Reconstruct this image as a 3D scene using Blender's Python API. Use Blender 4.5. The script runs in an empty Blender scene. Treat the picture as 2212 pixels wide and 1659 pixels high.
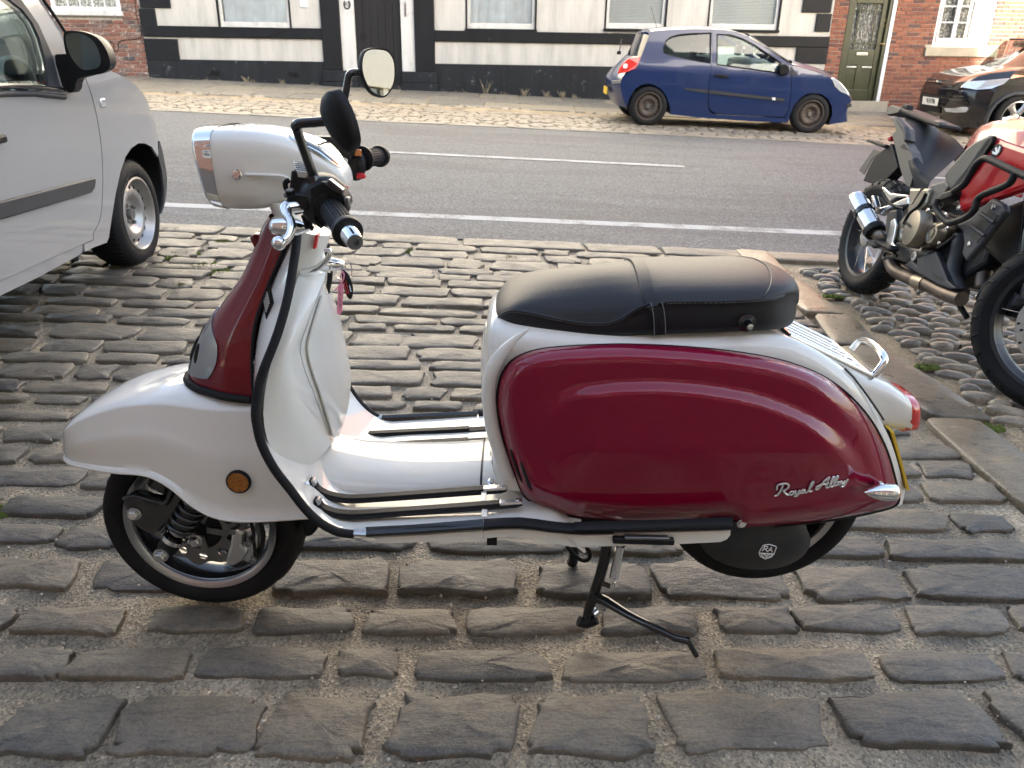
import bpy, bmesh, math, random
import numpy as np
from mathutils import Vector, Matrix, noise
from mathutils.geometry import tessellate_polygon
random.seed(7)
SC = bpy.context.scene
COL = SC.collection
R = math.radians
# ------------------------------------------------------------------ camera
FPX, IW, IH = 1593.0, 2212.0, 1659.0
PITCH, ROLL = R(21.5), R(0.95)
CAM = Vector((0, 0, 1.13))
FWD = Vector((0, math.cos(PITCH), -math.sin(PITCH)))
UP0 = Vector((0, math.sin(PITCH), math.cos(PITCH)))
RT = Vector((1, 0, 0)) * math.cos(ROLL) + UP0 * math.sin(ROLL)
UP = UP0 * math.cos(ROLL) - Vector((1, 0, 0)) * math.sin(ROLL)
cam = bpy.data.cameras.new('camera')
camo = bpy.data.objects.new('camera', cam)
COL.objects.link(camo)
camo.matrix_world = Matrix(((RT.x, UP.x, -FWD.x, CAM.x), (RT.y, UP.y, -FWD.y, CAM.y), (RT.z, UP.z, -FWD.z, CAM.z), (0, 0, 0, 1)))
cam.sensor_width = 36
cam.lens = 36 * FPX / IW
cam.clip_start = .05
cam.clip_end = 500
cam.dof.use_dof = True
cam.dof.focus_distance = 1.75
cam.dof.aperture_fstop = 9.0
SC.camera = camo
# ------------------------------------------------------------------ light
SUN_EL, SUN_AZ = R(19), R(28)      # the sun stands behind the camera, to the right
w = bpy.data.worlds.new('World'); SC.world = w; w.use_nodes = True
nt = w.node_tree; nt.nodes.clear()
sky = nt.nodes.new('ShaderNodeTexSky'); sky.sky_type = 'NISHITA'; sky.sun_disc = False
sky.sun_elevation = SUN_EL; sky.sun_rotation = math.pi - SUN_AZ
sky.air_density = 1.0; sky.dust_density = 2.5; sky.ozone_density = 1.0
hs = nt.nodes.new('ShaderNodeHueSaturation'); hs.inputs['Saturation'].default_value = .8
bg = nt.nodes.new('ShaderNodeBackground'); bg.inputs[1].default_value = .105
wo = nt.nodes.new('ShaderNodeOutputWorld')
nt.links.new(sky.outputs[0], hs.inputs['Color']); nt.links.new(hs.outputs[0], bg.inputs[0]); nt.links.new(bg.outputs[0], wo.inputs[0])
sl = bpy.data.lights.new('sun', 'SUN'); sl.energy = 5.0; sl.angle = R(.53); sl.color = (1, .90, .75)
so = bpy.data.objects.new('sun', sl); COL.objects.link(so)
SUND = Vector((math.sin(SUN_AZ) * math.cos(SUN_EL), -math.cos(SUN_AZ) * math.cos(SUN_EL), math.sin(SUN_EL)))
so.rotation_euler = SUND.to_track_quat('Z', 'Y').to_euler(); so.location = (5, -10, 12)
SC.view_settings.view_transform = 'Standard'; SC.view_settings.look = 'None'
SC.view_settings.exposure = 2.9; SC.view_settings.gamma = 1.0
SC.view_settings.use_curve_mapping = False
SC.render.engine = 'CYCLES'
SC.cycles.max_bounces = 8
# ------------------------------------------------------------------ projection helpers
def ray(u, v): return FWD * FPX + RT * (u - IW / 2) + UP * (IH / 2 - v)
def at(u, v, Y):
    d = ray(u, v); return CAM + d * ((Y - CAM.y) / d.y)
PY = [-12, 1.47] + [5.0, 5.68, 8.43, 11.3, 14.25]
PZ = [-.93, -.015] + [at(1106, vv, yy).z for vv, yy in ((523, 5.0), (476, 5.68), (343, 8.43), (276, 11.3), (241, 14.25))]
KERB_Y, FAC_Y = 14.25, 16.6
PAVE0, PAVE1 = at(1106, 235, 14.3).z, at(1106, 205, 16.6).z
def sm(a, b, x):
    t = min(1, max(0, (x - a) / (b - a))); return t * t * (3 - 2 * t)
def lerp(a, b, t): return a + (b - a) * t
def gz(x, y):
    if y > KERB_Y + .001: z = lerp(PAVE0, PAVE1, (y - KERB_Y) / (FAC_Y - KERB_Y))
    else: z = float(np.interp(y, PY, PZ))
    return z - .03 * sm(2, 5, y) * min(x, 6.5)
def ground(u, v):
    d = ray(u, v); prev = 0
    for i in range(1, 4000):
        t = .0002 + i * .0000125
        p = CAM + d * t
        if p.z < gz(p.x, p.y):
            lo, hi = prev, t
            for _ in range(30):
                m = (lo + hi) / 2; q = CAM + d * m
                if q.z < gz(q.x, q.y): hi = m
                else: lo = m
            return CAM + d * hi
        prev = t
def zc(ox, oy, k, pts):            # enlarged-view coordinates to picture coordinates
    return [(ox + k * p[0], oy + k * p[1]) + tuple(p[2:]) for p in pts]
Z1 = lambda p: zc(0, 0, .336, p)
Z2 = lambda p: zc(734.4, 0, .336, p)
Z3 = lambda p: zc(1468.8, 0, .336, p)
Z4 = lambda p: zc(88.5, 442.4, .336, p)
Z5 = lambda p: zc(88.5, 884.8, .336, p)
Z6 = lambda p: zc(619.4, 796.3, .336, p)
Z7 = lambda p: zc(1238.7, 796.3, .336, p)
Z8 = lambda p: zc(1026.4, 495.5, .336, p)
B1 = lambda p: zc(424.7, 70.8, .2, p)
B2 = lambda p: zc(424.7, 336.2, .2, p)
B3 = lambda p: zc(398.2, 557.4, .2, p)
B4 = lambda p: zc(1751.9, 203.5, .208, p)
B5 = lambda p: zc(1751.9, 522, .208, p)
B6 = lambda p: zc(203.5, 999.8, .228, p)
BC = lambda p: zc(1274.1, 35.4, .264, p)
class Frame:                        # a thing's own axes; traces picture outlines onto planes of the thing
    def __init__(s, O, X, Z):
        s.O = Vector(O); s.X = Vector(X).normalized(); s.Z = Vector(Z).normalized()
        s.Y = s.Z.cross(s.X).normalized(); s.Z = s.X.cross(s.Y).normalized()
    def mat(s):
        return Matrix(((s.X.x, s.Y.x, s.Z.x, s.O.x), (s.X.y, s.Y.y, s.Z.y, s.O.y), (s.X.z, s.Y.z, s.Z.z, s.O.z), (0, 0, 0, 1)))
    def loc(s, p):
        q = Vector(p) - s.O; return Vector((q.dot(s.X), q.dot(s.Y), q.dot(s.Z)))
    def hit(s, u, v, n, c):
        d = ray(u, v); t = (c - (CAM - s.O).dot(n)) / d.dot(n); return s.loc(CAM + d * t)
    def x(s, u, v, c=0): return s.hit(u, v, s.X, c)
    def y(s, u, v, c=0): return s.hit(u, v, s.Y, c)
    def z(s, u, v, c=0): return s.hit(u, v, s.Z, c)
    def pl(s, u, v, p0, n):         # onto a plane given in local coordinates
        N = s.X * n[0] + s.Y * n[1] + s.Z * n[2]
        return s.hit(u, v, N, Vector(p0).dot(Vector(n)))
def cr(pts, n=4, closed=False):    # Catmull-Rom through points of any dimension
    P = [tuple(p) for p in pts]; m = len(P); out = []
    segs = m if closed else m - 1
    for i in range(segs):
        if closed: a, b, c, d = P[i - 1], P[i], P[(i + 1) % m], P[(i + 2) % m]
        else: a, b, c, d = P[max(i - 1, 0)], P[i], P[i + 1], P[min(i + 2, m - 1)]
        for k in range(n):
            t = k / n
            out.append(tuple(.5 * ((2 * q) + (-p + r) * t + (2 * p - 5 * q + 4 * r - s) * t * t + (-p + 3 * q - 3 * r + s) * t ** 3) for p, q, r, s in zip(a, b, c, d)))
    if not closed: out.append(P[-1])
    return out
# ------------------------------------------------------------------ mesh builder
class MB:
    def __init__(s): s.v = []; s.f = []
    def add(s, vs, fs):
        o = len(s.v); s.v += [tuple(p) for p in vs]; s.f += [tuple(i + o for i in f) for f in fs]; return s
    def box(s, c, d, rz=0, m=None):
        x, y, z = d[0] / 2, d[1] / 2, d[2] / 2
        vs = [Vector((a * x, b * y, e * z)) for e in (-1, 1) for a, b in ((-1, -1), (1, -1), (1, 1), (-1, 1))]
        if rz: vs = [Matrix.Rotation(rz, 3, 'Z') @ q for q in vs]
        if m is not None: vs = [m @ q for q in vs]
        return s.add([q + Vector(c) for q in vs], [(3, 2, 1, 0), (4, 5, 6, 7), (0, 1, 5, 4), (1, 2, 6, 5), (2, 3, 7, 6), (3, 0, 4, 7)])
    def loft(s, rings, closed=True, caps=True):
        n = len(rings[0]); vs = [p for r in rings for p in r]; fs = []
        for i in range(len(rings) - 1):
            for j in range(n if closed else n - 1):
                k = (j + 1) % n; fs.append((i * n + j, i * n + k, (i + 1) * n + k, (i + 1) * n + j))
        if caps and closed:
            fs.append(tuple(range(n - 1, -1, -1))); fs.append(tuple((len(rings) - 1) * n + j for j in range(n)))
        return s.add(vs, fs)
    def tube(s, pts, r, n=8, caps=True, sp=0, closed=False, flat=1.0, fdir=None):
        P = [Vector(p[:3]) for p in pts]; n = max(n, 8) if (max(r) if isinstance(r, (list, tuple)) else r) > .004 else n
        rr = [r] * len(P) if not isinstance(r, (list, tuple)) else list(r)
        if sp:
            q = cr([tuple(p) + (a,) for p, a in zip(P, rr)], sp, closed); P = [Vector(x[:3]) for x in q]; rr = [x[3] for x in q]
        m = len(P); rings = []; up = None
        for i, p in enumerate(P):
            if closed: t = P[(i + 1) % m] - P[i - 1]
            else: t = P[min(i + 1, m - 1)] - P[max(i - 1, 0)]
            if t.length < 1e-9: t = Vector((0, 0, 1))
            t.normalize()
            if up is None:
                up = Vector(fdir) if fdir else (Vector((0, 0, 1)) if abs(t.z) < .9 else Vector((1, 0, 0)))
            b = t.cross(up)
            if b.length < 1e-6: b = t.cross(Vector((.3, .8, .5)))
            b.normalize(); a = b.cross(t).normalized(); up = a
            rings.append([p + (b * math.cos(2 * math.pi * k / n) + a * math.sin(2 * math.pi * k / n) * flat) * rr[i] for k in range(n)])
        if closed: rings.append(rings[0]); caps = False
        return s.loft(rings, True, caps)
    def lathe(s, prof, o=(0, 0, 0), ax=(0, 1, 0), n=32, caps=False, a0=0, a1=2 * math.pi):
        A = Vector(ax).normalized(); X = A.cross(Vector((0, 0, 1)));
        if X.length < 1e-3: X = Vector((1, 0, 0))
        X.normalize(); Y = A.cross(X); O = Vector(o); full = abs(a1 - a0 - 2 * math.pi) < 1e-6
        m = n if full else n + 1
        rings = [[O + A * h + (X * math.cos(a0 + (a1 - a0) * k / n) + Y * math.sin(a0 + (a1 - a0) * k / n)) * r for k in range(m)] for r, h in prof]
        return s.loft(rings, full, caps)
    def prism(s, poly, off):       # poly: 3D points, extruded by off
        P = [Vector(p) for p in poly]; n = len(P); off = Vector(off)
        return s.add(P + [p + off for p in P], [tuple(range(n)), tuple(range(2 * n - 1, n - 1, -1))] + [(i, n + i, n + (i + 1) % n, (i + 1) % n) for i in range(n)])
    def panel(s, outline, fn, cut, holes=(), cut2=None):
        loops = [[Vector((p[0], p[1], 0)) for p in l] for l in [outline] + list(holes)]
        tris = tessellate_polygon(loops); fl = [p for l in loops for p in l]
        bm = bmesh.new(); vs = [bm.verts.new(p) for p in fl]
        for t in tris:
            try: bm.faces.new([vs[i] for i in t])
            except ValueError: pass
        for axis, c in ((0, cut), (1, cut2 or cut)):
            lo = min(p[axis] for p in fl); hi = max(p[axis] for p in fl); k = math.floor(lo / c) + 1
            no = Vector((1, 0, 0)) if axis == 0 else Vector((0, 1, 0))
            while k * c < hi - 1e-6:
                bmesh.ops.bisect_plane(bm, geom=bm.verts[:] + bm.edges[:] + bm.faces[:], dist=1e-5, plane_co=no * (k * c), plane_no=no); k += 1
        bm.verts.index_update()
        s.add([fn(q.co.x, q.co.y) for q in bm.verts], [tuple(q.index for q in f.verts) for f in bm.faces])
        bm.free(); return s
    def mirror(s, axis=1):
        vs = [tuple(-c if i == axis else c for i, c in enumerate(p)) for p in s.v]; n = len(s.v)
        fs = [tuple(i + n for i in reversed(f)) for f in s.f]; s.v += vs; s.f += fs; return s
    def mesh(s, name, mat=None, smooth=True, ang=50, recalc=True, solid=0):
        me = bpy.data.meshes.new(name); me.from_pydata([tuple(p) for p in s.v], [], s.f)
        if recalc:
            bm = bmesh.new(); bm.from_mesh(me); bmesh.ops.recalc_face_normals(bm, faces=bm.faces[:])
            if solid:
                bmesh.ops.solidify(bm, geom=bm.faces[:], thickness=solid); bmesh.ops.recalc_face_normals(bm, faces=bm.faces[:])
            bm.to_mesh(me); bm.free()
        if mat: me.materials.append(mat)
        if smooth:
            me.polygons.foreach_set('use_smooth', [True] * len(me.polygons)); me.set_sharp_from_angle(angle=R(ang))
        me.update(); return me
    def build(s, name, mat=None, parent=None, smooth=True, ang=50, bevel=0, seg=2, solid=0, sub=0, soff=-1, recalc=True, **props):
        o = bpy.data.objects.new(name, s.mesh(name, mat, smooth, min(ang, 62) if solid else ang, recalc, solid)); COL.objects.link(o)
        if parent: o.parent = parent
        if bevel:
            m = o.modifiers.new('bevel', 'BEVEL'); m.width = bevel; m.segments = seg; m.limit_method = 'ANGLE'; m.angle_limit = R(40)
            m.harden_normals = False
        if sub: m = o.modifiers.new('sub', 'SUBSURF'); m.levels = sub; m.render_levels = sub
        for k, a in props.items(): o[k] = a
        return o
def thing(name, label, cat, frame=None, group=None, loc=None):
    o = bpy.data.objects.new(name, None); COL.objects.link(o); o.empty_display_size = .1
    if frame: o.matrix_world = frame.mat()
    elif loc is not None: o.location = loc
    o['label'] = label; o['category'] = cat
    if group: o['group'] = group
    return o
def text_mesh(body, size, depth=.001, ax='CENTER', shear=0):
    c = bpy.data.curves.new('text', 'FONT'); c.body = body; c.size = size; c.extrude = depth; c.align_x = ax; c.align_y = 'CENTER'; c.shear = shear
    o = bpy.data.objects.new('text', c); COL.objects.link(o)
    bpy.context.view_layer.update()
    me = bpy.data.meshes.new_from_object(o.evaluated_get(bpy.context.evaluated_depsgraph_get()))
    bpy.data.objects.remove(o); return me
def text_part(name, body, size, mat, parent, org, right, up, depth=.001, sx=1, **props):
    me = text_mesh(body, size, depth)
    r = Vector(right).normalized(); n = r.cross(Vector(up)).normalized(); u = n.cross(r)
    M4 = Matrix(((r.x * sx, u.x, n.x, org[0]), (r.y * sx, u.y, n.y, org[1]), (r.z * sx, u.z, n.z, org[2]), (0, 0, 0, 1)))
    me.transform(M4); me.materials.clear(); me.materials.append(mat); me.name = name
    o = bpy.data.objects.new(name, me); COL.objects.link(o); o.parent = parent
    for k, a in props.items(): o[k] = a
    return o
# ------------------------------------------------------------------ materials
def mat_base(name):
    m = bpy.data.materials.new(name); m.use_nodes = True
    return m, m.node_tree, m.node_tree.nodes['Principled BSDF']
def nd(t, typ, **kw):
    n = t.nodes.new(typ)
    for k, a in kw.items(): setattr(n, k, a)
    return n
def tex_noise(t, scale, detail=4, rough=.6, vec=None, stretch=None):
    n = nd(t, 'ShaderNodeTexNoise'); n.inputs['Scale'].default_value = scale; n.inputs['Detail'].default_value = detail; n.inputs['Roughness'].default_value = rough
    if vec is not None:
        if stretch:
            mp = nd(t, 'ShaderNodeMapping'); mp.inputs['Scale'].default_value = stretch; t.links.new(vec, mp.inputs[0]); vec = mp.outputs[0]
        t.links.new(vec, n.inputs['Vector'])
    return n
def ramp(t, src, stops):
    r = nd(t, 'ShaderNodeValToRGB'); e = r.color_ramp.elements
    while len(e) < len(stops): e.new(.5)
    for q, (p, c) in zip(e, stops): q.position = p; q.color = tuple(c) + (1,) if len(c) == 3 else c
    t.links.new(src, r.inputs[0]); return r
def bump(t, bs, src, strength, dist):
    b = nd(t, 'ShaderNodeBump'); b.inputs['Strength'].default_value = strength; b.inputs['Distance'].default_value = dist
    t.links.new(src, b.inputs['Height'])
    if bs.inputs['Normal'].is_linked: t.links.new(bs.inputs['Normal'].links[0].from_socket, b.inputs['Normal'])
    t.links.new(b.outputs[0], bs.inputs['Normal']); return b
def coord(t, kind='Object'): return nd(t, 'ShaderNodeTexCoord').outputs[kind]
def M(name, col, rough=.5, metal=0, coat=0, var=0, scale=6, bmp=0, bscale=80, spec=.5, trans=0, ior=1.45, rvar=0, coatr=.012, dirt=0):
    m, t, b = mat_base(name)
    b.inputs['Base Color'].default_value = tuple(col) + (1,); b.inputs['Roughness'].default_value = rough; b.inputs['Metallic'].default_value = metal
    b.inputs['Coat Weight'].default_value = coat; b.inputs['Coat Roughness'].default_value = coatr
    b.inputs['Specular IOR Level'].default_value = spec; b.inputs['Transmission Weight'].default_value = trans; b.inputs['IOR'].default_value = ior
    co = coord(t)
    if var:
        n = tex_noise(t, scale, 6, .65, co)
        r = ramp(t, n.outputs[0], [(.3, [c * (1 - var) for c in col]), (.7, [min(1, c * (1 + var)) for c in col])])
        t.links.new(r.outputs[0], b.inputs['Base Color'])
    if rvar:
        n = tex_noise(t, scale * 1.7, 5, .6, co)
        mr = nd(t, 'ShaderNodeMapRange'); mr.inputs[1].default_value = .3; mr.inputs[2].default_value = .7; mr.inputs[3].default_value = max(0, rough - rvar); mr.inputs[4].default_value = rough + rvar
        t.links.new(n.outputs[0], mr.inputs[0]); t.links.new(mr.outputs[0], b.inputs['Roughness'])
    if bmp: bump(t, b, tex_noise(t, bscale, 4, .6, co).outputs[0], bmp, .01)
    return m
MAT = {}
def mk(key, *a, **k): MAT[key] = M(key, *a, **k); return MAT[key]
mk('cream_paint', (.74, .725, .67), .25, coat=1, var=.015, scale=3)
mk('red_paint', (.21, .002, .024), .3, coat=1, coatr=.02)
mk('horn_red', (.16, .006, .012), .3, coat=1, coatr=.03)
mk('chrome', (.86, .87, .88), .06, 1, rvar=.03)
mk('alloy', (.62, .62, .62), .28, 1, var=.08)
mk('dark_alloy', (.2, .2, .2), .4, .8, var=.1)
mk('black_plastic', (.010, .010, .011), .45, var=.2, rvar=.06, spec=.35)
mk('matt_black', (.010, .010, .011), .58, var=.2, spec=.3)
mk('gloss_black', (.012, .012, .014), .2, coat=.5)
mk('rubber', (.012, .012, .013), .65, spec=.25, var=.25, scale=14, bmp=.15, bscale=120)
mk('seat_vinyl', (.03, .031, .036), .46, bmp=.0)
mk('amber', (.55, .16, .01), .25, coat=1)
mk('lamp_red', (.5, .01, .01), .2, coat=1)
mk('lamp_red_bright', (.62, .02, .012), .2, coat=1)
mk('sticker_red', (.55, .02, .03), .4)
mk('pink', (.75, .28, .40), .7, var=.1)
mk('yellow_plate', (.75, .5, .05), .4)
mk('white_plate', (.8, .8, .78), .4)
mk('ink', (.01, .01, .01), .5)
mk('white_metal', (.8, .8, .78), .4)
mk('alloy_bright', (.78, .78, .78), .2, 1)
mk('badge_silver', (.85, .85, .85), .25, .6)
mk('satin_black', (.012, .012, .013), .32, coat=.4, coatr=.2)
mk('thread', (.25, .25, .26), .8)
mk('instrument', (.10, .10, .09), .08, coat=1)
mk('lens_clear', (.7, .72, .74), .06, .6, coat=1)
for k_ in ('red_paint', 'cream_paint', 'horn_red'): MAT[k_].node_tree.nodes['Principled BSDF'].inputs['Specular IOR Level'].default_value = .05
mk('grille_chrome', (.40, .41, .43), .10, 1)
mk('rim_alloy', (.40, .40, .41), .3, 1, var=.08)
def leather():
    m, t, b = mat_base('seat_leather'); b.inputs['Base Color'].default_value = (.014, .0145, .017, 1); b.inputs['Roughness'].default_value = .47; b.inputs['Specular IOR Level'].default_value = .36
    v = nd(t, 'ShaderNodeTexVoronoi'); v.inputs['Scale'].default_value = 520; t.links.new(coord(t), v.inputs['Vector'])
    bump(t, b, v.outputs['Distance'], .22, .0018); return m
MAT['seat'] = leather()
# ================================================================== ground materials
def stone_mat(name, dark, light, tan, bs=1.0, r0=.27):
    m, t, b = mat_base(name); co = coord(t)
    oi = nd(t, 'ShaderNodeObjectInfo')
    add = nd(t, 'ShaderNodeVectorMath', operation='ADD'); t.links.new(co, add.inputs[0])
    cmb = nd(t, 'ShaderNodeCombineXYZ')
    mu = nd(t, 'ShaderNodeMath', operation='MULTIPLY'); mu.inputs[1].default_value = 37.0; t.links.new(oi.outputs['Random'], mu.inputs[0])
    t.links.new(mu.outputs[0], cmb.inputs[0]); t.links.new(mu.outputs[0], cmb.inputs[1]); t.links.new(cmb.outputs[0], add.inputs[1])
    v = add.outputs[0]
    n1 = tex_noise(t, 9, 8, .68, v); n2 = tex_noise(t, 26, 6, .7, v, (.55, 1.25, 1)); n3 = tex_noise(t, 150, 4, .7, v)
    r = ramp(t, n1.outputs[0], [(.28, dark), (.62, light), (.8, tan)])
    r2 = ramp(t, oi.outputs['Random'], [(0, (.78, .77, .75)), (.5, (1.08, 1.04, .97)), (1, (1.4, 1.28, 1.08))])
    mx = nd(t, 'ShaderNodeMix', data_type='RGBA', blend_type='MULTIPLY'); mx.inputs[0].default_value = 1
    t.links.new(r.outputs[0], mx.inputs[6]); t.links.new(r2.outputs[0], mx.inputs[7])
    mx2 = nd(t, 'ShaderNodeMix', data_type='RGBA', blend_type='MULTIPLY'); mx2.inputs[0].default_value = .6
    r3 = ramp(t, n3.outputs[0], [(.3, (.45, .45, .45)), (.52, (1, 1, 1)), (.72, (1.5, 1.5, 1.5))])
    t.links.new(mx.outputs[2], mx2.inputs[6]); t.links.new(r3.outputs[0], mx2.inputs[7])
    # pits
    vo = nd(t, 'ShaderNodeTexVoronoi'); vo.inputs['Scale'].default_value = 34; t.links.new(v, vo.inputs['Vector'])
    rp = ramp(t, vo.outputs['Distance'], [(.05, (.35, .35, .35)), (.16, (1, 1, 1))])
    mx3 = nd(t, 'ShaderNodeMix', data_type='RGBA', blend_type='MULTIPLY'); mx3.inputs[0].default_value = .55
    t.links.new(mx2.outputs[2], mx3.inputs[6]); t.links.new(rp.outputs[0], mx3.inputs[7])
    n5 = tex_noise(t, 5.5, 7, .72, v); rl = ramp(t, n5.outputs[0], [(.56, (0, 0, 0)), (.72, (.55, .55, .55))])
    m5 = nd(t, 'ShaderNodeMix', data_type='RGBA'); t.links.new(rl.outputs[0], m5.inputs[0]); t.links.new(mx3.outputs[2], m5.inputs[6]); m5.inputs[7].default_value = tuple(tan) + (1,)
    n6 = tex_noise(t, 60, 5, .75, v, (.25, 1.4, 1)); rs6 = ramp(t, n6.outputs[0], [(.34, (.5, .5, .5)), (.48, (1, 1, 1)), (.66, (1, 1, 1)), (.74, (1.35, 1.33, 1.3))])
    m6 = nd(t, 'ShaderNodeMix', data_type='RGBA', blend_type='MULTIPLY'); m6.inputs[0].default_value = .8; t.links.new(m5.outputs[2], m6.inputs[6]); t.links.new(rs6.outputs[0], m6.inputs[7])
    t.links.new(m6.outputs[2], b.inputs['Base Color']); bump(t, b, n6.outputs[0], .5 * bs, .004)
    rr = nd(t, 'ShaderNodeMapRange'); rr.inputs[1].default_value = .3; rr.inputs[2].default_value = .7; rr.inputs[3].default_value = r0; rr.inputs[4].default_value = r0 + .42; t.links.new(n1.outputs[0], rr.inputs[0]); t.links.new(rr.outputs[0], b.inputs['Roughness'])
    bump(t, b, n2.outputs[0], .42 * bs, .012); bump(t, b, n3.outputs[0], .55 * bs, .003); bump(t, b, vo.outputs['Distance'], .15 * bs, .01)
    return m
def mortar_mat(name, a, b_, c, scale=1):
    m, t, b = mat_base(name); v = coord(t)
    n1 = tex_noise(t, 2.2 * scale, 6, .65, v); n2 = tex_noise(t, 55 * scale, 5, .75, v); n4 = tex_noise(t, 10 * scale, 6, .7, v)
    r = ramp(t, n1.outputs[0], [(.35, a), (.52, b_), (.68, c)])
    vo = nd(t, 'ShaderNodeTexVoronoi'); vo.inputs['Scale'].default_value = 190 * scale; t.links.new(v, vo.inputs['Vector'])
    rv = ramp(t, vo.outputs['Color'], [(.1, (.35, .34, .33)), (.5, (.95, .93, .9)), (.86, (1.25, 1.22, 1.15)), (.97, (2.3, 2.2, 2.1))])
    mx = nd(t, 'ShaderNodeMix', data_type='RGBA', blend_type='MULTIPLY'); mx.inputs[0].default_value = .85
    t.links.new(r.outputs[0], mx.inputs[6]); t.links.new(rv.outputs[0], mx.inputs[7])
    r4 = ramp(t, n4.outputs[0], [(.3, (.55, .53, .5)), (.6, (1.1, 1.1, 1.1))])
    mx2 = nd(t, 'ShaderNodeMix', data_type='RGBA', blend_type='MULTIPLY'); mx2.inputs[0].default_value = .8
    t.links.new(mx.outputs[2], mx2.inputs[6]); t.links.new(r4.outputs[0], mx2.inputs[7])
    t.links.new(mx2.outputs[2], b.inputs['Base Color']); rr = nd(t, 'ShaderNodeMapRange'); rr.inputs[1].default_value = .35; rr.inputs[2].default_value = .65; rr.inputs[3].default_value = .4; rr.inputs[4].default_value = .85; t.links.new(n4.outputs[0], rr.inputs[0]); t.links.new(rr.outputs[0], b.inputs['Roughness'])
    bump(t, b, n4.outputs[0], .5, .02); bump(t, b, n2.outputs[0], .8, .006); bump(t, b, vo.outputs['Distance'], .7, .004); return m
MAT['sett'] = stone_mat('sett_stone', (.070, .064, .056), (.155, .140, .118), (.25, .205, .15))
MAT['slab'] = stone_mat('slab_stone', (.10, .085, .062), (.19, .16, .118), (.26, .215, .155), .5, .16)
MAT['pebble'] = stone_mat('cobble_stone', (.13, .12, .105), (.26, .23, .19), (.36, .31, .24), .6)
MAT['flag'] = stone_mat('flag_stone', (.13, .122, .105), (.20, .19, .165), (.25, .235, .20), .3)
MAT['mortar'] = mortar_mat('gritty_mortar', (.17, .145, .11), (.33, .28, .205), (.47, .40, .30))
MAT['earth'] = mortar_mat('sandy_earth', (.15, .12, .085), (.32, .255, .165), (.46, .37, .24))
def asphalt():
    m, t, b = mat_base('asphalt'); v = coord(t)
    vo = nd(t, 'ShaderNodeTexVoronoi'); vo.inputs['Scale'].default_value = 85; t.links.new(v, vo.inputs['Vector'])
    r = ramp(t, vo.outputs['Color'], [(.1, (.024, .026, .030)), (.5, (.064, .068, .076)), (.9, (.13, .135, .142))])
    n = tex_noise(t, .7, 6, .6, v, (.35, 1, 1)); n9 = tex_noise(t, 3.2, 7, .7, v, (.18, 1, 1)); av = nd(t, 'ShaderNodeMath', operation='ADD'); t.links.new(n.outputs[0], av.inputs[0]); t.links.new(n9.outputs[0], av.inputs[1]); r2 = ramp(t, av.outputs[0], [(.78, (.78, .78, .80)), (1.0, (1, 1, 1)), (1.25, (1.16, 1.16, 1.15))])
    mx = nd(t, 'ShaderNodeMix', data_type='RGBA', blend_type='MULTIPLY'); mx.inputs[0].default_value = 1
    t.links.new(r.outputs[0], mx.inputs[6]); t.links.new(r2.outputs[0], mx.inputs[7]); t.links.new(mx.outputs[2], b.inputs['Base Color'])
    b.inputs['Roughness'].default_value = .7; bump(t, b, vo.outputs['Distance'], .6, .006); return m
MAT['asphalt'] = asphalt()
def road_paint():
    m, t, b = mat_base('road_paint'); v = coord(t)
    n = tex_noise(t, 60, 5, .7, v); n2 = tex_noise(t, 5, 4, .6, v)
    ad = nd(t, 'ShaderNodeMath', operation='ADD'); t.links.new(n.outputs[0], ad.inputs[0]); t.links.new(n2.outputs[0], ad.inputs[1])
    r = ramp(t, ad.outputs[0], [(.78, (.16, .16, .155)), (.95, (.24, .24, .235)), (1.12, (.38, .378, .37))])
    mp = nd(t, 'ShaderNodeMath', operation='MULTIPLY'); mp.inputs[1].default_value = 1.0
    t.links.new(r.outputs[0], b.inputs['Base Color']); b.inputs['Roughness'].default_value = .7; bump(t, b, n.outputs[0], .4, .004); return m
MAT['road_paint'] = road_paint()
MAT['moss'] = M('moss', (.115, .15, .022), .9, var=.5, scale=60, bmp=1, bscale=200)
MAT['dry_grass'] = M('dry_grass', (.28, .24, .16), .9, var=.3, scale=30)
# ================================================================== ground sheets
def sheet(name, xs, ys, fz, mat, parent=None, **props):
    mb = MB(); nx, ny = len(xs), len(ys)
    mb.add([(x, y, fz(x, y)) for y in ys for x in xs], [(j * nx + i, j * nx + i + 1, (j + 1) * nx + i + 1, (j + 1) * nx + i) for j in range(ny - 1) for i in range(nx - 1)])
    return mb.build(name, MAT[mat], parent, recalc=False, **props)
def fr(a, b, n): return [a + (b - a) * i / n for i in range(n + 1)]
def nz(x, y, s=1, k=0): return noise.noise(Vector((x * s, y * s, k)))
# whole ground out to the far ends of the street (everything else lies a little above it)
sheet('ground', fr(-60, 60, 60), [-40, -20, -12] + fr(-7, 16.5, 30) + [40, 80], lambda x, y: gz(max(-14, min(14, x)), max(-12, min(16.6, y))) - .09, 'earth', kind='structure')
fore = sheet('forecourt', fr(-5.2, 1.5, 112), fr(.55, 5.0, 75), lambda x, y: gz(x, y) + .0045 * nz(x, y, 7) + .004 * nz(x, y, 19, 3) - .001, 'mortar', kind='structure')
sheet('side_verge', fr(1.44, 6.5, 70), fr(.55, 5.0, 60), lambda x, y: gz(x, y) - .012 + .006 * nz(x, y, 6), 'earth', kind='structure')
sheet('near_pavement', fr(-12, 12, 12), [-6.9, -3, 0, .56], lambda x, y: gz(x, y) + .012, 'sett', kind='structure')
road = sheet('road', fr(-30, 30, 60), [5.0] + fr(5.4, 11.1, 12) + [11.3], lambda x, y: gz(x, y) + .004, 'asphalt', kind='structure')
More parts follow.
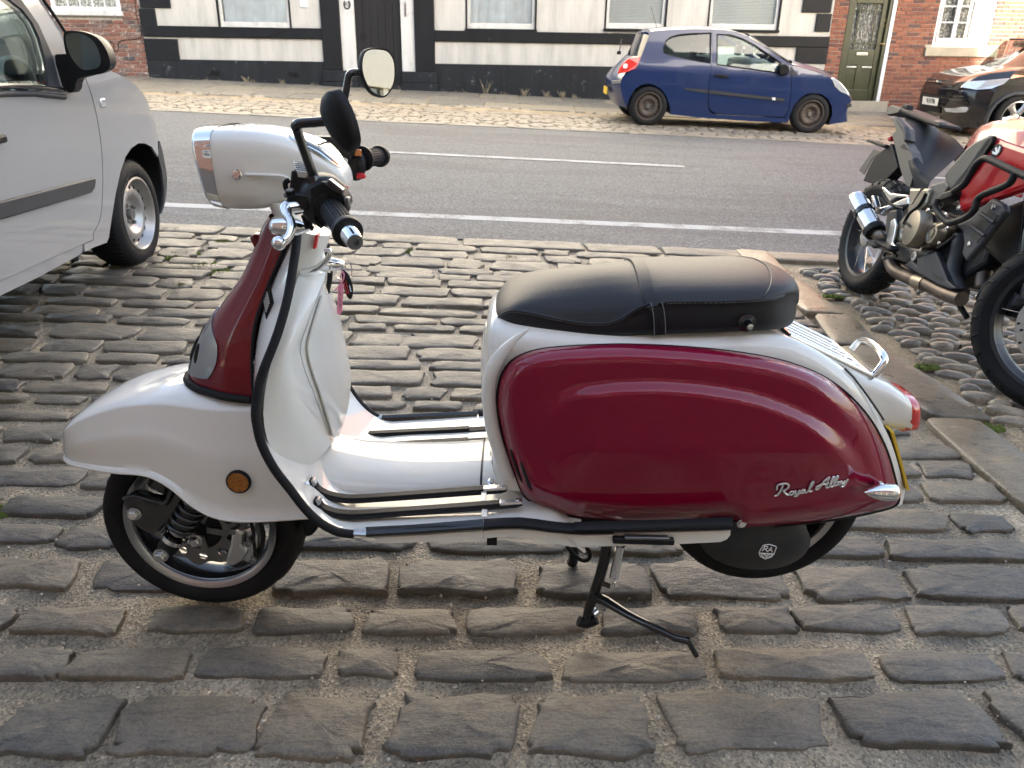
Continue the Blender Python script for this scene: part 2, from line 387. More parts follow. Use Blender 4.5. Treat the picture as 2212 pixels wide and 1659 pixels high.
strip = sheet('cobbled_parking_strip', fr(-30, 30, 60), fr(11.28, 14.26, 6), lambda x, y: gz(x, y) - .012, 'earth', kind='structure')
pave = sheet('far_pavement', fr(-30, 30, 60), [14.38, 15.2, 16.62], lambda x, y: gz(x, y) - .012, 'earth', kind='structure')
def line(x0, x1, ya, yb, wd):
    n = max(2, int((x1 - x0) / .25)); mb = MB(); vs = []
    for i in range(n + 1):
        x = lerp(x0, x1, i / n); yc = lerp(ya, yb, i / n); j = .004 * nz(x, yc, 9)
        for y in (yc - wd / 2 + j, yc + wd / 2 + j * .5): vs.append((x, y, gz(x, y) + .008))
    mb.add(vs, [(2 * i, 2 * i + 2, 2 * i + 3, 2 * i + 1) for i in range(n)])
    mb.build('painted_line', MAT['road_paint'], road, recalc=False)
a = ground(350, 444); b_ = ground(2212, 523)
k = (b_.y - a.y) / (b_.x - a.x); line(-20, 20, a.y + k * (-20 - a.x), a.y + k * (20 - a.x), .14)
a = ground(830, 329); b_ = ground(1478, 361)
line(-2.4, b_.x, a.y, b_.y, .12); line(b_.x + 2.6, b_.x + 6.6, b_.y + .05, b_.y + .05, .10); line(-12.4, -7.4, a.y, a.y, .1)
# ------------------------------------------------------------------ stones
def outline(l, w, n, rough, seed, corner=.35):
    rng = random.Random(seed); pts = []
    sk = rng.uniform(-.12, .12); tp = [rng.uniform(-.12, .12) for _ in range(2)]
    for i in range(n):
        a = 2 * math.pi * i / n; c, s_ = math.cos(a), math.sin(a); e = corner
        x = math.copysign(abs(c) ** e, c) * l / 2; y = math.copysign(abs(s_) ** e, s_) * w / 2
        x *= 1 + tp[0] * y / w; y *= 1 + tp[1] * x / l; x += sk * y
        nn = rough * w * (noise.noise(Vector((c * 1.6 + seed, s_ * 1.6, seed * .37))) + .75 * noise.noise(Vector((c * 4.1, s_ * 4.1 + seed, 5))) + .4 * noise.noise(Vector((c * 9 + seed, s_ * 9, 2))))
        r = math.hypot(x, y); pts.append((x * (1 + nn / r), y * (1 + nn / r)))
    return pts
def stone(parent, cx, cy, l, w, h, seed, mat='sett', n=22, rough=.16, corner=.38, dome=.004, rz=0, name='sett', deep=.03, fine=1, slope=True, tiltr=.012, amp=1):
    rng = random.Random(seed * 13 + 1); P = outline(l, w, n, rough, seed, corner)
    prof = [(1.02, -deep), (1.0, h * .55), (.98, h * .92), (.94, h + .001), (.84, h + .003), (.6, h + .003 + dome * .5), (.3, h + .003 + dome)] if fine else [(1.02, -deep), (.99, h * .6), (.93, h), (.6, h + dome * .8)]
    m = min(w, .14); mb = MB(); rings = []
    for sc, z in prof:
        ring = []
        for x, y in P:
            r = math.hypot(x, y); d = (1 - sc) * (m * .5 if sc > .8 else r); q = max(0, (r - d) / r) if sc > .8 else sc * (1 - (.16 * m * .5 / r))
            X, Y = x * q, y * q; ring.append((X, Y, z + amp * (.0042 * nz(X, Y, 12, seed) + .003 * nz(X, Y, 45, seed) if sc < .97 and fine else .002 * nz(X, Y, 20, seed))))
        rings.append(ring)
    mb.loft(rings, True, False); c = len(mb.v); mb.v.append((0, 0, prof[-1][1] + .001)); o = (len(prof) - 1) * n
    mb.f += [(o + i, o + (i + 1) % n, c) for i in range(n)]
    ob = bpy.data.objects.new(name, mb.mesh(name, MAT[mat], True, 50, False)); COL.objects.link(ob); ob.parent = parent
    sx = (gz(cx + .1, cy) - gz(cx - .1, cy)) / .2; sy = (gz(cx, cy + .05) - gz(cx, cy - .05)) / .1
    if not slope: sx = sy = 0
    ob.location = (cx, cy, gz(cx, cy)); ob.rotation_euler = (math.atan(sy) + rng.uniform(-tiltr, tiltr), -math.atan(sx) + rng.uniform(-tiltr, tiltr), rz)
    return ob
ROWS = [(1.045, 1.18, .028), (1.225, 1.305, .02), (1.359, 1.443, .025), (1.483, 1.61, .008), (1.649, 1.738, 0), (1.772, 1.862, 0), (1.917, 2.033, 0), (2.057, 2.153, 0), (2.184, 2.295, 0), (2.331, 2.41, 0), (2.464, 2.523, 0), (2.565, 2.639, 0), (2.676, 2.795, 0), (2.827, 2.902, 0), (2.923, 3.043, 0), (3.066, 3.207, 0), (3.252, 3.32, 0), (3.342, 3.435, 0), (3.469, 3.545, 0), (3.599, 3.731, 0), (3.764, 3.893, 0), (3.914, 4.023, 0), (4.045, 4.137, 0), (4.144, 4.248, 0), (4.281, 4.462, 0), (4.489, 4.645, 0), (4.665, 4.78, 0)]
TR = {0: (1570, [(13, 239), (252, 558), (573, 795), (842, 1113), (1151, 1410), (1434, 1780), (1819, 2148), (2172, 2420)]),
      1: (1437, [(-160, -20), (-5, 152), (158, 412), (432, 705), (729, 864), (899, 1181), (1215, 1510), (1539, 1873), (1903, 2153), (2175, 2350)]),
      2: (1340, [(-150, 30), (55, 270), (325, 525), (553, 760), (791, 982), (1010, 1268), (1295, 1505), (1544, 1714), (1724, 1934), (1948, 2167), (2190, 2400)]),
      3: (1243, [(-90, 168), (200, 430), (590, 841), (868, 1120), (1160, 1390), (1415, 1690), (1719, 1929), (1952, 2230)])}
sd = 100
fine_count = 0
for ri, (y0, y1, rt) in enumerate(ROWS):
    spans = []
    if ri in TR:
        v, us = TR[ri]
        for ua, ub in us: spans.append((ground(ua, v).x, ground(ub, v).x))
    else:
        rng = random.Random(ri + 40)
        xmin = -1.02 * (y1 * .93 + .35) * .75 - .25; x = max(-5.1, xmin) - rng.uniform(0, .3)
        xe = 1.485 if y0 > 1.7 else 2.2
        xmax = min(xe, 1.02 * (y1 * .93 + .35) * .75 + .2)
        while x < xmax - .06:
            l = rng.choice([.17, .22, .26, .3, .34, .38]) * rng.uniform(.9, 1.1) * (1.0 if y0 < 3.4 else 1.15)
            spans.append((x, min(x + l, xe))); x += l + rng.uniform(.018, .045)
    for xa, xb in spans:
        if xb - xa < .06: continue
        sd += 1; cx = (xa + xb) / 2; w_ = y1 - y0; rg = random.Random(sd)
        ww = w_ * rg.uniform(.93, 1.05) + (.012 if y0 > 2.5 else 0)
        stone(fore, cx, (y0 + y1) / 2 + rt * cx + rg.uniform(-.006, .006), xb - xa, ww, rg.uniform(.006, .014) if y0 < 2 else rg.uniform(.008, .016), sd, n=30 if ri < 6 else 20, rough=.2 if ri < 6 else .2, rz=math.atan(rt), fine=1 if ri < 12 else 1)
# long edge stones along the road
x = -4.2; rng = random.Random(5)
while x < 4.6:
    l = rng.uniform(.5, .85); sd += 1
    stone(fore, x + l / 2, 4.905, l - .02, .2, .014, sd, n=26, rough=.06, corner=.2, name='edge_stone', amp=.4); x += l
es = ground(372, 503)
text_part('carved_letters', 'E S', .10, MAT['ink'], fore, (es.x - .02, es.y, gz(es.x, es.y) + .026), (1, 0, 0), (0, 1, .07), .0005)
# kerb slabs running away from the camera
y = .75
for l in (.62, .5, .58, .74, .46, .66, .7):
    sd += 1; stone(fore, 1.6 + random.uniform(-.004, .004), y + l / 2, .205, l - .012, .022, sd, 'slab', n=30, rough=.03, corner=.2, name='kerb_slab', dome=.001, amp=.25); y += l
# rounded cobbles on the right
verge = bpy.data.objects['side_verge']
rng = random.Random(21); pts = []
for ry in range(52):
    yy = 1.15 + ry * .073
    x = 1.76 + rng.uniform(0, .1)
    while x < .78 * (yy * .93 + .35) + .2 and x < 3.6:
        l = rng.uniform(.07, .165)
        if yy < 4.72: pts.append((x + l / 2, yy + rng.uniform(-.018, .018), l, rng.uniform(.045, .07)))
        x += l + rng.uniform(.012, .06) + (.09 if rng.random() < .22 else 0)
rng.shuffle(pts); pts.sort(key=lambda p: p[1])
for i, (cx, cy, l, wv) in enumerate(pts[:290]):
    sd += 1
    stone(verge, cx, cy, l, wv, rng.uniform(.002, .012), sd, 'pebble', n=14, rough=.2, corner=.8, dome=.014, rz=rng.uniform(-.62, -.12), name='cobble', fine=0, tiltr=.1)
mb = MB()
for cx, cy, l, wv in pts[290:]:
    mb.lathe([(0, .02), (l * .3, .014), (l * .45, 0), (l * .4, -.02)], (cx, cy, gz(cx, cy)), (0, 0, 1), 8)
if mb.v: mb.build('far_cobbles', MAT['pebble'], verge, kind='stuff')
# cobbles of the far parking strip (too small to pick apart)
mb = MB(); rng = random.Random(3); y = 11.36
while y < 14.2:
    x = -9.5 + rng.uniform(0, .2); wy = rng.uniform(.1, .15)
    while x < 13:
        l = rng.uniform(.13, .24); hz = rng.uniform(.004, .022); cx, cy = x + l / 2, y + wy / 2 + rng.uniform(-.015, .015)
        P = [(cx + math.copysign(abs(math.cos(q)) ** .6, math.cos(q)) * l * .48, cy + math.copysign(abs(math.sin(q)) ** .6, math.sin(q)) * wy * .46) for q in [math.pi / 4 * k for k in range(8)]]
        mb.loft([[(px, py, gz(px, py) - .02) for px, py in P], [(px, py, gz(px, py) + hz * .4) for px, py in P], [(lerp(cx, px, .72), lerp(cy, py, .72), gz(px, py) + hz) for px, py in P]], True, False)
        n0 = len(mb.v); mb.f.append(tuple(range(n0 - 8, n0))); x += l + .012
    y += wy + .012
mb.build('parking_strip_cobbles', MAT['pebble'], strip, kind='stuff', ang=60)
x = -9.0; rng = random.Random(8)
while x < 12:                       # pale border stones between road and strip
    l = rng.uniform(.7, 1.1); sd += 1; stone(strip, x + l / 2, 11.3, l - .02, .2, .012, sd, 'flag', n=14, rough=.05, corner=.2, name='edge_stone', fine=0); x += l
# kerb and flags of the far pavement
def block(parent, name, x0, x1, y0, y1, z0, z1, mat, bev=.01):
    mb = MB(); cx, cy = (x0 + x1) / 2, (y0 + y1) / 2
    vs = [(x - cx, y - cy, gz(x, y if y > KERB_Y + .01 else KERB_Y + .05) + z - gz(cx, max(cy, KERB_Y + .05))) for z in (z0, z1) for x, y in ((x0, y0), (x1, y0), (x1, y1), (x0, y1))]
    mb.add(vs, [(3, 2, 1, 0), (4, 5, 6, 7), (0, 1, 5, 4), (1, 2, 6, 5), (2, 3, 7, 6), (3, 0, 4, 7)])
    o = mb.build(name, MAT[mat], parent, bevel=bev, smooth=False); o.location = (cx, cy, gz(cx, max(cy, KERB_Y + .05))); return o
x = -9.5; rng = random.Random(9)
while x < 13:
    l = rng.uniform(.75, 1.2); block(pave, 'kerb_stone', x, x + l - .012, KERB_Y, 14.41, -.16, rng.uniform(-.004, .004), 'flag', .015); x += l
yrows = [14.425, 15.12, 15.86, 16.6]
for r_ in range(3):
    x = -9.5 + rng.uniform(0, .6)
    while x < 13:
        l = rng.uniform(.6, 1.05); block(pave, 'flagstone', x, x + l - .022, yrows[r_], yrows[r_ + 1] - .022, -.05, rng.uniform(-.006, .006), 'flag', .008); x += l
# grit, moss and dry weeds
mb = MB(); rng = random.Random(31)
for i in range(1500):
    x, y = rng.uniform(-1.6, 1.9), rng.uniform(.95, 2.6) if i < 1100 else rng.uniform(2.4, 4)
    r_ = rng.choice([.0014, .0018, .0022, .003, .0042]) if i > 12 else rng.uniform(.006, .01); z = gz(x, y) + .006
    mb.lathe([(0, r_ * .8), (r_ * .8, r_ * .4), (r_, -r_ * .3), (r_ * .5, -r_)], (x, y, z), (rng.uniform(-.4, .4), rng.uniform(-.4, .4), 1), 5)
mb.build('grit', M('grit', (.42, .39, .34), .7, var=.5, scale=40), fore, kind='stuff')
mb = MB(); rng = random.Random(32)
def tuft(mb, x, y, z, n, h, spread, wd=.0016):
    for _ in range(n):
        a = rng.uniform(0, 6.28); d = rng.uniform(0, spread); bx, by = x + math.cos(a) * d, y + math.sin(a) * d
        t = rng.uniform(-.6, .6), rng.uniform(-.6, .6); hh = h * rng.uniform(.5, 1.1); s = rng.uniform(0, 6.28); dx, dy = math.cos(s) * wd, math.sin(s) * wd
        mb.add([(bx - dx, by - dy, z), (bx + dx, by + dy, z), (bx + t[0] * hh * .5 + dx * .6, by + t[1] * hh * .5 + dy * .6, z + hh * .6), (bx + t[0] * hh, by + t[1] * hh, z + hh)], [(0, 1, 2), (0, 2, 3)])
for (u, v, n, sp) in ((395, 548, 420, .05), (440, 575, 500, .07), (420, 583, 350, .06), (475, 590, 420, .06), (380, 560, 250, .03), (480, 525, 200, .03), (560, 520, 200, .03), (390, 620, 120, .025), (690, 525, 260, .03), (795, 525, 140, .02), (1100, 560, 160, .04), (880, 545, 80, .02), (1800, 642, 70, .03), (2000, 795, 60, .03), (2120, 925, 80, .04), (1440, 560, 150, .04), (25, 1105, 60, .03)):
    p = ground(u, v); tuft(mb, p.x, p.y, gz(p.x, p.y) + .004, n, .022, sp * 1.3)
    for k_ in range(n // 2):
        a_, d_ = rng.uniform(0, 6.28), sp * math.sqrt(rng.random()) * 1.2; X, Y = p.x + math.cos(a_) * d_ * 1.6, p.y + math.sin(a_) * d_ * .6
        mb.lathe([(0, .010), (.010, .006), (.016, -.004)], (X, Y, gz(X, Y) + .004), (0, 0, 1), 5)
mb.build('moss', MAT['moss'], None, kind='stuff')
mb = MB(); wg = random.Random(4)
for (u, v, n, h) in ((532, 178, 30, .12), (610, 180, 20, .10), (675, 183, 14, .08), (1049, 200, 10, .30), (1132, 207, 50, .15), (1180, 212, 40, .13), (1215, 213, 50, .15), (1240, 216, 30, .10), (1085, 205, 12, .08)):
    p = at(u, v, FAC_Y - .06); rng = wg; tuft(mb, p.x, FAC_Y - .07, gz(p.x, FAC_Y - .07), n, h, .06, .004)
for i in range(260):                # fallen leaves in the gutter by the parked cars
    x, y = wg.uniform(5.2, 8), wg.gauss(14.0, .14); z = gz(x, min(y, 14.2)) + .02; s = wg.uniform(.015, .04)
    mb.add([(x - s, y, z), (x, y - s * .5, z + .006), (x + s, y, z + wg.uniform(0, .02)), (x, y + s * .5, z + .01)], [(0, 1, 2, 3)])
for i in range(60):
    x = wg.uniform(-7, 5.5); ty = FAC_Y - .06 if wg.random() < .7 else 14.2
    tuft(mb, x, ty, gz(x, ty) - .01, wg.randint(4, 12), wg.uniform(.04, .10), .07, .003)
mb.build('dry_weeds', MAT['dry_grass'], None, kind='stuff')
lf = ground(905, 1640)
mb = MB(); mb.add([(-.014, -.004, 0), (0, -.012, .006), (.018, .002, .004), (.004, .016, .012), (-.01, .01, .008)], [(0, 1, 2), (0, 2, 3), (0, 3, 4)])
o = mb.build('fallen_leaf', M('brown_leaf', (.16, .07, .03), .7), None); o.location = (lf.x, lf.y, gz(lf.x, lf.y) + .004)
o['label'] = 'small curled brown leaf lying on grit in front of the nearest setts'; o['category'] = 'leaf'
# ================================================================== buildings
def painted(name, col, chip, amt=.62, rough=.6, streak=.5):
    m, t, b = mat_base(name); v = coord(t)
    n = tex_noise(t, 6, 8, .75, v); n2 = tex_noise(t, 2.2, 5, .6, v, (2.2, 1, .35))
    r = ramp(t, n.outputs[0], [(amt, col), (amt + .06, [c * .6 + d * .4 for c, d in zip(col, chip)]), (amt + .14, chip)])
    r2 = ramp(t, n2.outputs[0], [(.3, (1 - streak * .35,) * 3), (.6, (1, 1, 1))])
    mx = nd(t, 'ShaderNodeMix', data_type='RGBA', blend_type='MULTIPLY'); mx.inputs[0].default_value = 1
    t.links.new(r.outputs[0], mx.inputs[6]); t.links.new(r2.outputs[0], mx.inputs[7]); t.links.new(mx.outputs[2], b.inputs['Base Color'])
    b.inputs['Roughness'].default_value = rough; b.inputs['Specular IOR Level'].default_value = .2; bump(t, b, n.outputs[0], .35, .012); return m
MAT['white_render'] = painted('white_render', (.50, .49, .455), (.26, .235, .19), .63, .75, .8)
MAT['black_render'] = painted('black_render', (.011, .012, .014), (.16, .165, .17), .65, .55, .8)
MAT['black_plinth'] = painted('black_plinth', (.017, .019, .022), (.2, .21, .22), .60, .6, 1)
MAT['old_white'] = painted('flaking_white_paint', (.58, .58, .56), (.2, .18, .15), .57, .5)
MAT['door_black'] = painted('worn_black_door', (.02, .02, .022), (.28, .26, .24), .69, .45)
MAT['door_green'] = M('olive_green_door', (.036, .040, .018), .35, var=.12, coat=.3)
MAT['stone_sill'] = M('stone_sill', (.34, .30, .23), .8, var=.15, scale=5, bmp=.2)
MAT['wall_mortar'] = M('wall_mortar', (.34, .31, .27), .9, var=.25, scale=12, bmp=.3)
MAT['white_frame'] = M('white_window_frame', (.62, .62, .62), .4, var=.04)
MAT['slate'] = M('roof_slate', (.06, .06, .07), .6, var=.3)
def brick_mat(name, stops, white=0):
    m, t, b = mat_base(name); oi = nd(t, 'ShaderNodeObjectInfo'); v = coord(t)
    gi = nd(t, 'ShaderNodeNewGeometry'); ad = nd(t, 'ShaderNodeMath', operation='ADD'); t.links.new(oi.outputs['Random'], ad.inputs[0]); t.links.new(gi.outputs['Random Per Island'], ad.inputs[1])
    fr_ = nd(t, 'ShaderNodeMath', operation='FRACT'); t.links.new(ad.outputs[0], fr_.inputs[0])
    r = ramp(t, fr_.outputs[0], stops)
    ad2 = nd(t, 'ShaderNodeVectorMath', operation='ADD'); t.links.new(v, ad2.inputs[0]); t.links.new(fr_.outputs[0], ad2.inputs[1])
    n = tex_noise(t, 16, 6, .7, ad2.outputs[0]); rn = ramp(t, n.outputs[0], [(.3, (.6, .58, .56)), (.65, (1.15, 1.12, 1.1))])
    mx = nd(t, 'ShaderNodeMix', data_type='RGBA', blend_type='MULTIPLY'); mx.inputs[0].default_value = 1
    t.links.new(r.outputs[0], mx.inputs[6]); t.links.new(rn.outputs[0], mx.inputs[7]); out = mx.outputs[2]
    if white:
        wn = tex_noise(t, 11, 6, .75, ad2.outputs[0]); rw = ramp(t, wn.outputs[0], [(.56, (0, 0, 0)), (.66, (1, 1, 1))])
        m2 = nd(t, 'ShaderNodeMix', data_type='RGBA'); t.links.new(rw.outputs[0], m2.inputs[0]); t.links.new(out, m2.inputs[6]); m2.inputs[7].default_value = (.5, .44, .38, 1); out = m2.outputs[2]
    t.links.new(out, b.inputs['Base Color']); b.inputs['Roughness'].default_value = .82; bump(t, b, n.outputs[0], .4, .01); return m
MAT['brick_red'] = brick_mat('red_brick', [(0, (.19, .062, .036)), (.3, (.24, .09, .05)), (.55, (.20, .07, .042)), (.78, (.15, .05, .034)), (.95, (.09, .045, .04))])
MAT['brick_old'] = brick_mat('old_mixed_brick', [(0, (.18, .078, .055)), (.25, (.24, .115, .08)), (.45, (.17, .10, .085)), (.65, (.10, .085, .078)), (.85, (.21, .085, .06)), (1, (.06, .056, .058))], 1)
def far_brick(name, c1, c2, mo, sc=1):
    m, t, b = mat_base(name); v = coord(t); sp = nd(t, 'ShaderNodeSeparateXYZ'); t.links.new(v, sp.inputs[0]); cb = nd(t, 'ShaderNodeCombineXYZ'); t.links.new(sp.outputs[0], cb.inputs[0]); t.links.new(sp.outputs[2], cb.inputs[1])
    bk = nd(t, 'ShaderNodeTexBrick'); bk.inputs['Scale'].default_value = 1; bk.inputs['Brick Width'].default_value = .225; bk.inputs['Row Height'].default_value = .075; bk.inputs['Mortar Size'].default_value = .008
    bk.inputs['Color1'].default_value = c1 + (1,); bk.inputs['Color2'].default_value = c2 + (1,); bk.inputs['Mortar'].default_value = mo + (1,); t.links.new(cb.outputs[0], bk.inputs['Vector']); t.links.new(bk.outputs['Color'], b.inputs['Base Color']); b.inputs['Roughness'].default_value = .85; return m
MAT['bounce_render'] = M('bounce_render', (.76, .72, .64), .8, var=.06, scale=2)  # pale tone picked to bounce warm sunlight back; used on unseen upper walls
MAT['upper_brick'] = far_brick('upper_brick', (.34, .115, .065), (.25, .08, .05), (.33, .3, .26))
def glass(name, tint=(.9, .95, .94), refl=1.0):
    m = bpy.data.materials.new(name); m.use_nodes = True; t = m.node_tree; t.nodes.clear()
    tr = nd(t, 'ShaderNodeBsdfTransparent'); tr.inputs[0].default_value = tint + (1,); gl = nd(t, 'ShaderNodeBsdfGlossy'); gl.inputs['Roughness'].default_value = .01
    f = nd(t, 'ShaderNodeFresnel'); f.inputs[0].default_value = 1.45; mu = nd(t, 'ShaderNodeMath', operation='MULTIPLY'); mu.inputs[1].default_value = refl; t.links.new(f.outputs[0], mu.inputs[0])
    mx = nd(t, 'ShaderNodeMixShader'); t.links.new(mu.outputs[0], mx.inputs[0]); t.links.new(tr.outputs[0], mx.inputs[1]); t.links.new(gl.outputs[0], mx.inputs[2])
    o = nd(t, 'ShaderNodeOutputMaterial'); t.links.new(mx.outputs[0], o.inputs[0]); return m
MAT['glass'] = glass('window_glass', (.97, .98, .98), refl=1.3); MAT['car_glass'] = glass('car_glass', (.9, .97, .96), .7); MAT['dark_glass'] = glass('dark_car_glass', (.42, .47, .47), 1.3)
def lace():
    m, t, b = mat_base('lace_curtain'); v = coord(t); vo = nd(t, 'ShaderNodeTexVoronoi'); vo.inputs['Scale'].default_value = 24; t.links.new(v, vo.inputs['Vector']); n = tex_noise(t, 45, 4, .7, v)
    ad = nd(t, 'ShaderNodeMath', operation='ADD'); t.links.new(vo.outputs['Distance'], ad.inputs[0]); t.links.new(n.outputs[0], ad.inputs[1])
    r = ramp(t, ad.outputs[0], [(.6, (.72, .72, .70)), (.95, (.55, .55, .53)), (1.1, (.22, .22, .22))]); t.links.new(r.outputs[0], b.inputs['Base Color']); b.inputs['Roughness'].default_value = .9; return m
MAT['lace'] = lace(); MAT['curtain'] = M('pale_curtain', (.72, .80, .86), .9, var=.15, scale=3)
MAT['room'] = M('dark_room', (.05, .05, .05), .9); MAT['blind'] = M('white_blind', (.8, .86, .88), .5)
YF = FAC_Y
def fx(u, v, off=0): p = at(u, v, YF - off); return p.x, p.z
def bxz(name, par, mat, x0, x1, z0, z1, y0, y1, bevel=.006, tilt=None, **kw):
    mb = MB(); cx, cz = (x0 + x1) / 2, (z0 + z1) / 2; mb.box((0, 0, 0), (x1 - x0, y1 - y0, z1 - z0))
    o = mb.build(name, MAT[mat], par, bevel=bevel, smooth=False, **kw); o.location = Vector((cx, (y0 + y1) / 2, cz)) - (par.location if par else Vector()); return o
def rect(p0, p1, off=0):            # two picture corners -> x0,x1,z0,z1
    a = fx(p0[0], (p0[1] + p1[1]) / 2, off); b = fx(p1[0], (p0[1] + p1[1]) / 2, off); um = (p0[0] + p1[0]) / 2
    return a[0], b[0], fx(um, p1[1], off)[1], fx(um, p0[1], off)[1]
ZTOP = 3.65
Z1p = lambda x, y: Z1([(x, y)])[0]
Z2p = lambda x, y: Z2([(x, y)])[0]
Z3p = lambda x, y: Z3([(x, y)])[0]
xq = lambda p: fx(*p)[0]
XL = xq(Z1p(925, 240)); XR = xq(Z3p(962, 230))          # the black and white house between its neighbours
bw = thing('black_and_white_house', 'white rendered house with black bands, black quoins and a worn black plank door', 'house', loc=Vector((0, YF, PAVE1)))
bxz('wall', bw, 'black_render', XL, XR, -.4 , 10.8, YF + .16, YF + .5)
bxz('upper_wall', bw, 'bounce_render', XL, XR, ZTOP , 10.8, YF, YF + .159)  # out of view; height and pale colour chosen for the bounced light
def zb(x): return gz(x, YF - .02)
def vtop(v, u): return fx(u, v)[1]
bz0, bz1 = rect(Z2p(700, 197), Z2p(700.1, 266))[2:]      # string course
lz0 = rect(Z2p(700, 266), Z2p(700.1, 411))[2]            # bottom of the low white panel
D0, D1 = xq(Z1p(2070, 200)), xq(Z2p(608, 200))           # doorway with its black side pilasters
for a, b in ((XL, D0), (D1, XR)):
    bxz('string_course', bw, 'black_render', a, b, bz0, bz1, YF - .05, YF + .15, .012)
    bxz('white_panel', bw, 'white_render', a, b, lz0, bz0 - .002, YF, YF + .15)
    mb = MB(); n = 8
    for i in range(n):
        xa, xb = lerp(a, b, i / n), lerp(a, b, (i + 1) / n) - .001
        mb.add([Vector((X, Y, Z)) - bw.location for X, Y, Z in ((xa, YF - .03, zb(xa) - .1), (xb, YF - .03, zb(xb) - .1), (xb, YF + .15, zb(xb) - .1), (xa, YF + .15, zb(xa) - .1), (xa, YF - .03, lz0), (xb, YF - .03, lz0), (xb, YF + .15, lz0), (xa, YF + .15, lz0))], [(3, 2, 1, 0), (4, 5, 6, 7), (0, 1, 5, 4), (1, 2, 6, 5), (2, 3, 7, 6), (3, 0, 4, 7)])
    mb.build('plinth', MAT['black_plinth'], bw, smooth=False)
wins = []
for pl, pr, bot, kind in ((Z1p(1408, 90), Z1p(1858, 90), 178, 1), (Z2p(818, 90), Z2p(1254, 90), 186, 2), (Z2p(1714, 90), Z2p(2092, 90), 186, 3), (Z3p(192, 90), Z3p(636, 90), 190, 4)):
    wins.append((xq(pl), xq(pr), fx(pl[0] + 60, bot * .336)[1], kind))
edges = [XL] + [q for w_ in wins for q in w_[:2]] + [XR]
segs = [(XL, wins[0][0]), (wins[0][1], D0), (D1, wins[1][0]), (wins[1][1], wins[2][0]), (wins[2][1], wins[3][0]), (wins[3][1], XR)]
for a, b in segs: bxz('white_panel', bw, 'white_render', a, b, bz1 + .002, ZTOP - .002, YF, YF + .15)
def dbox(mb, par, x0, x1, z0, z1, y0, y1): mb.box(Vector(((x0 + x1) / 2, (y0 + y1) / 2, (z0 + z1) / 2)) - par.location, (x1 - x0, y1 - y0, z1 - z0))
def curtain(par, win, x0, x1, z0, z1, y, mat, amp=.02, wl=.11, name='curtain'):
    n = 60; mb = MB(); vs = []
    for i in range(n + 1):
        x = lerp(x0, x1, i / n); yy = y + amp * math.sin(x / wl * 6.28 + 1.3 * math.sin(x * 7))
        vs += [Vector((x, yy, z0)) - par.location, Vector((x, yy + amp * .4, z1)) - par.location]
    mb.add(vs, [(2 * i, 2 * i + 2, 2 * i + 3, 2 * i + 1) for i in range(n)]); mb.build(name, MAT[mat], win, recalc=False)
for x0, x1, z0, kind in wins:
    bxz('white_panel', bw, 'white_render', x0, x1, bz1 + .002, z0 - .05, YF + .002, YF + .149) if z0 - .05 > bz1 + .01 else None
    wz1 = ZTOP - .004
    mb = MB(); fw = .06
    for q in ((x0, x0 + fw, z0, wz1), (x1 - fw, x1, z0, wz1), (x0 + fw, x1 - fw, z0 + .002, z0 + .11)): dbox(mb, bw, *q, YF + .03, YF + .10)
    dbox(mb, bw, x0 + fw, x1 - fw, wz1 - .06, wz1, YF + .03, YF + .10)
    win = mb.build('window', MAT['old_white'], bw, smooth=False, bevel=.006)
    for xr in (x0 - .035, x1): mb = MB(); dbox(mb, bw, xr, xr + .035, z0 - .02, wz1, YF - .012, YF + .03); mb.build('reveal', MAT['black_render'], win, smooth=False)
    mb = MB(); dbox(mb, bw, x0 + fw, x1 - fw, z0 + .11, wz1 - .06, YF + .06, YF + .064); mb.build('pane', MAT['glass'], win, smooth=False)
    mb = MB(); dbox(mb, bw, x0 - .05, x1 + .05, z0 - .05, z0 - .001, YF - .05, YF + .12); mb.build('sill', MAT['black_render'], win, smooth=False, bevel=.01)
    if kind in (1, 2): curtain(bw, win, x0 + fw, x1 - fw, z0 + .08, wz1 - .06, YF + .125, 'curtain', .012 if kind == 2 else .006, .17 if kind == 2 else .05)
    else:
        mb = MB(); z = z0 + .1
        while z < wz1 - .07:
            mb.add([Vector(p) - bw.location for p in ((x0 + fw, YF + .09, z), (x1 - fw, YF + .09, z), (x1 - fw, YF + .108, z + .024), (x0 + fw, YF + .108, z + .024))], [(0, 1, 2, 3)]); z += .027
        mb.build('blind', MAT['blind'], win, smooth=False, recalc=False)
# quoins
def quoin(p0, p1, mat='black_render', par=bw, name='quoin', off=.035): x0, x1, z0, z1 = rect(p0, p1, off); bxz(name, par, mat, x0, x1, z0 + .004, z1 - .004, YF - off, YF - .001, .012)
for a, b in ((Z1p(890, -60), Z1p(1090, 51)), (Z1p(897, 52), Z1p(1002, 178)), (Z1p(930, 247), Z1p(1148, 392)), (Z3p(795, -60), Z3p(982, 82)), (Z3p(875, 86), Z3p(972, 205)), (Z3p(748, 268), Z3p(952, 410))): quoin(a, b)
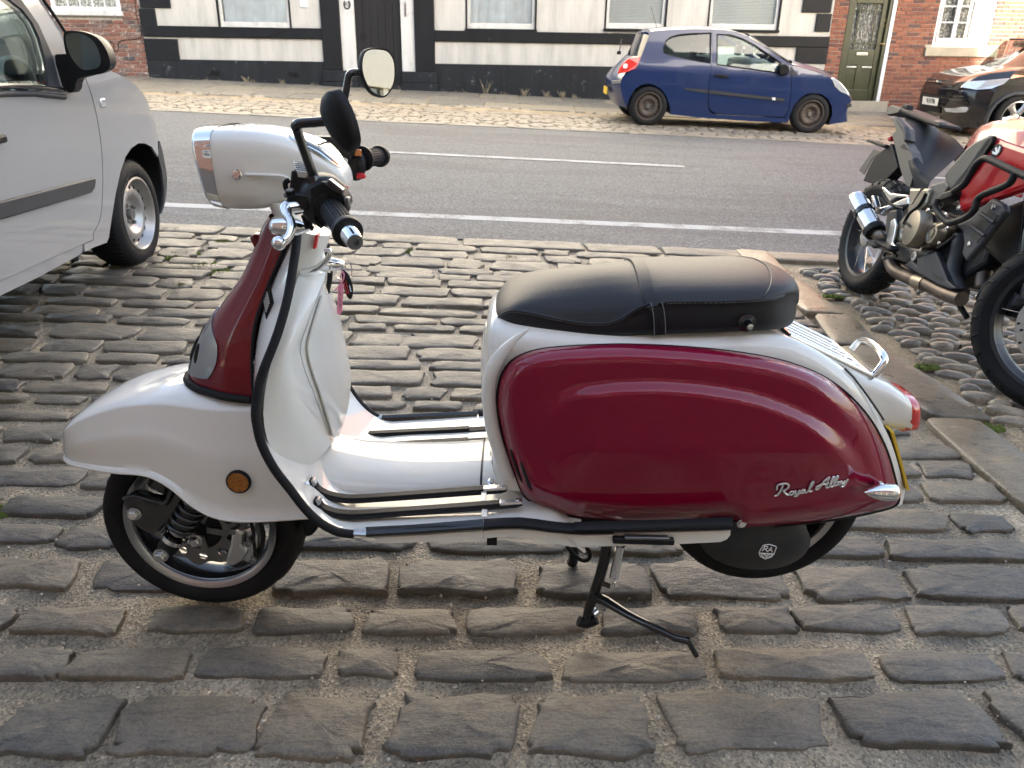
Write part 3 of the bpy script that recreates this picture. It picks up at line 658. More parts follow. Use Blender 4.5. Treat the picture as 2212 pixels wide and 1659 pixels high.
# doorway
zd = lambda u, v: fx(u, v)[1]
PB = zd(*Z2p(550, 462))
for a, b, nm in ((D0, xq(Z2p(5, 200)), 'pilaster'), (xq(Z2p(480, 200)), D1, 'pilaster')): bxz(nm, bw, 'black_render', a, b, PB + .002, ZTOP - .01, YF - .06, YF + .15, .01)
for a, b in ((xq(Z2p(5, 200)), xq(Z2p(96, 200))), (xq(Z2p(392, 200)), xq(Z2p(480, 200)))): bxz('door_post', bw, 'old_white', a + .002, b - .002, PB - .02, ZTOP - .01, YF - .01, YF + .15)
for a, b in ((D0 - .03, xq(Z2p(100, 200))), (xq(Z2p(390, 200)), D1 + .04)):
    bxz('plinth_block', bw, 'black_plinth', a, b, PB - .22, PB, YF - .09, YF + .15, .012); bxz('plinth_block', bw, 'black_plinth', a - .02, b + .02, zb(a) - .1, PB - .222, YF - .11, YF + .15, .012)
dx0, dx1 = xq(Z2p(98, 250)), xq(Z2p(391, 250)); dzz = zd(*Z2p(250, 540))
door = thing('door', '', '', loc=(0, 0, 0)); del door['label']; del door['category']; door.parent = bw
n = 6
for i in range(n):
    mb = MB(); dbox(mb, bw, lerp(dx0, dx1, i / n) + .002, lerp(dx0, dx1, (i + 1) / n) - .003, dzz, ZTOP - .02, YF + .06 + .002 * (i % 2), YF + .1); mb.build('plank', MAT['door_black'], door, smooth=False, bevel=.004)
mb = MB(); kp = Vector(at(*Z2p(150, 235), YF + .05)) - bw.location
mb.lathe([(.05, 0), (.055, -.008), (.06, 0)], kp, (0, 1, 0), 20); mb.build('knocker', MAT['matt_black'], door)
bxz('doorstep', bw, 'black_plinth', dx0, dx1, zb(dx0) - .1, dzz - .002, YF - .02, YF + .15, .01)
hp = Vector(at(*Z2p(45, 28), YF - .02)) - bw.location
mb = MB(); mb.tube([hp + Vector((.06 * math.sin(q), 0, -.08 * math.cos(q))) for q in [R(a) for a in range(-140, 141, 20)]], .012, 6); mb.build('horseshoe', MAT['matt_black'], bw)
text_part('house_number', '45', .12, MAT['ink'], bw, hp + Vector((0, .008, 0)), (1, 0, 0), (0, 0, 1), .002)
ip = Vector(at(*Z2p(420, 60), YF - .012)) - bw.location
mb = MB(); mb.box(ip, (.055, .02, .26)); ic = mb.build('intercom', MAT['alloy'], bw, smooth=False, bevel=.004)
mb = MB()
for q in range(7): mb.box(ip + Vector((0, -.012, -.1 + q * .03)), (.036, .006, .014))
mb.build('button', MAT['dark_alloy'], ic, smooth=False)
mp = Vector(at(*Z1p(1955, 20), YF - .01)) - bw.location
mb = MB(); mb.box(mp, (.16, .02, .16)); mb.build('plaque', MAT['white_frame'], bw, smooth=False, bevel=.005)
for p in (Z1p(1380, 470), Z1p(1890, 480)):
    c = Vector(at(*p, YF - .035)) - bw.location; mb = MB()
    for q in range(5): mb.box(c + Vector((0, 0, -.04 + q * .02)), (.22, .012, .008))
    mb.build('air_vent', MAT['matt_black'], bw, smooth=False)
c = [Vector(at(*Z1p(*p), YF - .06)) - bw.location for p in ((1510, 185), (1560, 215), (1640, 238), (1730, 235), (1800, 205), (1850, 185))]
mb = MB(); mb.tube(c, .006, 6, sp=4); mb.build('cable', MAT['rubber'], bw)
# ------------------------------------------------------------------ brick houses
def brick_field(house, x0, x1, z0, z1, holes, mat, limit=300, stuff_name='far_bricks', prio=None, yoff=0):
    base = MB(); base.box((0, 0, 0), (.214, .1, .064)); mesh = base.mesh('brick', MAT[mat], False); half = MB(); half.box((0, 0, 0), (.102, .1, .064)); hm = half.mesh('brick_half', MAT[mat], False)
    for m_ in (mesh, hm):
        bm = bmesh.new(); bm.from_mesh(m_); bmesh.ops.bevel(bm, geom=bm.edges[:], offset=.004, segments=1, affect='EDGES'); bm.to_mesh(m_); bm.free()
    cells = []; r_ = 0; z = z0
    while z < z1:
        x = x0 + (0 if r_ % 2 else -.1125)
        while x < x1:
            xa, xb = max(x, x0), min(x + .214, x1)
            if xb - xa > .05:
                hs_ = [(xa, xb)]
                for hx0, hx1, hz0, hz1 in holes:
                    if z + .064 > hz0 and z < hz1:
                        nh = []
                        for p, q in hs_:
                            if q <= hx0 or p >= hx1: nh.append((p, q))
                            else:
                                if p < hx0 - .03: nh.append((p, hx0 - .004))
                                if q > hx1 + .03: nh.append((hx1 + .004, q))
                        hs_ = nh
                for p, q in hs_:
                    if z + .07 > zb(p): cells.append((p, q, z))
            x += .225
        z += .075; r_ += 1
    cells.sort(key=lambda c_: prio(c_) if prio else 0)
    rg = random.Random(2); st = MB()
    for i, (p, q, z) in enumerate(cells):
        if i < limit:
            o = bpy.data.objects.new('brick', mesh if q - p > .15 else hm); COL.objects.link(o); o.parent = house
            o.location = Vector(((p + q) / 2, YF + .05 + yoff + rg.uniform(-.004, .003), z + .032)) - house.location; o.scale.x = (q - p) / (.214 if q - p > .15 else .102)
        else: st.box(Vector(((p + q) / 2, YF + .05 + yoff + rg.uniform(-.004, .003), z + .032)) - house.location, (q - p, .1, .064))
    if st.f: st.build(stuff_name, MAT[mat], house, smooth=False, kind='stuff')
# house on the right
rx0, rx1 = XR, xq((2290, 100))
rh = thing('red_brick_house', 'red brick house with olive green front door and white casement window', 'house', loc=Vector((rx0, YF, PAVE1)))
dl, dr = xq(Z3p(1055, 250)), xq(Z3p(1330, 250)); dz0 = fx(*Z3p(1160, 650))[1]; dz1 = dz0 + 2.25
wl, wr, wz0, wz1_ = *[xq(Z3p(q, 150)) for q in (1650, 2012)], fx(*Z3p(1800, 305))[1], fx(*Z3p(1800, 305))[1] + 1.35
sl0, sl1, sz0, sz1 = rect(Z3p(1570, 307), Z3p(2035, 365))
holes = [(dl, dr + .09, dz0 - .4, dz1), (wl, wr, wz0 - .02, wz1_), (sl0, sl1, sz0 - .002, sz1)]
bxz('wall', rh, 'wall_mortar', rx0, dl, .3, 3.7, YF + .012, YF + .12, 0); bxz('wall', rh, 'wall_mortar', dr + .09, wl, .3, 3.7, YF + .012, YF + .12, 0); bxz('wall', rh, 'wall_mortar', wl, wr, .3, wz0 - .02, YF + .012, YF + .12, 0); bxz('wall', rh, 'wall_mortar', wr, rx1, .3, 3.7, YF + .012, YF + .12, 0)
bxz('back_wall', rh, 'room', rx0, rx1, .3 , 10.8, YF + .4, YF + .5, 0); bxz('upper_wall', rh, 'upper_brick', rx0, rx1, 3.702 , 10.8, YF, YF + .3, 0); bxz('lintel', rh, 'wall_mortar', dl, dr + .09, dz1, 3.7, YF + .01, YF + .12)
carx = xq((1985, 200))
brick_field(rh, rx0 + .004, rx1, .62, 3.68, holes, 'brick_red', 300, 'more_bricks', lambda c_: (c_[2] > 3.05) * 9 + (c_[0] > carx and c_[2] < 1.9) * 5 + abs(c_[2] - 2.2))
bxz('window_sill', rh, 'stone_sill', sl0, sl1, sz0, sz1, YF - .05, YF + .1, .01)
mb = MB(); fw = .055
for q in ((wl, wl + fw, wz0, wz1_), (wr - fw, wr, wz0, wz1_), (wl + fw, wr - fw, wz0, wz0 + .09), (wl + fw, wr - fw, wz1_ - .06, wz1_)): dbox(mb, rh, *q, YF + .03, YF + .11)
win = mb.build('window', MAT['white_frame'], rh, smooth=False, bevel=.006)
cw = (wr - wl - 2 * fw) / 3
for i in range(3):
    a = wl + fw + cw * i; mb = MB(); s_ = .04
    for q in ((a + .003, a + s_, wz0 + .09, wz1_ - .06), (a + cw - s_, a + cw - .003, wz0 + .09, wz1_ - .06), (a + s_, a + cw - s_, wz0 + .092, wz0 + .17)): dbox(mb, rh, *q, YF + .015, YF + .075)
    for r_ in (1, 2, 3): dbox(mb, rh, a + s_, a + cw - s_, wz0 + .17 + r_ * .29 - .012, wz0 + .17 + r_ * .29 + .012, YF + .03, YF + .06)
    mb.build('casement', MAT['white_frame'], win, smooth=False, bevel=.004)
    for r_ in range(4):
        mb = MB(); dbox(mb, rh, a + s_, a + cw - s_, wz0 + .17 + r_ * .29 + .012, wz0 + .17 + (r_ + 1) * .29 - .012, YF + .042, YF + .046); mb.build('pane', MAT['glass'], win, smooth=False)
curtain(rh, win, wl + fw, wr - fw, wz0 + .1, wz1_ - .06, YF + .13, 'lace', .012, .08, 'lace_curtain')
# green door with the number 46
gd = thing('front_door', '', '', loc=(0, 0, 0)); del gd['label']; del gd['category']; gd.parent = rh
mb = MB()
for q in ((dl, dl + .06, dz0, dz1), (dr - .06, dr, dz0, dz1), (dl + .06, dr - .06, dz1 - .07, dz1)): dbox(mb, rh, *q, YF + .0, YF + .12)
mb.build('door_frame', MAT['door_green'], gd, smooth=False, bevel=.005)
mb = MB(); dbox(mb, rh, dr + .002, dr + .075, dz0 - .04, dz1, YF - .02, YF + .11); mb.build('white_jamb', MAT['white_frame'], gd, smooth=False, bevel=.004)
a, b = dl + .062, dr - .062; gz0 = fx(*Z3p(1190, 318))[1]; gz1 = fx(*Z3p(1230, 20))[1]; W_ = b - a
mb = MB(); yy = (YF + .05, YF + .1)
for q in ((a, a + .09, dz0 + .02, dz1 - .075), (b - .11, b, dz0 + .02, dz1 - .075), (a + .09, b - .11, dz0 + .02, dz0 + .22), (a + .09, b - .11, gz0 - .3, gz0), (a + .09, b - .11, gz1, dz1 - .075), (a + W_ / 2 - .06, a + W_ / 2 + .04, dz0 + .22, gz0 - .3)): dbox(mb, rh, *q, *yy)
mb.build('door_leaf', MAT['door_green'], gd, smooth=False, bevel=.008)
for q in ((a + .08, a + W_ / 2 - .05), (a + W_ / 2 + .03, b - .1)):
    mb = MB(); dbox(mb, rh, q[0], q[1], dz0 + .21, gz0 - .29, YF + .068, YF + .09); mb.build('door_panel', MAT['door_green'], gd, smooth=False)
    mb = MB(); dbox(mb, rh, q[0] + .02, q[1] - .02, gz0 - .345, gz0 - .315, YF + .04, YF + .07); mb.build('moulding', MAT['alloy'], gd, smooth=False, bevel=.004)
ga, gb = a + .09, b - .11; mb = MB(); dbox(mb, rh, ga, gb, gz0, gz1, YF + .074, YF + .077); mb.build('glass', MAT['glass'], gd, smooth=False)
mb = MB()
for xx in (ga + .1, gb - .1): dbox(mb, rh, xx - .011, xx + .011, gz0, gz1, YF + .06, YF + .085)
for z in (gz0 + .12, gz1 - .12): dbox(mb, rh, ga, gb, z - .011, z + .011, YF + .061, YF + .084)
mb.build('glazing_bars', MAT['door_green'], gd, smooth=False)
curtain(rh, gd, ga, gb, gz0, gz1, YF + .12, 'lace', .008, .06, 'lace_curtain')
c = (Vector(at(*Z3p(1170, 347), YF + .04))) - rh.location; mb = MB(); mb.box(c, (.23, .02, .055)); lb = mb.build('letterbox', MAT['alloy'], gd, smooth=False, bevel=.006); mb = MB(); mb.box(c + Vector((0, -.012, 0)), (.17, .006, .02)); mb.build('flap', MAT['dark_alloy'], lb, smooth=False)
brass = M('brass', (.45, .33, .14), .35, .9); MAT['brass'] = brass
c = Vector(at(*Z3p(1308, 290), YF + .04)) - rh.location; mb = MB(); mb.box(c, (.035, .012, .16)); mb.tube([c + Vector((0, -.01, .02)), c + Vector((0, -.05, .02)), c + Vector((-.09, -.05, .02))], .009, 8); mb.build('door_handle', brass, gd)
for ch, yv in (('4', 130), ('6', 165)):
    c = Vector(at(*Z3p(1329, yv), YF - .002)) - rh.location; text_part('house_number', ch, .12, brass, gd, c + Vector((0, .05, 0)), (1, 0, 0), (0, 0, 1), .003)
bxz('doorstep', rh, 'stone_sill', dl - .1, dr + .2, zb(dr) - .1, dz0 + .005, YF - .16, YF + .12, .012)
# house on the left
lx0 = xq((60, 80)) - 1.2
lh = thing('old_brick_house', 'weathered mixed brick house with a cream painted window at left end of street', 'house', loc=Vector((XL, YF, PAVE1)))
wx0, wx1, lwz0, _ = rect(Z1p(330, 0), Z1p(775, 102)); lwz1 = lwz0 + 1.6
bxz('wall', lh, 'wall_mortar', lx0, XL, .4, lwz0, YF + .012, YF + .12, 0); bxz('wall', lh, 'wall_mortar', lx0, wx0, lwz0, 3.7, YF + .012, YF + .12, 0); bxz('wall', lh, 'wall_mortar', wx1, XL, lwz0, 3.7, YF + .012, YF + .12, 0)
bxz('back_wall', lh, 'room', lx0, XL, .4 , 10.8, YF + .4, YF + .5, 0); bxz('upper_wall', lh, 'bounce_render', lx0, XL, 3.702 , 10.8, YF, YF + .3, 0)  # unseen upper wall in pale render, put there to strengthen the warm backlight
brick_field(lh, lx0 + 1.2, XL - .004, .9, 3.68, [(wx0, wx1, lwz0 - .001, lwz1)], 'brick_old', 300, 'more_bricks', lambda c_: (c_[2] > 3.0) * 5 + abs(c_[2] - 2))
mb = MB(); dbox(mb, lh, wx0 - .03, wx1 + .04, lwz0, lwz0 + .09, YF - .06, YF + .1); mb.build('window_sill', MAT['old_white'], lh, smooth=False, bevel=.01)
mb = MB()
for q in ((wx0, wx0 + .08, lwz0 + .09, lwz1), (wx1 - .08, wx1, lwz0 + .09, lwz1), (wx0 + .08, wx1 - .08, lwz0 + .09, lwz0 + .17), (wx0 + .08, wx1 - .08, lwz1 - .06, lwz1)): dbox(mb, lh, *q, YF + .0, YF + .1)
for i in (1, 2, 3, 4): xx = lerp(wx0 + .08, wx1 - .08, i / 5); dbox(mb, lh, xx - .014, xx + .014, lwz0 + .17, lwz1 - .06, YF + .03, YF + .07)
for i in (1, 2): z = lerp(lwz0 + .17, lwz1, i / 3); dbox(mb, lh, wx0 + .08, wx1 - .08, z - .012, z + .012, YF + .032, YF + .068)
win = mb.build('window', MAT['white_frame'], lh, smooth=False, bevel=.004)
mb = MB(); dbox(mb, lh, wx0 + .08, wx1 - .08, lwz0 + .17, lwz1 - .06, YF + .05, YF + .053); mb.build('pane', MAT['glass'], win, smooth=False)
curtain(lh, win, wx0 + .08, wx1 - .08, lwz0 + .1, lwz1 - .06, YF + .13, 'lace', .01, .09, 'net_curtain')
c = [Vector(at(*Z1p(*p), YF - .01)) - lh.location for p in ((868, 0), (880, 120), (905, 190), (895, 245), (770, 265), (760, 320), (735, 330), (730, 290), (705, 260))]
mb = MB(); mb.tube(c, .007, 6, sp=4); mb.build('cable', MAT['rubber'], lh)
# roofs of the far row
for h_, a, b in ((bw, XL, XR), (rh, rx0, rx1), (lh, lx0, XL)):
    mb = MB(); mb.add([Vector(p) - h_.location for p in ((a, YF - .25, 10.75), (b, YF - .25, 10.75), (b, YF + 4, 13.2), (a, YF + 4, 13.2), (a, YF - .25, 10.9), (b, YF - .25, 10.9), (b, YF + 4, 13.35), (a, YF + 4, 13.35))], [(0, 1, 2, 3), (4, 5, 6, 7), (0, 1, 5, 4), (1, 2, 6, 5), (2, 3, 7, 6), (3, 0, 4, 7)]); mb.build('roof', MAT['slate'], h_, smooth=False)
# ------------------------------------------------------------------ the row behind the camera: it shades the street and shows in paint and chrome
def rear_house(name, label, x0, x1, h, mat, trim, shop=False):
    t = thing(name, label, 'house', loc=Vector(((x0 + x1) / 2, -7, -.5))); L = t.location
    bxz('wall', t, mat, x0, x1, -.9, h, -11, -7, 0)
    n = max(2, round((x1 - x0) / 2.3))
    for i in range(n):
        cx = lerp(x0, x1, (i + .5) / n)
        for zf in ((1.0, 4.2, 7.3, 9.9) if not shop else (4.6, 7.4, 10)):
            if zf + 1.7 > h: continue
            mb = MB(); W2 = .55
            for q in ((cx - W2, cx - W2 + .09, zf, zf + 1.7), (cx + W2 - .09, cx + W2, zf, zf + 1.7), (cx - W2 + .09, cx + W2 - .09, zf, zf + .1), (cx - W2 + .09, cx + W2 - .09, zf + 1.6, zf + 1.7), (cx - W2 + .09, cx + W2 - .09, zf + .82, zf + .88)): dbox(mb, t, *q, -7.0, -6.94)
            f = mb.build('window', MAT['white_frame'], t, smooth=False); mb = MB(); dbox(mb, t, cx - W2 + .09, cx + W2 - .09, zf + .1, zf + 1.6, -6.985, -6.975); mb.build('pane', MAT['shop_glass'], f, smooth=False)
            mb = MB(); dbox(mb, t, cx - W2 - .1, cx + W2 + .1, zf - .12, zf - .002, -7.0, -6.88); mb.build('sill', MAT['stone_sill'], f, smooth=False)
    if shop:
        mb = MB(); dbox(mb, t, x0 + .3, x1 - .3, 2.6, 3.4, -6.99, -6.8); mb.build('fascia', MAT[trim], t, smooth=False, bevel=.02)
        for i in range(n + 1): xx = lerp(x0 + .45, x1 - .45, i / n); mb = MB(); dbox(mb, t, xx - .15, xx + .15, -.6, 2.598, -6.99, -6.85); mb.build('pilaster', MAT[trim], t, smooth=False)
        for i in range(n): xa, xb = lerp(x0 + .45, x1 - .45, i / n) + .15, lerp(x0 + .45, x1 - .45, (i + 1) / n) - .15; mb = MB(); dbox(mb, t, xa, xb, .3, 2.59, -6.985, -6.95); mb.build('shop_window', MAT['shop_glass'], t, smooth=False); mb = MB(); dbox(mb, t, xa, xb, -.6, .298, -6.99, -6.9); mb.build('stall_riser', MAT[trim], t, smooth=False)
    mb = MB(); mb.prism([Vector(p) - L for p in ((x0, -6.75, h), (x0, -11.2, h), (x0, -9, h + 1.6))], (x1 - x0, 0, 0)); mb.build('roof', MAT['slate'], t, smooth=False)
mk('shop_glass', (.03, .035, .04), .05, spec=.8); mk('shop_cream', (.62, .55, .40), .5, var=.05)
MAT['rear_brick'] = far_brick('rear_brick', (.30, .12, .075), (.22, .09, .06), (.3, .26, .21))
rear_house('brick_terrace', 'tall brick terrace across the near pavement, seen only in reflections', -16, -2.2, 12.0, 'rear_brick', 'white_frame')
rear_house('cream_shop', 'brick building with a cream shop front, seen only in the mirror', -2.2, 7.0, 12.4, 'rear_brick', 'shop_cream', True)
rear_house('brick_corner_house', 'cream rendered shop house seen only in the scooter mirror', 7.0, 22, 12.0, 'shop_cream', 'shop_cream', True)
# ================================================================== the scooter
YS = 1.47
fp = Vector((-.1, YS, gz(-.1, YS) - .004))
SF = Frame(fp, (1, 0, 0), (0, -.025, 1))
scooter = thing('motor_scooter', 'cream motor scooter with dark red side panel standing on its centre stand', 'scooter', SF)
S = SF.y
def Sp(pts, lat): return [S(p[0], p[1], p[2] if len(p) > 2 else lat) for p in pts]
def part(mb, name, mat, parent=None, **k): return mb.build(name, MAT[mat], parent or scooter, **k)
V3 = Vector
def poly_dist(pts):
    A = np.array([p[:2] for p in pts]); Bq = np.roll(A, -1, 0); D = Bq - A; L2 = (D * D).sum(1)
    def f(u, v):
        P = np.array((u, v)); t = np.clip(((P - A) * D).sum(1) / L2, 0, 1); return float(np.sqrt((((A + D * t[:, None]) - P) ** 2).sum(1).min()))
    return f
# ---- wheels
FWc = S(431, 1124, -.047); RWc = S(1655, 1080, -.047); FWc.y = RWc.y = 0; WR = .222; FWc.z -= .014
def scooter_wheel(c, front):
    root = thing('front_wheel' if front else 'rear_wheel', '', ''); del root['label']; del root['category']; root.parent = scooter; root.location = c; root.scale = (.955, .955, .955) if front else (.94, .94, .94)
    mb = MB(); t = [(.178, -.045), (.184, -.053), (.20, -.059), (.215, -.058), (.226, -.047), (.232, -.03), (.2355, -.012), (.2355, .012), (.232, .03), (.226, .047), (.215, .058), (.2, .059), (.184, .053), (.178, .045)]
    mb.lathe(t, ax=(0, 1, 0), n=72); part(mb, 'tyre', 'rubber', root, ang=60)
    mb = MB()
    for i in range(26):
        for sg in (-1, 1):
            a0 = 2 * math.pi * i / 26; P = []
            for k in range(4):
                a = a0 + k * .055 * (1 if sg > 0 else 1); l = sg * (.008 + k * .011); r = .2349 - .0045 * (k / 3) ** 2 * 1.6
                P.append((r * math.sin(a), l, r * math.cos(a)))
            mb.tube(P, .0022, 5)
    part(mb, 'tread_grooves', 'ink', root, kind='stuff')
    mb = MB(); mb.lathe([(.179, -.050), (.177, -.053), (.166, -.050), (.1605, -.046), (.1595, -.040), (.1595, .040), (.1605, .046), (.166, .050), (.179, .05)], n=72); part(mb, 'rim', 'rim_alloy', root)
    mb = MB(); mb.lathe([(.159, -.039), (.154, -.03), (.148, 0), (.154, .03), (.159, .039)], n=48); mb.lathe([(.0, -.05), (.03, -.05), (.034, -.03), (.036, .03), (0, .05)], n=24)
    for k in range(5):
        a = 2 * math.pi * k / 5 + .3; mb.box(V3((math.sin(a) * .092, .012, math.cos(a) * .092)), (.034, .022, .125), m=Matrix.Rotation(a, 3, 'Y'))
    part(mb, 'hub', 'gloss_black', root, bevel=.003)
    if front:
        mb = MB(); pr = []
        n = 60; out_ = []; inn = []
        for k in range(n):
            a = 2 * math.pi * k / n; r = .098 + .006 * math.sin(a * 10); out_.append((r * math.sin(a), r * math.cos(a))); inn.append((.056 * math.sin(a), .056 * math.cos(a)))
        holes = [inn]
        for k in range(10):
            a = 2 * math.pi * k / 10; holes.append([((.077 + .011 * math.cos(q) * 1) * math.sin(a + .13 * math.sin(q)), (.077 + .011 * math.cos(q)) * math.cos(a + .13 * math.sin(q))) for q in [R(x) for x in range(0, 360, 45)]])
        mb.panel(out_, lambda u, v: (u, -.062, v), 9, holes); part(mb, 'brake_disc', 'dark_alloy', root, solid=.004, smooth=False)
        mb = MB()
        for k in range(5):
            a = 2 * math.pi * k / 5 + .5; mb.box(V3((math.sin(a) * .044, -.0605, math.cos(a) * .044)), (.016, .004, .05), m=Matrix.Rotation(a, 3, 'Y'))
        part(mb, 'disc_carrier', 'dark_alloy', root, smooth=False)
    return root
fw_ = scooter_wheel(FWc, True); rw_ = scooter_wheel(RWc, False)
# fork link, shock absorber, caliper
mb = MB(); P = Sp(Z5([(528, 610), (545, 565), (600, 545), (720, 575), (800, 590), (835, 470), (900, 430), (960, 500), (930, 620), (850, 700), (760, 790), (690, 800), (620, 760), (560, 690)]), -.095)
mb.prism(P, (0, .028, 0)); part(mb, 'fork_link', 'gloss_black', bevel=.006, smooth=False)
mb = MB(); mb.tube(Sp(Z5([(535, 575), (600, 558), (720, 590), (805, 600), (850, 480)]), -.10), .006, 8, sp=3); part(mb, 'link_flange', 'gloss_black')
mb = MB(); mb.tube([S(*Z5([(880, 640)])[0], -.03), S(*Z5([(900, 200)])[0], -.03)], .03, 14); mb.box(S(*Z5([(1130, 720)])[0], -.045), (.1, .02, .12)); part(mb, 'fork_leg', 'matt_black')
def bolt(name, p, r, h, mat='alloy', ax=(0, -1, 0), parent=None, washer=True):
    mb = MB()
    if washer: mb.lathe([(0, 0), (r * 1.35, 0), (r * 1.35, h * .25), (r, h * .3)], p, ax, 20)
    mb.lathe([(r, h * .25), (r, h * .9), (r * .85, h), (0, h)], p, ax, 6); part(mb, name, mat, parent, smooth=False)
bolt('pivot_bolt', S(*Z5([(605, 665)])[0], -.096), .011, .014); bolt('axle_nut', S(*Z5([(1000, 835)])[0], -.075), .011, .016)
sa, sb = S(*Z5([(1035, 540)])[0], -.105), S(*Z5([(790, 925)])[0], -.105); ax = (sb - sa).normalized(); L = (sb - sa).length
sh = thing('shock_absorber', '', ''); del sh['label']; del sh['category']; sh.parent = scooter
mb = MB(); mb.lathe([(0, -.02), (.017, -.02), (.017, L * .6), (.019, L * .62)], sa, ax, 18); part(mb, 'damper', 'dark_alloy', sh)
mb = MB(); bu = ax.cross(V3((0, 1, 0))).normalized(); bv = ax.cross(bu); pts = []
for k in range(140): a = k * 2 * math.pi / 20; pts.append(sa + ax * (-.02 + k / 140 * L * .70) + (bu * math.cos(a) + bv * math.sin(a)) * .026)
mb.tube(pts, .0052, 7); part(mb, 'coil_spring', 'gloss_black', sh)
mb = MB(); mb.lathe([(.02, L * .66), (.028, L * .67), (.028, L * .73), (.021, L * .75)], sa, ax, 24); part(mb, 'spring_collar', 'chrome', sh)
mb = MB(); mb.lathe([(0, L * .73), (.021, L * .74), (.022, L * .9), (.018, L * .97), (0, L)], sa, ax, 18); part(mb, 'shock_foot', 'black_plastic', sh)
bolt('shock_bolt', S(*Z5([(775, 932)])[0], -.125), .012, .016, parent=sh)
cal = thing('brake_caliper', '', ''); del cal['label']; del cal['category']; cal.parent = scooter
mb = MB(); mb.prism(Sp(Z5([(1225, 780), (1265, 765), (1300, 800), (1290, 870), (1330, 920), (1290, 980), (1235, 1015), (1185, 990), (1195, 930), (1215, 870)]), -.115), (0, .05, 0)); part(mb, 'caliper_body', 'alloy', cal, bevel=.006, smooth=False)
mb = MB(); mb.prism(Sp(Z5([(1300, 770), (1370, 750), (1400, 830), (1390, 950), (1330, 1000), (1280, 960), (1320, 880)]), -.1), (0, .035, 0)); part(mb, 'caliper_bracket', 'alloy', cal, bevel=.008, smooth=False)
for q in ((1340, 850), (1370, 955), (1245, 770), (1185, 905)): bolt('caliper_bolt', S(*Z5([q])[0], -.104), .008, .012, 'dark_alloy', parent=cal, washer=False)
mb = MB(); mb.tube(Sp(Z5([(1340, 700), (1365, 780), (1370, 850), (1385, 960)]), -.1), .004, 6, sp=3); mb.tube(Sp(Z5([(1395, 690), (1430, 790), (1420, 880), (1385, 960)]), -.095), .005, 6, sp=3); part(mb, 'brake_hose', 'rubber')
mb = MB(); P = Sp(Z5([(1660, 690), (1785, 690), (1780, 770), (1745, 820), (1690, 832)]), -.06); mb.prism(P, (0, .12, 0)); part(mb, 'mud_flap', 'matt_black', bevel=.012, smooth=False)
# ---- front mudguard
ST = [((141, 968), (143, 978), .012), ((146, 938), (148, 990), .05), ((160, 910), (164, 999), .075), ((188, 878), (196, 1006), .095), ((235, 846), (252, 1015), .112), ((305, 818), (322, 1022), .124), ((385, 804), (372, 1047), .132), ((440, 802), (425, 1090), .138), ((500, 806), (478, 1114), .142), ((565, 806), (548, 1120), .145), ((650, 806), (672, 1112), .148)]
ST = cr([t[0] + t[1] + (t[2],) for t in ST], 5)
SEC = cr([(1.0, 0), (1.01, .16), (1.0, .38), (.95, .48), (.905, .57), (.875, .63), (.86, .66), (.845, .70), (.80, .76), (.66, .875), (.42, .965), (.2, .993), (0, 1)], 3)
rings = []
for i, s_ in enumerate(ST):
    wd = s_[4]; tp = S(s_[0], s_[1], .012); bt = S(s_[2], s_[3], -wd); ring = []
    f = sm(3, 16, i); vc = float(np.interp(s_[2], [140, 164, 196, 252, 322, 372, 425, 478, 548, 672], [955, 930, 908, 888, 874, 866, 862, 863, 870, 882]))
    cz = S(lerp(s_[2], s_[0], .66), vc, -.87 * wd).z; hc = min(.9, max(.45, (cz - bt.z) / (tp.z - bt.z)))
    for a_, h in SEC:
        h = h / .66 * hc if h < .66 else hc + (h - .66) / .34 * (1 - hc)
        soft = (math.cos(h * math.pi / 2) ** .8)
        lw = lerp(soft * .94 + .06 * (1 - h), a_, f) if h < 1 else 0
        flare = .012 * max(0, 1 - h / .05) * (1 if i > 2 else .5)
        ring.append(V3((lerp(bt.x, tp.x, h), -wd * lw - flare, lerp(bt.z, tp.z, h))))
    rings.append(ring + [V3((p.x, -p.y, p.z)) for p in reversed(ring[:-1])])
mb = MB(); mb.loft(rings, False, False); part(mb, 'front_mudguard', 'cream_paint', solid=.003, ang=80)
edge = [r[0] for r in rings]; mb = MB(); mb.tube([p + V3((0, .001, .001)) for p in edge], .0035, 6); part(mb, 'mudguard_lip', 'cream_paint')
rp = S(*Z5([(1274, 459)])[0], -.147)
mb = MB(); mb.lathe([(.025, 0), (.025, .006), (.0215, .0075)], rp, (0, -1, .05), 32); rf = part(mb, 'side_reflector', 'matt_black'); mb = MB(); mb.lathe([(0, .0078), (.0215, .0072), (.022, .004)], rp, (0, -1, .05), 32); m_, t_, b_2 = mat_base('reflector'); b_2.inputs['Base Color'].default_value = (.50, .17, .012, 1); b_2.inputs['Roughness'].default_value = .25
vo = nd(t_, 'ShaderNodeTexVoronoi'); vo.inputs['Scale'].default_value = 500; t_.links.new(coord(t_), vo.inputs['Vector']); bump(t_, b_2, vo.outputs['Distance'], .8, .002); rr_ = ramp(t_, vo.outputs['Distance'], [(0, (.75, .27, .02)), (.6, (.25, .08, .005))]); t_.links.new(rr_.outputs[0], b_2.inputs['Base Color']); MAT['reflector'] = m_
part(mb, 'reflector_lens', 'reflector', rf)
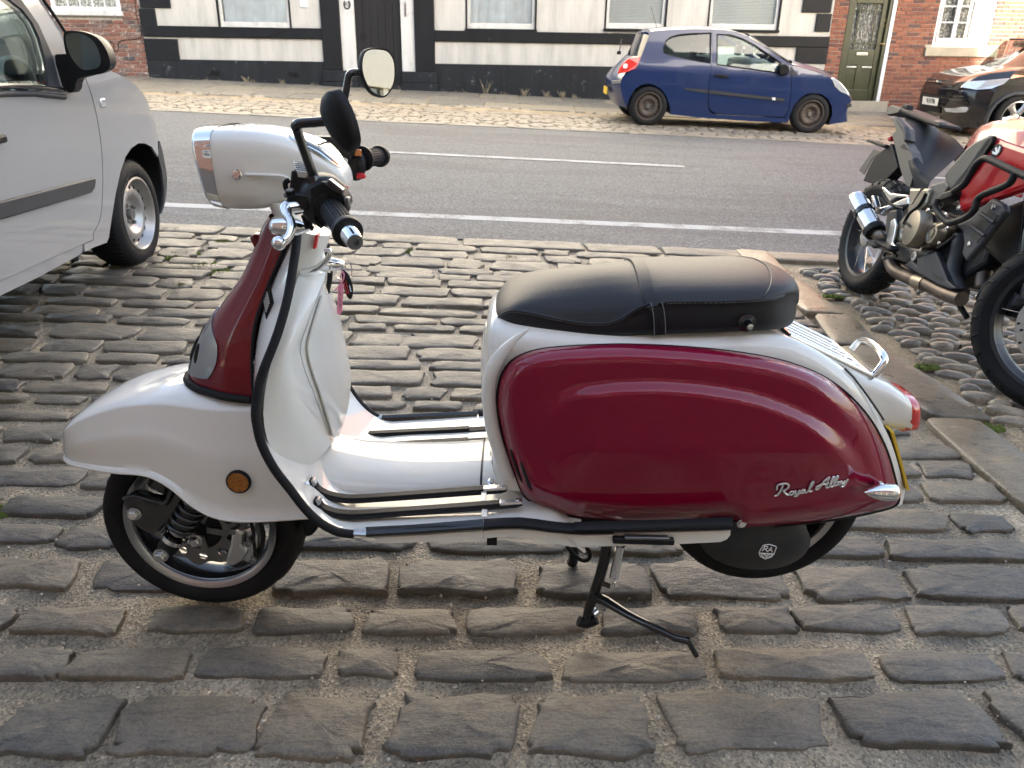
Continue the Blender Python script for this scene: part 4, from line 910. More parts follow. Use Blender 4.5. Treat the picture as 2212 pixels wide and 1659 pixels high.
# ---- horn cover
HC = [((415, 805), (545, 864), .115), ((418, 782), (541, 805), .112), ((429, 746), (541, 762), .106), ((447, 707), (544, 722), .1), ((470, 670), (551, 686), .092), ((500, 629), (563, 650), .083), ((529, 586), (580, 606), .074), ((550, 538), (597, 567), .067), ((567, 492), (614, 527), .062), ((584, 462), (632, 498), .058)]
HC = cr([h[0] + h[1] + (h[2],) for h in HC], 4); HN = 28
def horn_pt(s_, ang, off=0):
    fr_, rr = S(s_[0], s_[1], 0), S(s_[2], s_[3], -s_[4]); c, sn = math.cos(ang), math.sin(ang); k_ = abs(c) ** 1.15
    x = lerp(rr.x, fr_.x, k_); z = lerp(rr.z, fr_.z, k_ * .9 + .1 * k_ * k_)
    groove = -.003 * math.exp(-((abs(ang) - .95) / .10) ** 2)
    y = s_[4] * math.copysign(abs(sn) ** .9, sn); n = V3((-c, sn, 0)); return V3((x, y, z)) + n * (off + groove)
rings = [[horn_pt(s_, lerp(-math.pi / 2, math.pi / 2, k / HN)) for k in range(HN + 1)] for s_ in HC]
mb = MB(); mb.loft(rings, False, False); part(mb, 'horn_cover', 'horn_red', ang=80)
mb = MB(); mb.tube([p + V3((-.002, -.002, .001)) if p.y < 0 else p + V3((-.002, .002, .001)) for p in rings[0]], .0085, 8); part(mb, 'horn_cover_gasket', 'rubber')
mb = MB(); mb.tube([r[0] + V3((.004, -.002, 0)) for r in rings], .0034, 6); mb.tube([r[-1] + V3((.004, .002, 0)) for r in rings], .0034, 6); part(mb, 'horn_cover_trim', 'rubber', kind='stuff')
# chrome horn grille with slots
gi0, gi1 = 3, 17; gr = []
for i in range(gi0, gi1 + 1):
    t = (i - gi0) / (gi1 - gi0); wa = 1.02 * math.sin(math.pi * (.30 + .70 * t)) ** .6 if t < .999 else .02
    gr.append([horn_pt(HC[i], wa * lerp(-1, 1, k / 20), .0035) for k in range(21)])
mb = MB(); mb.loft(gr, False, False); hg = part(mb, 'horn_grille', 'grille_chrome', ang=80, solid=.003)
for a_ in (-.58, -.30, 0, .30, .58):
    mb = MB(); L_ = 7 - abs(a_) * 4; P = [horn_pt(HC[int(gi0 + 3 + j)], a_ - .03 * j * (a_ / .58 if a_ else 0), .0030) for j in range(int(L_) + 1)]
    mb.tube(P, [.002] + [.0045] * (len(P) - 2) + [.002], 6); part(mb, 'grille_slot', 'ink', hg)
mb = MB(); mb.box(S(566, 522, 0) + V3((-.004, 0, 0)), (.016, .05, .036), m=Matrix.Rotation(R(-20), 3, 'Y')); part(mb, 'shield_badge', 'horn_red', bevel=.006)
# ---- leg shield and floor
TRIM = [(642, 503, -.062), (639, 536, -.085), (633, 576, -.115), (622, 640, -.155), (606, 701, -.185), (590, 747, -.205), (570, 797, -.223), (558, 837, -.233), (552, 885, -.242), (555, 918, -.246), (566, 962, -.249), (592, 1012, -.25), (626, 1056, -.25), (660, 1100, -.25), (693, 1130, -.25), (730, 1149, -.25), (764, 1154, -.25)]
TR_ = cr(TRIM, 3); EDGE = [S(*p) for p in TR_]
hz = [(r[0].z, r[0].x) for r in rings]; hz.sort()
EX = sorted((p.z, p.x) for p in EDGE)
LSR = []
zmin = EDGE[-1].z; zh = hz[0][0]
for p in EDGE:
    wl_ = abs(p.y)
    if p.z >= zh: off = max(.012, p.x - float(np.interp(p.z, [q[0] for q in hz], [q[1] for q in hz])) + .004)
    else:
        o_h = float(np.interp(zh, [q[0] for q in EX], [q[1] for q in EX])) - hz[0][1] + .004
        off = lerp(.02, o_h, sm(zmin, zh, p.z))
    LSR.append([V3((p.x - off * (1 - (s_ / 12) ** 2), -wl_ * s_ / 12, p.z)) for s_ in range(12, 0, -1)] + [V3((p.x - off, 0, p.z))] + [V3((p.x - off * (1 - (s_ / 12) ** 2), wl_ * s_ / 12, p.z)) for s_ in range(1, 13)])
# floor continues rearwards
FE = [(764, 1154), (900, 1147), (1043, 1139), (1100, 1135), (1150, 1136), (1195, 1143), (1225, 1165), (1262, 1195)]
for u, v in FE[1:]:
    p = S(u, v, -.25); p.z = EDGE[-1].z + (p.z - S(764, 1154, -.25).z)
    LSR.append([V3((p.x, -.25 * s_ / 12, p.z)) for s_ in range(12, -13, -1)])
mb = MB(); mb.loft(LSR, False, False); part(mb, 'leg_shield', 'cream_paint', solid=.004, ang=70, soff=0)
for sg in (1, -1):
    mb = MB(); mb.tube([V3((p.x, p.y * sg, p.z)) for p in EDGE], .0085, 10); part(mb, 'leg_shield_trim', 'rubber')
zf = EDGE[-1].z
def fz(x):      # floor height along the scooter
    xs = [S(u, v, -.25).x for u, v in FE]; zs = [S(u, v, -.25).z for u, v in FE]; return float(np.interp(x, xs, zs))
# outer floor edge: black strip, white sill, metal end caps
STRT = Z6([(430, 1016), (505, 1018), (800, 1003), (1263, 966)]); STRB = Z6([(430, 1086), (510, 1092), (800, 1076), (1263, 1045)])
def strip_mesh(top, bot, la, lb):
    T, Bq = Sp(top, lb), Sp(bot, la); mb = MB(); rings = []
    for a_, b in zip(T, Bq):
        h = max(.006, a_.z - b.z)
        rings.append([V3((a_.x, lb, b.z)), V3((b.x, la + .004, b.z)), V3((b.x, la, b.z + h * .25)), V3((b.x, la, b.z + h * .6)), V3((b.x, la + .006, b.z + h * .88)), V3((a_.x, lb, a_.z))])
    mb.loft(rings, True, True); return mb
part(strip_mesh(STRT[1:], STRB[1:], -.258, -.243), 'side_rubber', 'gloss_black')
part(strip_mesh(STRT[:2], STRB[:2], -.2605, -.243), 'trim_clip', 'alloy')
RT_ = Z6([(1266, 966), (1400, 957), (1500, 955), (1600, 965), (1700, 980), (1800, 990), (1900, 995), (2100, 993)]) + Z7([(0, 985), (500, 972), (900, 957), (1030, 953)])
RB_ = Z6([(1268, 1045), (1400, 1036), (1500, 1035), (1600, 1045), (1700, 1060), (1800, 1070), (1900, 1076), (2100, 1072)]) + Z7([(0, 1066), (500, 1058), (900, 1048), (1012, 1045)])
part(strip_mesh(RT_, RB_, -.262, -.244), 'rear_side_rubber', 'matt_black')
SB = Z6([(560, 1088), (600, 1122), (900, 1116), (1264, 1098)]) ; stp = Z6([(510, 1090), (600, 1085), (900, 1070), (1264, 1043)])
mb = MB(); mb.prism(Sp(stp + SB[::-1], -.248), (0, .05, 0)); part(mb, 'sill', 'cream_paint', bevel=.006)
SBr = Z6([(1270, 1045), (1400, 1035), (1500, 1034), (1600, 1044), (1700, 1058), (1900, 1074), (2212, 1066)]) + Z7([(500, 1056), (1010, 1043), (1008, 1072), (985, 1098), (945, 1115), (500, 1136), (0, 1146)]) + Z6([(2000, 1150), (1830, 1146), (1700, 1118), (1600, 1098), (1500, 1085), (1400, 1080), (1270, 1092)])
mb = MB(); mb.prism(Sp(SBr, -.25), (0, .012, 0)); part(mb, 'rear_sill', 'cream_paint', bevel=.004)
mb = MB(); mb.box(S(*Z7([(445, 1088)])[0], -.247), (.118, .03, .013), m=Matrix.Rotation(R(1), 3, 'Y')); part(mb, 'passenger_footrest', 'black_plastic', bevel=.003)
mb = MB(); mb.box(S(*Z7([(470, 1084)])[0], -.258), (.085, .012, .006)); part(mb, 'footrest_bar', 'dark_alloy', bevel=.002)
# far floor edge
mb = MB(); P = Sp(Z6([(375, 250), (420, 300), (480, 335), (560, 345)]), .25); mb.tube(P, .009, 8, sp=4); part(mb, 'far_floor_trim', 'rubber')
P0, P1, P2 = S(*Z6([(615, 328)])[0], .25), S(*Z6([(1225, 302)])[0], .25), S(*Z6([(1300, 298)])[0], .25)
for a_, b, nm, mt in ((P0, P1, 'far_side_rubber', 'gloss_black'), (P1 + V3((.004, 0, .003)), P2 + V3((.3, 0, .02)), 'far_side_rubber', 'matt_black'), (P0 + V3((-.027, 0, .002)), P0 + V3((-.001, 0, .001)), 'trim_clip', 'alloy')):
    mb = MB(); mb.tube([a_, b], .0125, 4); part(mb, nm, mt, smooth=False)
# ---- tunnel
hump = []
TN = [(712, 945, 1034, 690, -.09), (760, 962, 1045, 740, -.105), (820, 968, 1050, 800, -.11), (900, 965, 1050, 880, -.11), (980, 958, 1047, 970, -.11), (1034, 953, 1045, 1034, -.11)]
FZ0 = fz(EDGE[-1].x)
x_a, x_b = S(655, 1040, -.09).x, S(1036, 1046, -.11).x
HH = S(900, 961, .03).z - fz(S(900, 961, .03).x) - .012
for k in range(15):
    t = k / 14; x = lerp(x_a, x_b, t); h = HH + .075 * (1 - t) ** 3.2; wd = .105 + .012 * (1 - t) ** 2; z0 = fz(x) - .004
    hump.append([V3((x - .09 * (1 - t) ** 2 * math.sin(a_) , -wd * math.copysign(abs(math.cos(a_)) ** .75, math.cos(a_)), z0 + h * math.sin(a_) ** .9)) for a_ in [math.pi * j / 24 for j in range(25)]])
mb = MB(); mb.loft(hump, False, False); part(mb, 'tunnel', 'cream_paint', ang=80)
x_c = S(1115, 1055, -.12).x; h2 = []
for k in range(6):
    t = k / 5; x = lerp(x_b + .005, x_c + .05, t); h = HH + .001 + .05 * t ** 3; wd = .107 + .02 * t ** 2; z0 = fz(x) - .004
    h2.append([V3((x, -wd * math.copysign(abs(math.cos(a_)) ** .7, math.cos(a_)), z0 + h * math.sin(a_) ** .9)) for a_ in [math.pi * j / 24 for j in range(25)]])
mb = MB(); mb.loft(h2, False, False); part(mb, 'tunnel_cover', 'cream_paint', ang=80)
mb = MB(); mb.loft([[p + V3((dx, 0, 0)) for p in [V3((q.x, q.y * .985, q.z - .002)) for q in hump[-1]]] for dx in (-.004, .012)], False, False); part(mb, 'tunnel_seam', 'ink')
bolt('floor_screw', S(*Z6([(1315, 728)])[0], -.105), .006, .006, 'chrome', (0, -.5, 1))
# floor strips
def floor_strip(path, lat, caps=(True, True), up=None):
    P = []
    for p in path:
        q = S(p[0], p[1], lat)
        if lat > 0: q = SF.z(p[0], p[1], fz(q.x) + .003)
        P.append(q)
    P = [V3(q) for q in cr(P, 5)]; t = thing('floor_strip', '', ''); del t['label']; del t['category']; t.parent = scooter
    def rib(w_, h, z, i0=0, i1=None):
        mb = MB(); rings = []
        for i, p in enumerate(P[i0:i1]):
            j = i + i0; d = (P[min(j + 1, len(P) - 1)] - P[max(j - 1, 0)]).normalized(); n = V3((0, 1, 0)).cross(d); n = -n if n.z < 0 else n
            e = w_ * (.55 if i in (0, len(P[i0:i1]) - 1) and w_ > .011 else 1)
            rings.append([p + V3((0, -e, 0)) + n * z, p + V3((0, -e * .8, 0)) + n * (z + h), p + V3((0, e * .8, 0)) + n * (z + h), p + V3((0, e, 0)) + n * z])
        mb.loft(rings, True, True); return mb
    rib(.0135, .004, 0).build('rubber_base', MAT['rubber'], t, smooth=False)
    rib(.0095, .005, .0041, 3, -3).build('rubber_insert', MAT['matt_black'], t, smooth=False)
    for i, on in ((0, caps[0]), (-4, caps[1])):
        if on:
            o = rib(.010, .0058, .0041, i if i == 0 else len(P) - 4, 4 if i == 0 else None).build('end_cap', MAT['alloy'], t, smooth=False, bevel=.002)
            mb = MB(); mb.lathe([(.0045, 0), (.004, .002), (0, .0025)], P[1 if i == 0 else -2] + V3((0, 0, .0098)), (0, 0, 1), 10); mb.build('screw', MAT['chrome'], o)
floor_strip(Z6([(148, 712), (185, 775), (250, 815), (340, 838), (440, 845), (650, 832), (900, 815), (1150, 797), (1415, 778)]), -.155)
floor_strip(Z6([(178, 835), (215, 895), (290, 930), (380, 945), (480, 945), (700, 930), (950, 912), (1250, 890), (1515, 868)]), -.205)
floor_strip(Z6([(430, 424), (460, 427), (560, 428), (800, 416), (1050, 404), (1330, 388)]), .205, (True, False))
floor_strip(Z6([(480, 507), (520, 509), (560, 508), (800, 492), (1050, 478), (1310, 462)]), .155, (False, False))
for z_, la in (((1238, 300), .23), ((1238, 345), .18)): pass
for la, zz in ((-.225, Z6([(1272, 925)])[0]), (-.18, Z6([(1266, 825)])[0])):
    mb = MB(); mb.box(S(zz[0], zz[1], la) + V3((0, 0, .001)), (.011, .035, .003)); part(mb, 'floor_joint', 'cream_paint', bevel=.001)
bolt('rivet', S(*Z6([(128, 742)])[0], -.19), .005, .004, 'alloy', (.6, -.2, 1), washer=False)
# ---- glove box behind the leg shield
NEAR = cr([(698, 609, -.035), (680, 655, -.085), (662, 705, -.115), (648, 752, -.13), (658, 800, -.122), (676, 845, -.10), (696, 900, -.062), (717, 958, -.006)], 3)
FARC = cr([(699, 609, .0), (713, 645, .03), (728, 690, .065), (742, 745, .095), (752, 800, .11), (751, 840, .10), (742, 893, .06), (718, 958, .006)], 3)
ATT = cr([(643, 600, -.05), (628, 650, -.11), (608, 715, -.16), (587, 780, -.19), (572, 850, -.205), (571, 920, -.205), (592, 985, -.19), (636, 1038, -.155)], 3)
N_, F_, A_ = [S(*p) for p in NEAR], [S(*p) for p in FARC], [S(*p) for p in ATT]
rows = []
for k in range(len(N_)):
    a_, b = A_[k], N_[k]; row = []
    for j in range(13):
        t = j / 12; bl = .020 * math.sin(math.pi * t) * (.4 + .6 * math.sin(math.pi * k / (len(N_) - 1)))
        row.append(a_.lerp(b, t) + V3((.4 * bl, -bl, 0)))
    rows.append(row)
mb = MB(); mb.loft(rows, False, False); n0 = rows[0]
mb.loft([[q for q in n0], [V3((q.x, .5 * q.y + .01, q.z + .012)) for q in n0], [V3((q.x, -q.y, q.z)) for q in n0]], False, False)
fr_rows = [[F_[k].lerp(V3((A_[k].x, -A_[k].y, A_[k].z)), j / 6) for j in range(7)] for k in range(len(F_))]
mb.loft(fr_rows, False, False)
mb.loft([rows[-1], [V3((q.x - .03, q.y * .3, q.z - .03)) for q in rows[-1]]], False, False)
gb_ = part(mb, 'glove_box', 'cream_paint', ang=60)
lid = [[N_[k].lerp(F_[k], j / 10) + V3((.010 * math.sin(math.pi * j / 10) * math.sin(math.pi * k / (len(N_) - 1)) + .001, 0, 0)) for j in range(11)] for k in range(len(N_))]
mb = MB(); mb.loft(lid, False, False); part(mb, 'glove_box_back', 'cream_paint', gb_, ang=60)
lid2 = []
for k in range(2, len(N_) - 1):
    r_ = lid[k]; lid2.append([r_[0].lerp(r_[-1], lerp(.07, .95, j / 10)) + V3((.010 * math.sin(math.pi * j / 10) * math.sin(math.pi * k / (len(N_) - 1)) + .0045, 0, 0)) for j in range(11)])
mb = MB(); mb.loft(lid2, False, False); part(mb, 'glove_box_lid', 'cream_paint', gb_, ang=60, solid=.004)
ck = S(690, 695, -.03) + V3((.012, 0, 0)); mb = MB(); mb.lathe([(0, .004), (.013, .004), (.0145, 0)], ck, (.9, -.2, .3), 20); lk = part(mb, 'lock', 'matt_black', gb_); mb = MB(); mb.box(ck + V3((.0045, -.001, .001)), (.002, .003, .01)); part(mb, 'keyhole', 'alloy', lk, smooth=False)
# steering column
mb = MB(); mb.tube([S(664, 490, 0), S(655, 530, 0), S(636, 590, 0), S(618, 650, 0)], [.046, .044, .043, .043], 24); part(mb, 'steering_column', 'cream_paint')
mb = MB(); c = S(636, 628, -.02); mb.lathe([(.045, 0), (.048, .004), (.052, .003), (.052, -.01)], c, (.25, 0, 1), 24, a0=0); part(mb, 'column_collar', 'alloy')
mb = MB(); mb.box(S(684, 520, -.035) + V3((0, 0, 0)), (.004, .022, .028), m=Matrix.Rotation(R(15), 3, 'Y')); part(mb, 'warning_sticker', 'sticker_red', smooth=False)
# ---- dealer plate on the leg shield
PLT = Sp(B3([(938, 282), (978, 500), (920, 660), (882, 440)]), -.128)
mb = MB(); mb.prism([p + V3((-.006, -.002, 0)) for p in PLT], (.004, .004, 0)); dp = part(mb, 'leg_shield_plate', 'black_plastic', smooth=False)
rv = (PLT[2] - PLT[0]).normalized(); uv = (PLT[1] - PLT[3]).normalized(); cc = sum(PLT, V3()) / 4 + V3((-.006, -.0035, 0))
for tx, oo in (('LAMBRETTA', .0), ): pass
mb = MB()
for k in range(4):
    a_, b = PLT[0].lerp(PLT[3], .22 + .18 * k), PLT[1].lerp(PLT[2], .22 + .18 * k)
    mb.tube([a_.lerp(b, .2) + V3((-.006, -.0035, 0)), a_.lerp(b, .8) + V3((-.006, -.0035, 0))], .0014, 4)
part(mb, 'plate_lettering', 'alloy', dp, kind='stuff')
# ---- headset
HS = [((453, 272), (494, 437), .098), ((492, 270), (517, 441), .101), ((545, 270.5), (553, 443), .101), ((595, 276), (592, 441), .097), ((640, 288), (630, 428), .088), ((690, 314), (675, 420), .075), ((728, 343), (712, 414), .062), ((748, 365), (740, 408), .048), ((757, 388), (756, 401), .025)]
HS = cr([h[0] + h[1] + (h[2],) for h in HS], 5)
def hs_pt(s_, ang, off=0, ex=.42):
    tp, bt = S(s_[0], s_[1], 0), S(s_[2], s_[3], 0); c, sn = math.cos(ang), math.sin(ang)
    a_ = math.copysign(abs(c) ** ex, c); h = .5 + .5 * math.copysign(abs(sn) ** ex, sn)
    wd = s_[4] * (1 - .10 * max(0, .35 - h) / .35 - .06 * max(0, h - .6)); n = V3((0, c, sn)).normalized()
    return V3((lerp(bt.x, tp.x, h), wd * a_, lerp(bt.z, tp.z, h))) + n * off
NA = 48
rings = [[hs_pt(s_, 2 * math.pi * k / NA) for k in range(NA)] for s_ in HS[5:]]
mb = MB(); mb.loft(rings, True, True); hd = part(mb, 'headset', 'cream_paint', ang=60)
mb = MB(); rg_ = [[hs_pt(s_, 2 * math.pi * k / NA, .0012) for k in range(NA)] for s_ in HS[0:6]]; c0 = sum(rg_[0], V3()) / NA
inn = [c0 + (p - c0) * .86 + V3((.004, 0, 0)) for p in rg_[0]]; mb.loft([inn, [c0 + (p - c0) * .95 + V3((-.004, 0, 0)) for p in rg_[0]]] + rg_, True, False); part(mb, 'headlamp_bezel', 'chrome', ang=50)
mb = MB(); mb.loft([[c0 + (p - c0) * s_ + V3((x, 0, 0)) for p in rg_[0]] for s_, x in ((.87, .004), (.7, -.008), (.4, -.014), (.05, -.016))], True, True); part(mb, 'headlamp_lens', 'lens_clear' if 'lens_clear' in MAT else 'chrome', ang=60)
mb = MB(); mb.tube(Sp([(530, 377, -.1005), (560, 378, -.1), (590, 379, -.097), (611, 381, -.0935), (622, 386, -.091), (634, 395, -.087)], 0), .003, 8, sp=3); part(mb, 'headset_crease', 'cream_paint')
bolt('headset_screw', S(507, 377, -.104) + V3((.004, 0, 0)), .007, .005, 'chrome', washer=True)
mb = MB(); mb.lathe([(.009, -.002), (.008, .0015), (0, .002)], S(541, 273, -.03), (0, -.3, 1), 16); part(mb, 'headset_badge', 'alloy')
# instrument window on top
gl = [[hs_pt(HS[i], R(128) - R(50) * (j / 10) , .003 + .006 * (1 - abs(i - 27) / 7)) for j in range(11)] for i in range(20, 35)]
for i_, row in enumerate(gl):
    t = abs(i_ / 14 * 2 - 1); k_ = math.sqrt(max(0, 1 - t ** 3)); c = row[5]
    gl[i_] = [c + (p - c) * k_ for p in row]
mb = MB(); mb.loft(gl, False, False); ins = part(mb, 'instrument_rim', 'chrome', ang=60, solid=.004)
gl2 = [[r[5] + (p - r[5]) * .78 + V3((0, 0, .002)) for p in r] for r in gl[2:-1]]; mb = MB(); mb.loft(gl2, False, False); part(mb, 'instrument_glass', 'instrument', ins)
# neck
mb = MB(); rings = []
for (ua, ub, v, la) in ((588, 648, 425, .075), (592, 650, 442, .068), (599, 655, 462, .060), (606, 672, 482, .052), (612, 688, 502, .047)):
    a_, b = S(ua, v, 0), S(ub, v, 0); c = (a_ + b) / 2; rings.append([c + V3(((b.x - a_.x) / 2 * math.cos(q), la * math.sin(q), 0)) for q in [2 * math.pi * k / 28 for k in range(28)]])
mb.loft(rings, True, True); part(mb, 'headset_neck', 'cream_paint')
# ---- handlebar, near side
hb = thing('handlebar', '', ''); del hb['label']; del hb['category']; hb.parent = scooter
hA, hB, hC = S(*B2([(1440, 560)])[0], -.215), S(*B2([(1640, 845)])[0], -.315), S(*B2([(1712, 935)])[0], -.352)
ax = (hC - hA).normalized(); Lb = (hB - hA).length; Lc = (hC - hA).length
mb = MB(); mb.tube([hA - ax * .10, hA + ax * .02], .016, 14); part(mb, 'bar_tube', 'black_plastic', hb)
def grip(o, ax, Lb, Lc, par):
    prof = [(0, -.004), (.027, -.004), (.027, .004), (.0185, .006), (.0175, Lb - .012), (.0235, Lb - .010), (.0245, Lb - .003), (.0235, Lb + .002), (.016, Lb + .003), (0, Lb + .003)]
    mb = MB(); X = ax.cross(V3((0, 0, 1))).normalized(); Y = ax.cross(X)
    mb.lathe(prof, o, ax, 32); g = part(mb, 'grip', 'black_plastic', par)
    mb = MB()
    for k in range(22): a = 2 * math.pi * k / 22; d = X * math.cos(a) + Y * math.sin(a); mb.tube([o + ax * .016 + d * .0182, o + ax * (Lb - .018) + d * .0175], .0018, 5)
    part(mb, 'grip_ribs', 'rubber', g, kind='stuff')
    mb = MB(); mb.lathe([(.0165, Lb + .002), (.0155, Lb + .008), (.0130, Lc - .002), (.012, Lc)], o, ax, 28); e = part(mb, 'bar_end', 'chrome', g)
    mb = MB(); mb.lathe([(.0122, Lc), (.0118, Lc + .0015), (.0055, Lc + .0015), (.005, Lc - .002), (0, Lc - .002)], o, ax, 28); part(mb, 'bar_end_cap', 'dark_alloy', e)
grip(hA, ax, Lb, Lc, hb)
# switch housing
mb = MB(); o = hA - ax * .035; mb.lathe([(0, -.028), (.036, -.028), (.042, -.02), (.043, .008), (.039, .018), (.031, .024), (.030, .030), (0, .030)], o, ax, 28); sw = part(mb, 'switch_housing', 'black_plastic', hb)
mb = MB(); mb.prism(Sp(B2([(1215, 350), (1345, 285), (1430, 300), (1560, 390), (1620, 480), (1630, 560), (1540, 520), (1440, 440), (1320, 480), (1270, 560), (1300, 700), (1350, 800), (1290, 760), (1240, 640), (1225, 480)]), -.225), (0, .045, 0)); part(mb, 'switch_shell', 'matt_black', hb, bevel=.008)
mb = MB(); mb.box(S(*B2([(1500, 340)])[0], -.225), (.03, .02, .012), m=Matrix.Rotation(R(38), 3, 'Y')); part(mb, 'dip_switch', 'gloss_black', sw, bevel=.003)
mb = MB(); mb.box(S(*B2([(1632, 500)])[0], -.22), (.008, .018, .016)); part(mb, 'horn_button', 'dark_alloy', sw, bevel=.002)
mb = MB(); mb.box(S(*B2([(1605, 365)])[0], -.14), (.008, .004, .014), m=Matrix.Rotation(R(20), 3, 'Y')); part(mb, 'red_label', 'sticker_red', sw, smooth=False)
# brake reservoir and lever
mb = MB(); P = Sp(B2([(1018, 155), (1085, 168), (1222, 190), (1228, 330), (1200, 420), (1060, 420), (985, 400), (1000, 330)]), -.185); mb.prism(P, (0, .045, 0)); rs = part(mb, 'brake_reservoir', 'black_plastic', hb, bevel=.004, smooth=False)
tp = S(*B2([(1030, 100)])[0], -.16); ta, tb, tc, td = [S(*p, l) for p, l in zip(B2([(1020, 80), (1075, 160), (1205, 165), (1195, 95)]), (-.14, -.187, -.187, -.14))]
zt = max(ta.z, tb.z) + .001
lidp = [S(*B2([(1022, 150)])[0], -.187), S(*B2([(1222, 182)])[0], -.187)]
xa, xb, zt = lidp[0].x - .002, lidp[1].x + .001, lidp[1].z + .014
cq_ = [S(*B2([q])[0], l) for q, l in (((1082, 166), -.1895), ((1226, 186), -.1895), ((1205, 72), -.150), ((1048, 56), -.150))]
mb = MB(); mb.prism(cq_, (0, .004, -.010)); part(mb, 'reservoir_cap', 'white_metal', rs, smooth=False)
mb = MB()
for i in range(5):
    for j in range(5):
        q = cq_[0].lerp(cq_[1], (i + .6) / 5.2).lerp(cq_[3].lerp(cq_[2], (i + .6) / 5.2), (j + .6) / 5.2); mb.box(q + V3((0, -.0006, .0012)), (.0036, .0034, .001))
part(mb, 'cap_pattern', 'ink', rs, smooth=False, kind='stuff')
mb = MB(); mb.prism(Sp(B2([(950, 500), (1000, 425), (1090, 415), (1190, 430), (1220, 520), (1190, 600), (1100, 560), (1020, 560), (960, 535)]), -.22), (0, .05, 0)); pc = part(mb, 'lever_perch', 'black_plastic', hb, bevel=.008)
mb = MB(); mb.prism(Sp(B2([(1030, 600), (1190, 560), (1200, 700), (1160, 680), (1150, 620), (1060, 650)]), -.2), (0, .03, 0)); part(mb, 'perch_arm', 'matt_black', hb, bevel=.006)
bolt('perch_bolt', S(*B2([(1020, 470)])[0], -.215) + V3((0, 0, .006)), .008, .010, 'black_plastic', (0, -.3, 1), parent=pc)
lv = Sp(B2([(1170, 545, -.205), (1080, 548, -.215), (985, 560, -.225), (958, 600, -.232), (985, 655, -.24), (1012, 700, -.248), (1025, 780, -.258), (1005, 860, -.268), (960, 915, -.276), (905, 938, -.282)]), 0)
mb = MB(); mb.tube(lv, [.008, .0085, .0095, .0095, .008, .007, .007, .006, .006, .0055], 10, sp=4, flat=1.25); le = part(mb, 'brake_lever', 'alloy_bright', hb)
bc = S(*B2([(888, 945)])[0], -.283); mb = MB(); mb.lathe([(.0115 * math.sin(q), -.0115 * math.cos(q)) for q in [math.pi * k / 10 for k in range(11)]], bc, (0, 0, 1), 18); part(mb, 'lever_ball', 'alloy_bright', le)
for pth in ([(1010, 420), (965, 350), (960, 290), (1000, 265)], [(1190, 620), (1210, 700), (1235, 770), (1260, 790)], [(1150, 640), (1180, 720), (1200, 790)]):
    mb = MB(); mb.tube(Sp(B2(pth), -.17), .0045, 6, sp=4); part(mb, 'cable', 'rubber', hb)
# front indicators
def bullet(name, p, ln, rr, d, par=None, lens='amber'):
    t = thing(name, '', ''); del t['label']; del t['category']; t.parent = par or scooter
    mb = MB(); mb.lathe([(rr * .92, -ln * .36), (rr, -ln * .33), (rr, -ln * .1), (rr * .93, ln * .12), (rr * .72, ln * .32), (rr * .4, ln * .5), (rr * .08, ln * .62), (0, ln * .63)], p, d, 28); part(mb, 'indicator_body', 'chrome', t)
    mb = MB(); mb.lathe([(0, -ln * .50), (rr * .5, -ln * .47), (rr * .85, -ln * .40), (rr * .9, -ln * .36)], p, d, 28); part(mb, 'indicator_lens', lens, t)
    return t
bullet('front_indicator', S(*B2([(985, 768)])[0], -.115), .066, .0185, V3((1, 0, -.03)), lens='chrome')
mb = MB(); mb.tube([S(*B2([(985, 768)])[0], -.115), S(*B2([(1000, 770)])[0], -.05)], .008, 8); part(mb, 'indicator_stem', 'chrome')
# mirrors
def mirror_head(par, c, nrm, up, w_, h, dome):
    n = V3(nrm).normalized(); u_ = (V3(up) - n * V3(up).dot(n)).normalized(); r_ = u_.cross(n)
    shape = cr([(0, .5), (.30, .47), (.47, .3), (.5, .02), (.42, -.26), (.2, -.48), (0, -.5), (-.26, -.40), (-.44, -.15), (-.5, .12), (-.42, .38), (-.25, .48)], 3, True)
    def ring(s_, z): return [c + (r_ * (x * w_) + u_ * (y * h)) * s_ + n * z for x, y in shape]
    mb = MB(); mb.loft([ring(.93, .001), ring(.985, .003), ring(1, -.003), ring(1, -.012), ring(.94, -dome * .55), ring(.72, -dome * .85), ring(.4, -dome), ring(.05, -dome * 1.02)], True, True); sh_ = part(mb, 'mirror_shell', 'matt_black', par, ang=50)
    mb = MB(); mb.loft([ring(.925, .0022), ring(.5, .0012), ring(.02, .0008)], True, True); part(mb, 'mirror_glass', 'mirror', par)
    return n, u_, r_
mk('mirror', (.9, .9, .9), .0, 1); 
for side in (-1, 1):
    t = thing('rear_view_mirror', '', ''); del t['label']; del t['category']; t.parent = scooter
    if side < 0:
        st_ = Sp(B1([(1275, 1640, -.2), (1262, 1560, -.2), (1225, 1450, -.205), (1085, 1055, -.215), (1068, 1010, -.22), (1110, 978, -.225), (1250, 968, -.23), (1400, 955, -.235)]), 0); hc = S(*B1([(1600, 945)])[0], -.262)
        nrm, upv = (.74, .62, .26), (-.55, .1, 1)
    else:
        st_ = Sp(B1([(1540, 1010, .24), (1590, 760, .24), (1635, 510, .24), (1650, 455, .24), (1690, 430, .245), (1800, 432, .25), (1900, 432, .255)]), 0); hc = S(*B1([(1963, 432)])[0], .25)
        nrm, upv = (.60, -.80, .06), (.03, 0, 1)
    mb = MB(); mb.tube(st_, .0078, 10, sp=4); part(mb, 'mirror_stem', 'gloss_black', t)
    mirror_head(t, hc, nrm, upv, .070 if side < 0 else .080, .088 if side < 0 else .096, .026)
mb = MB(); mb.lathe([(.012, 0), (.012, .012), (.0085, .02)], S(*B2([(1265, 330)])[0], -.2), (0, 0, 1), 6); part(mb, 'mirror_nut', 'gloss_black')
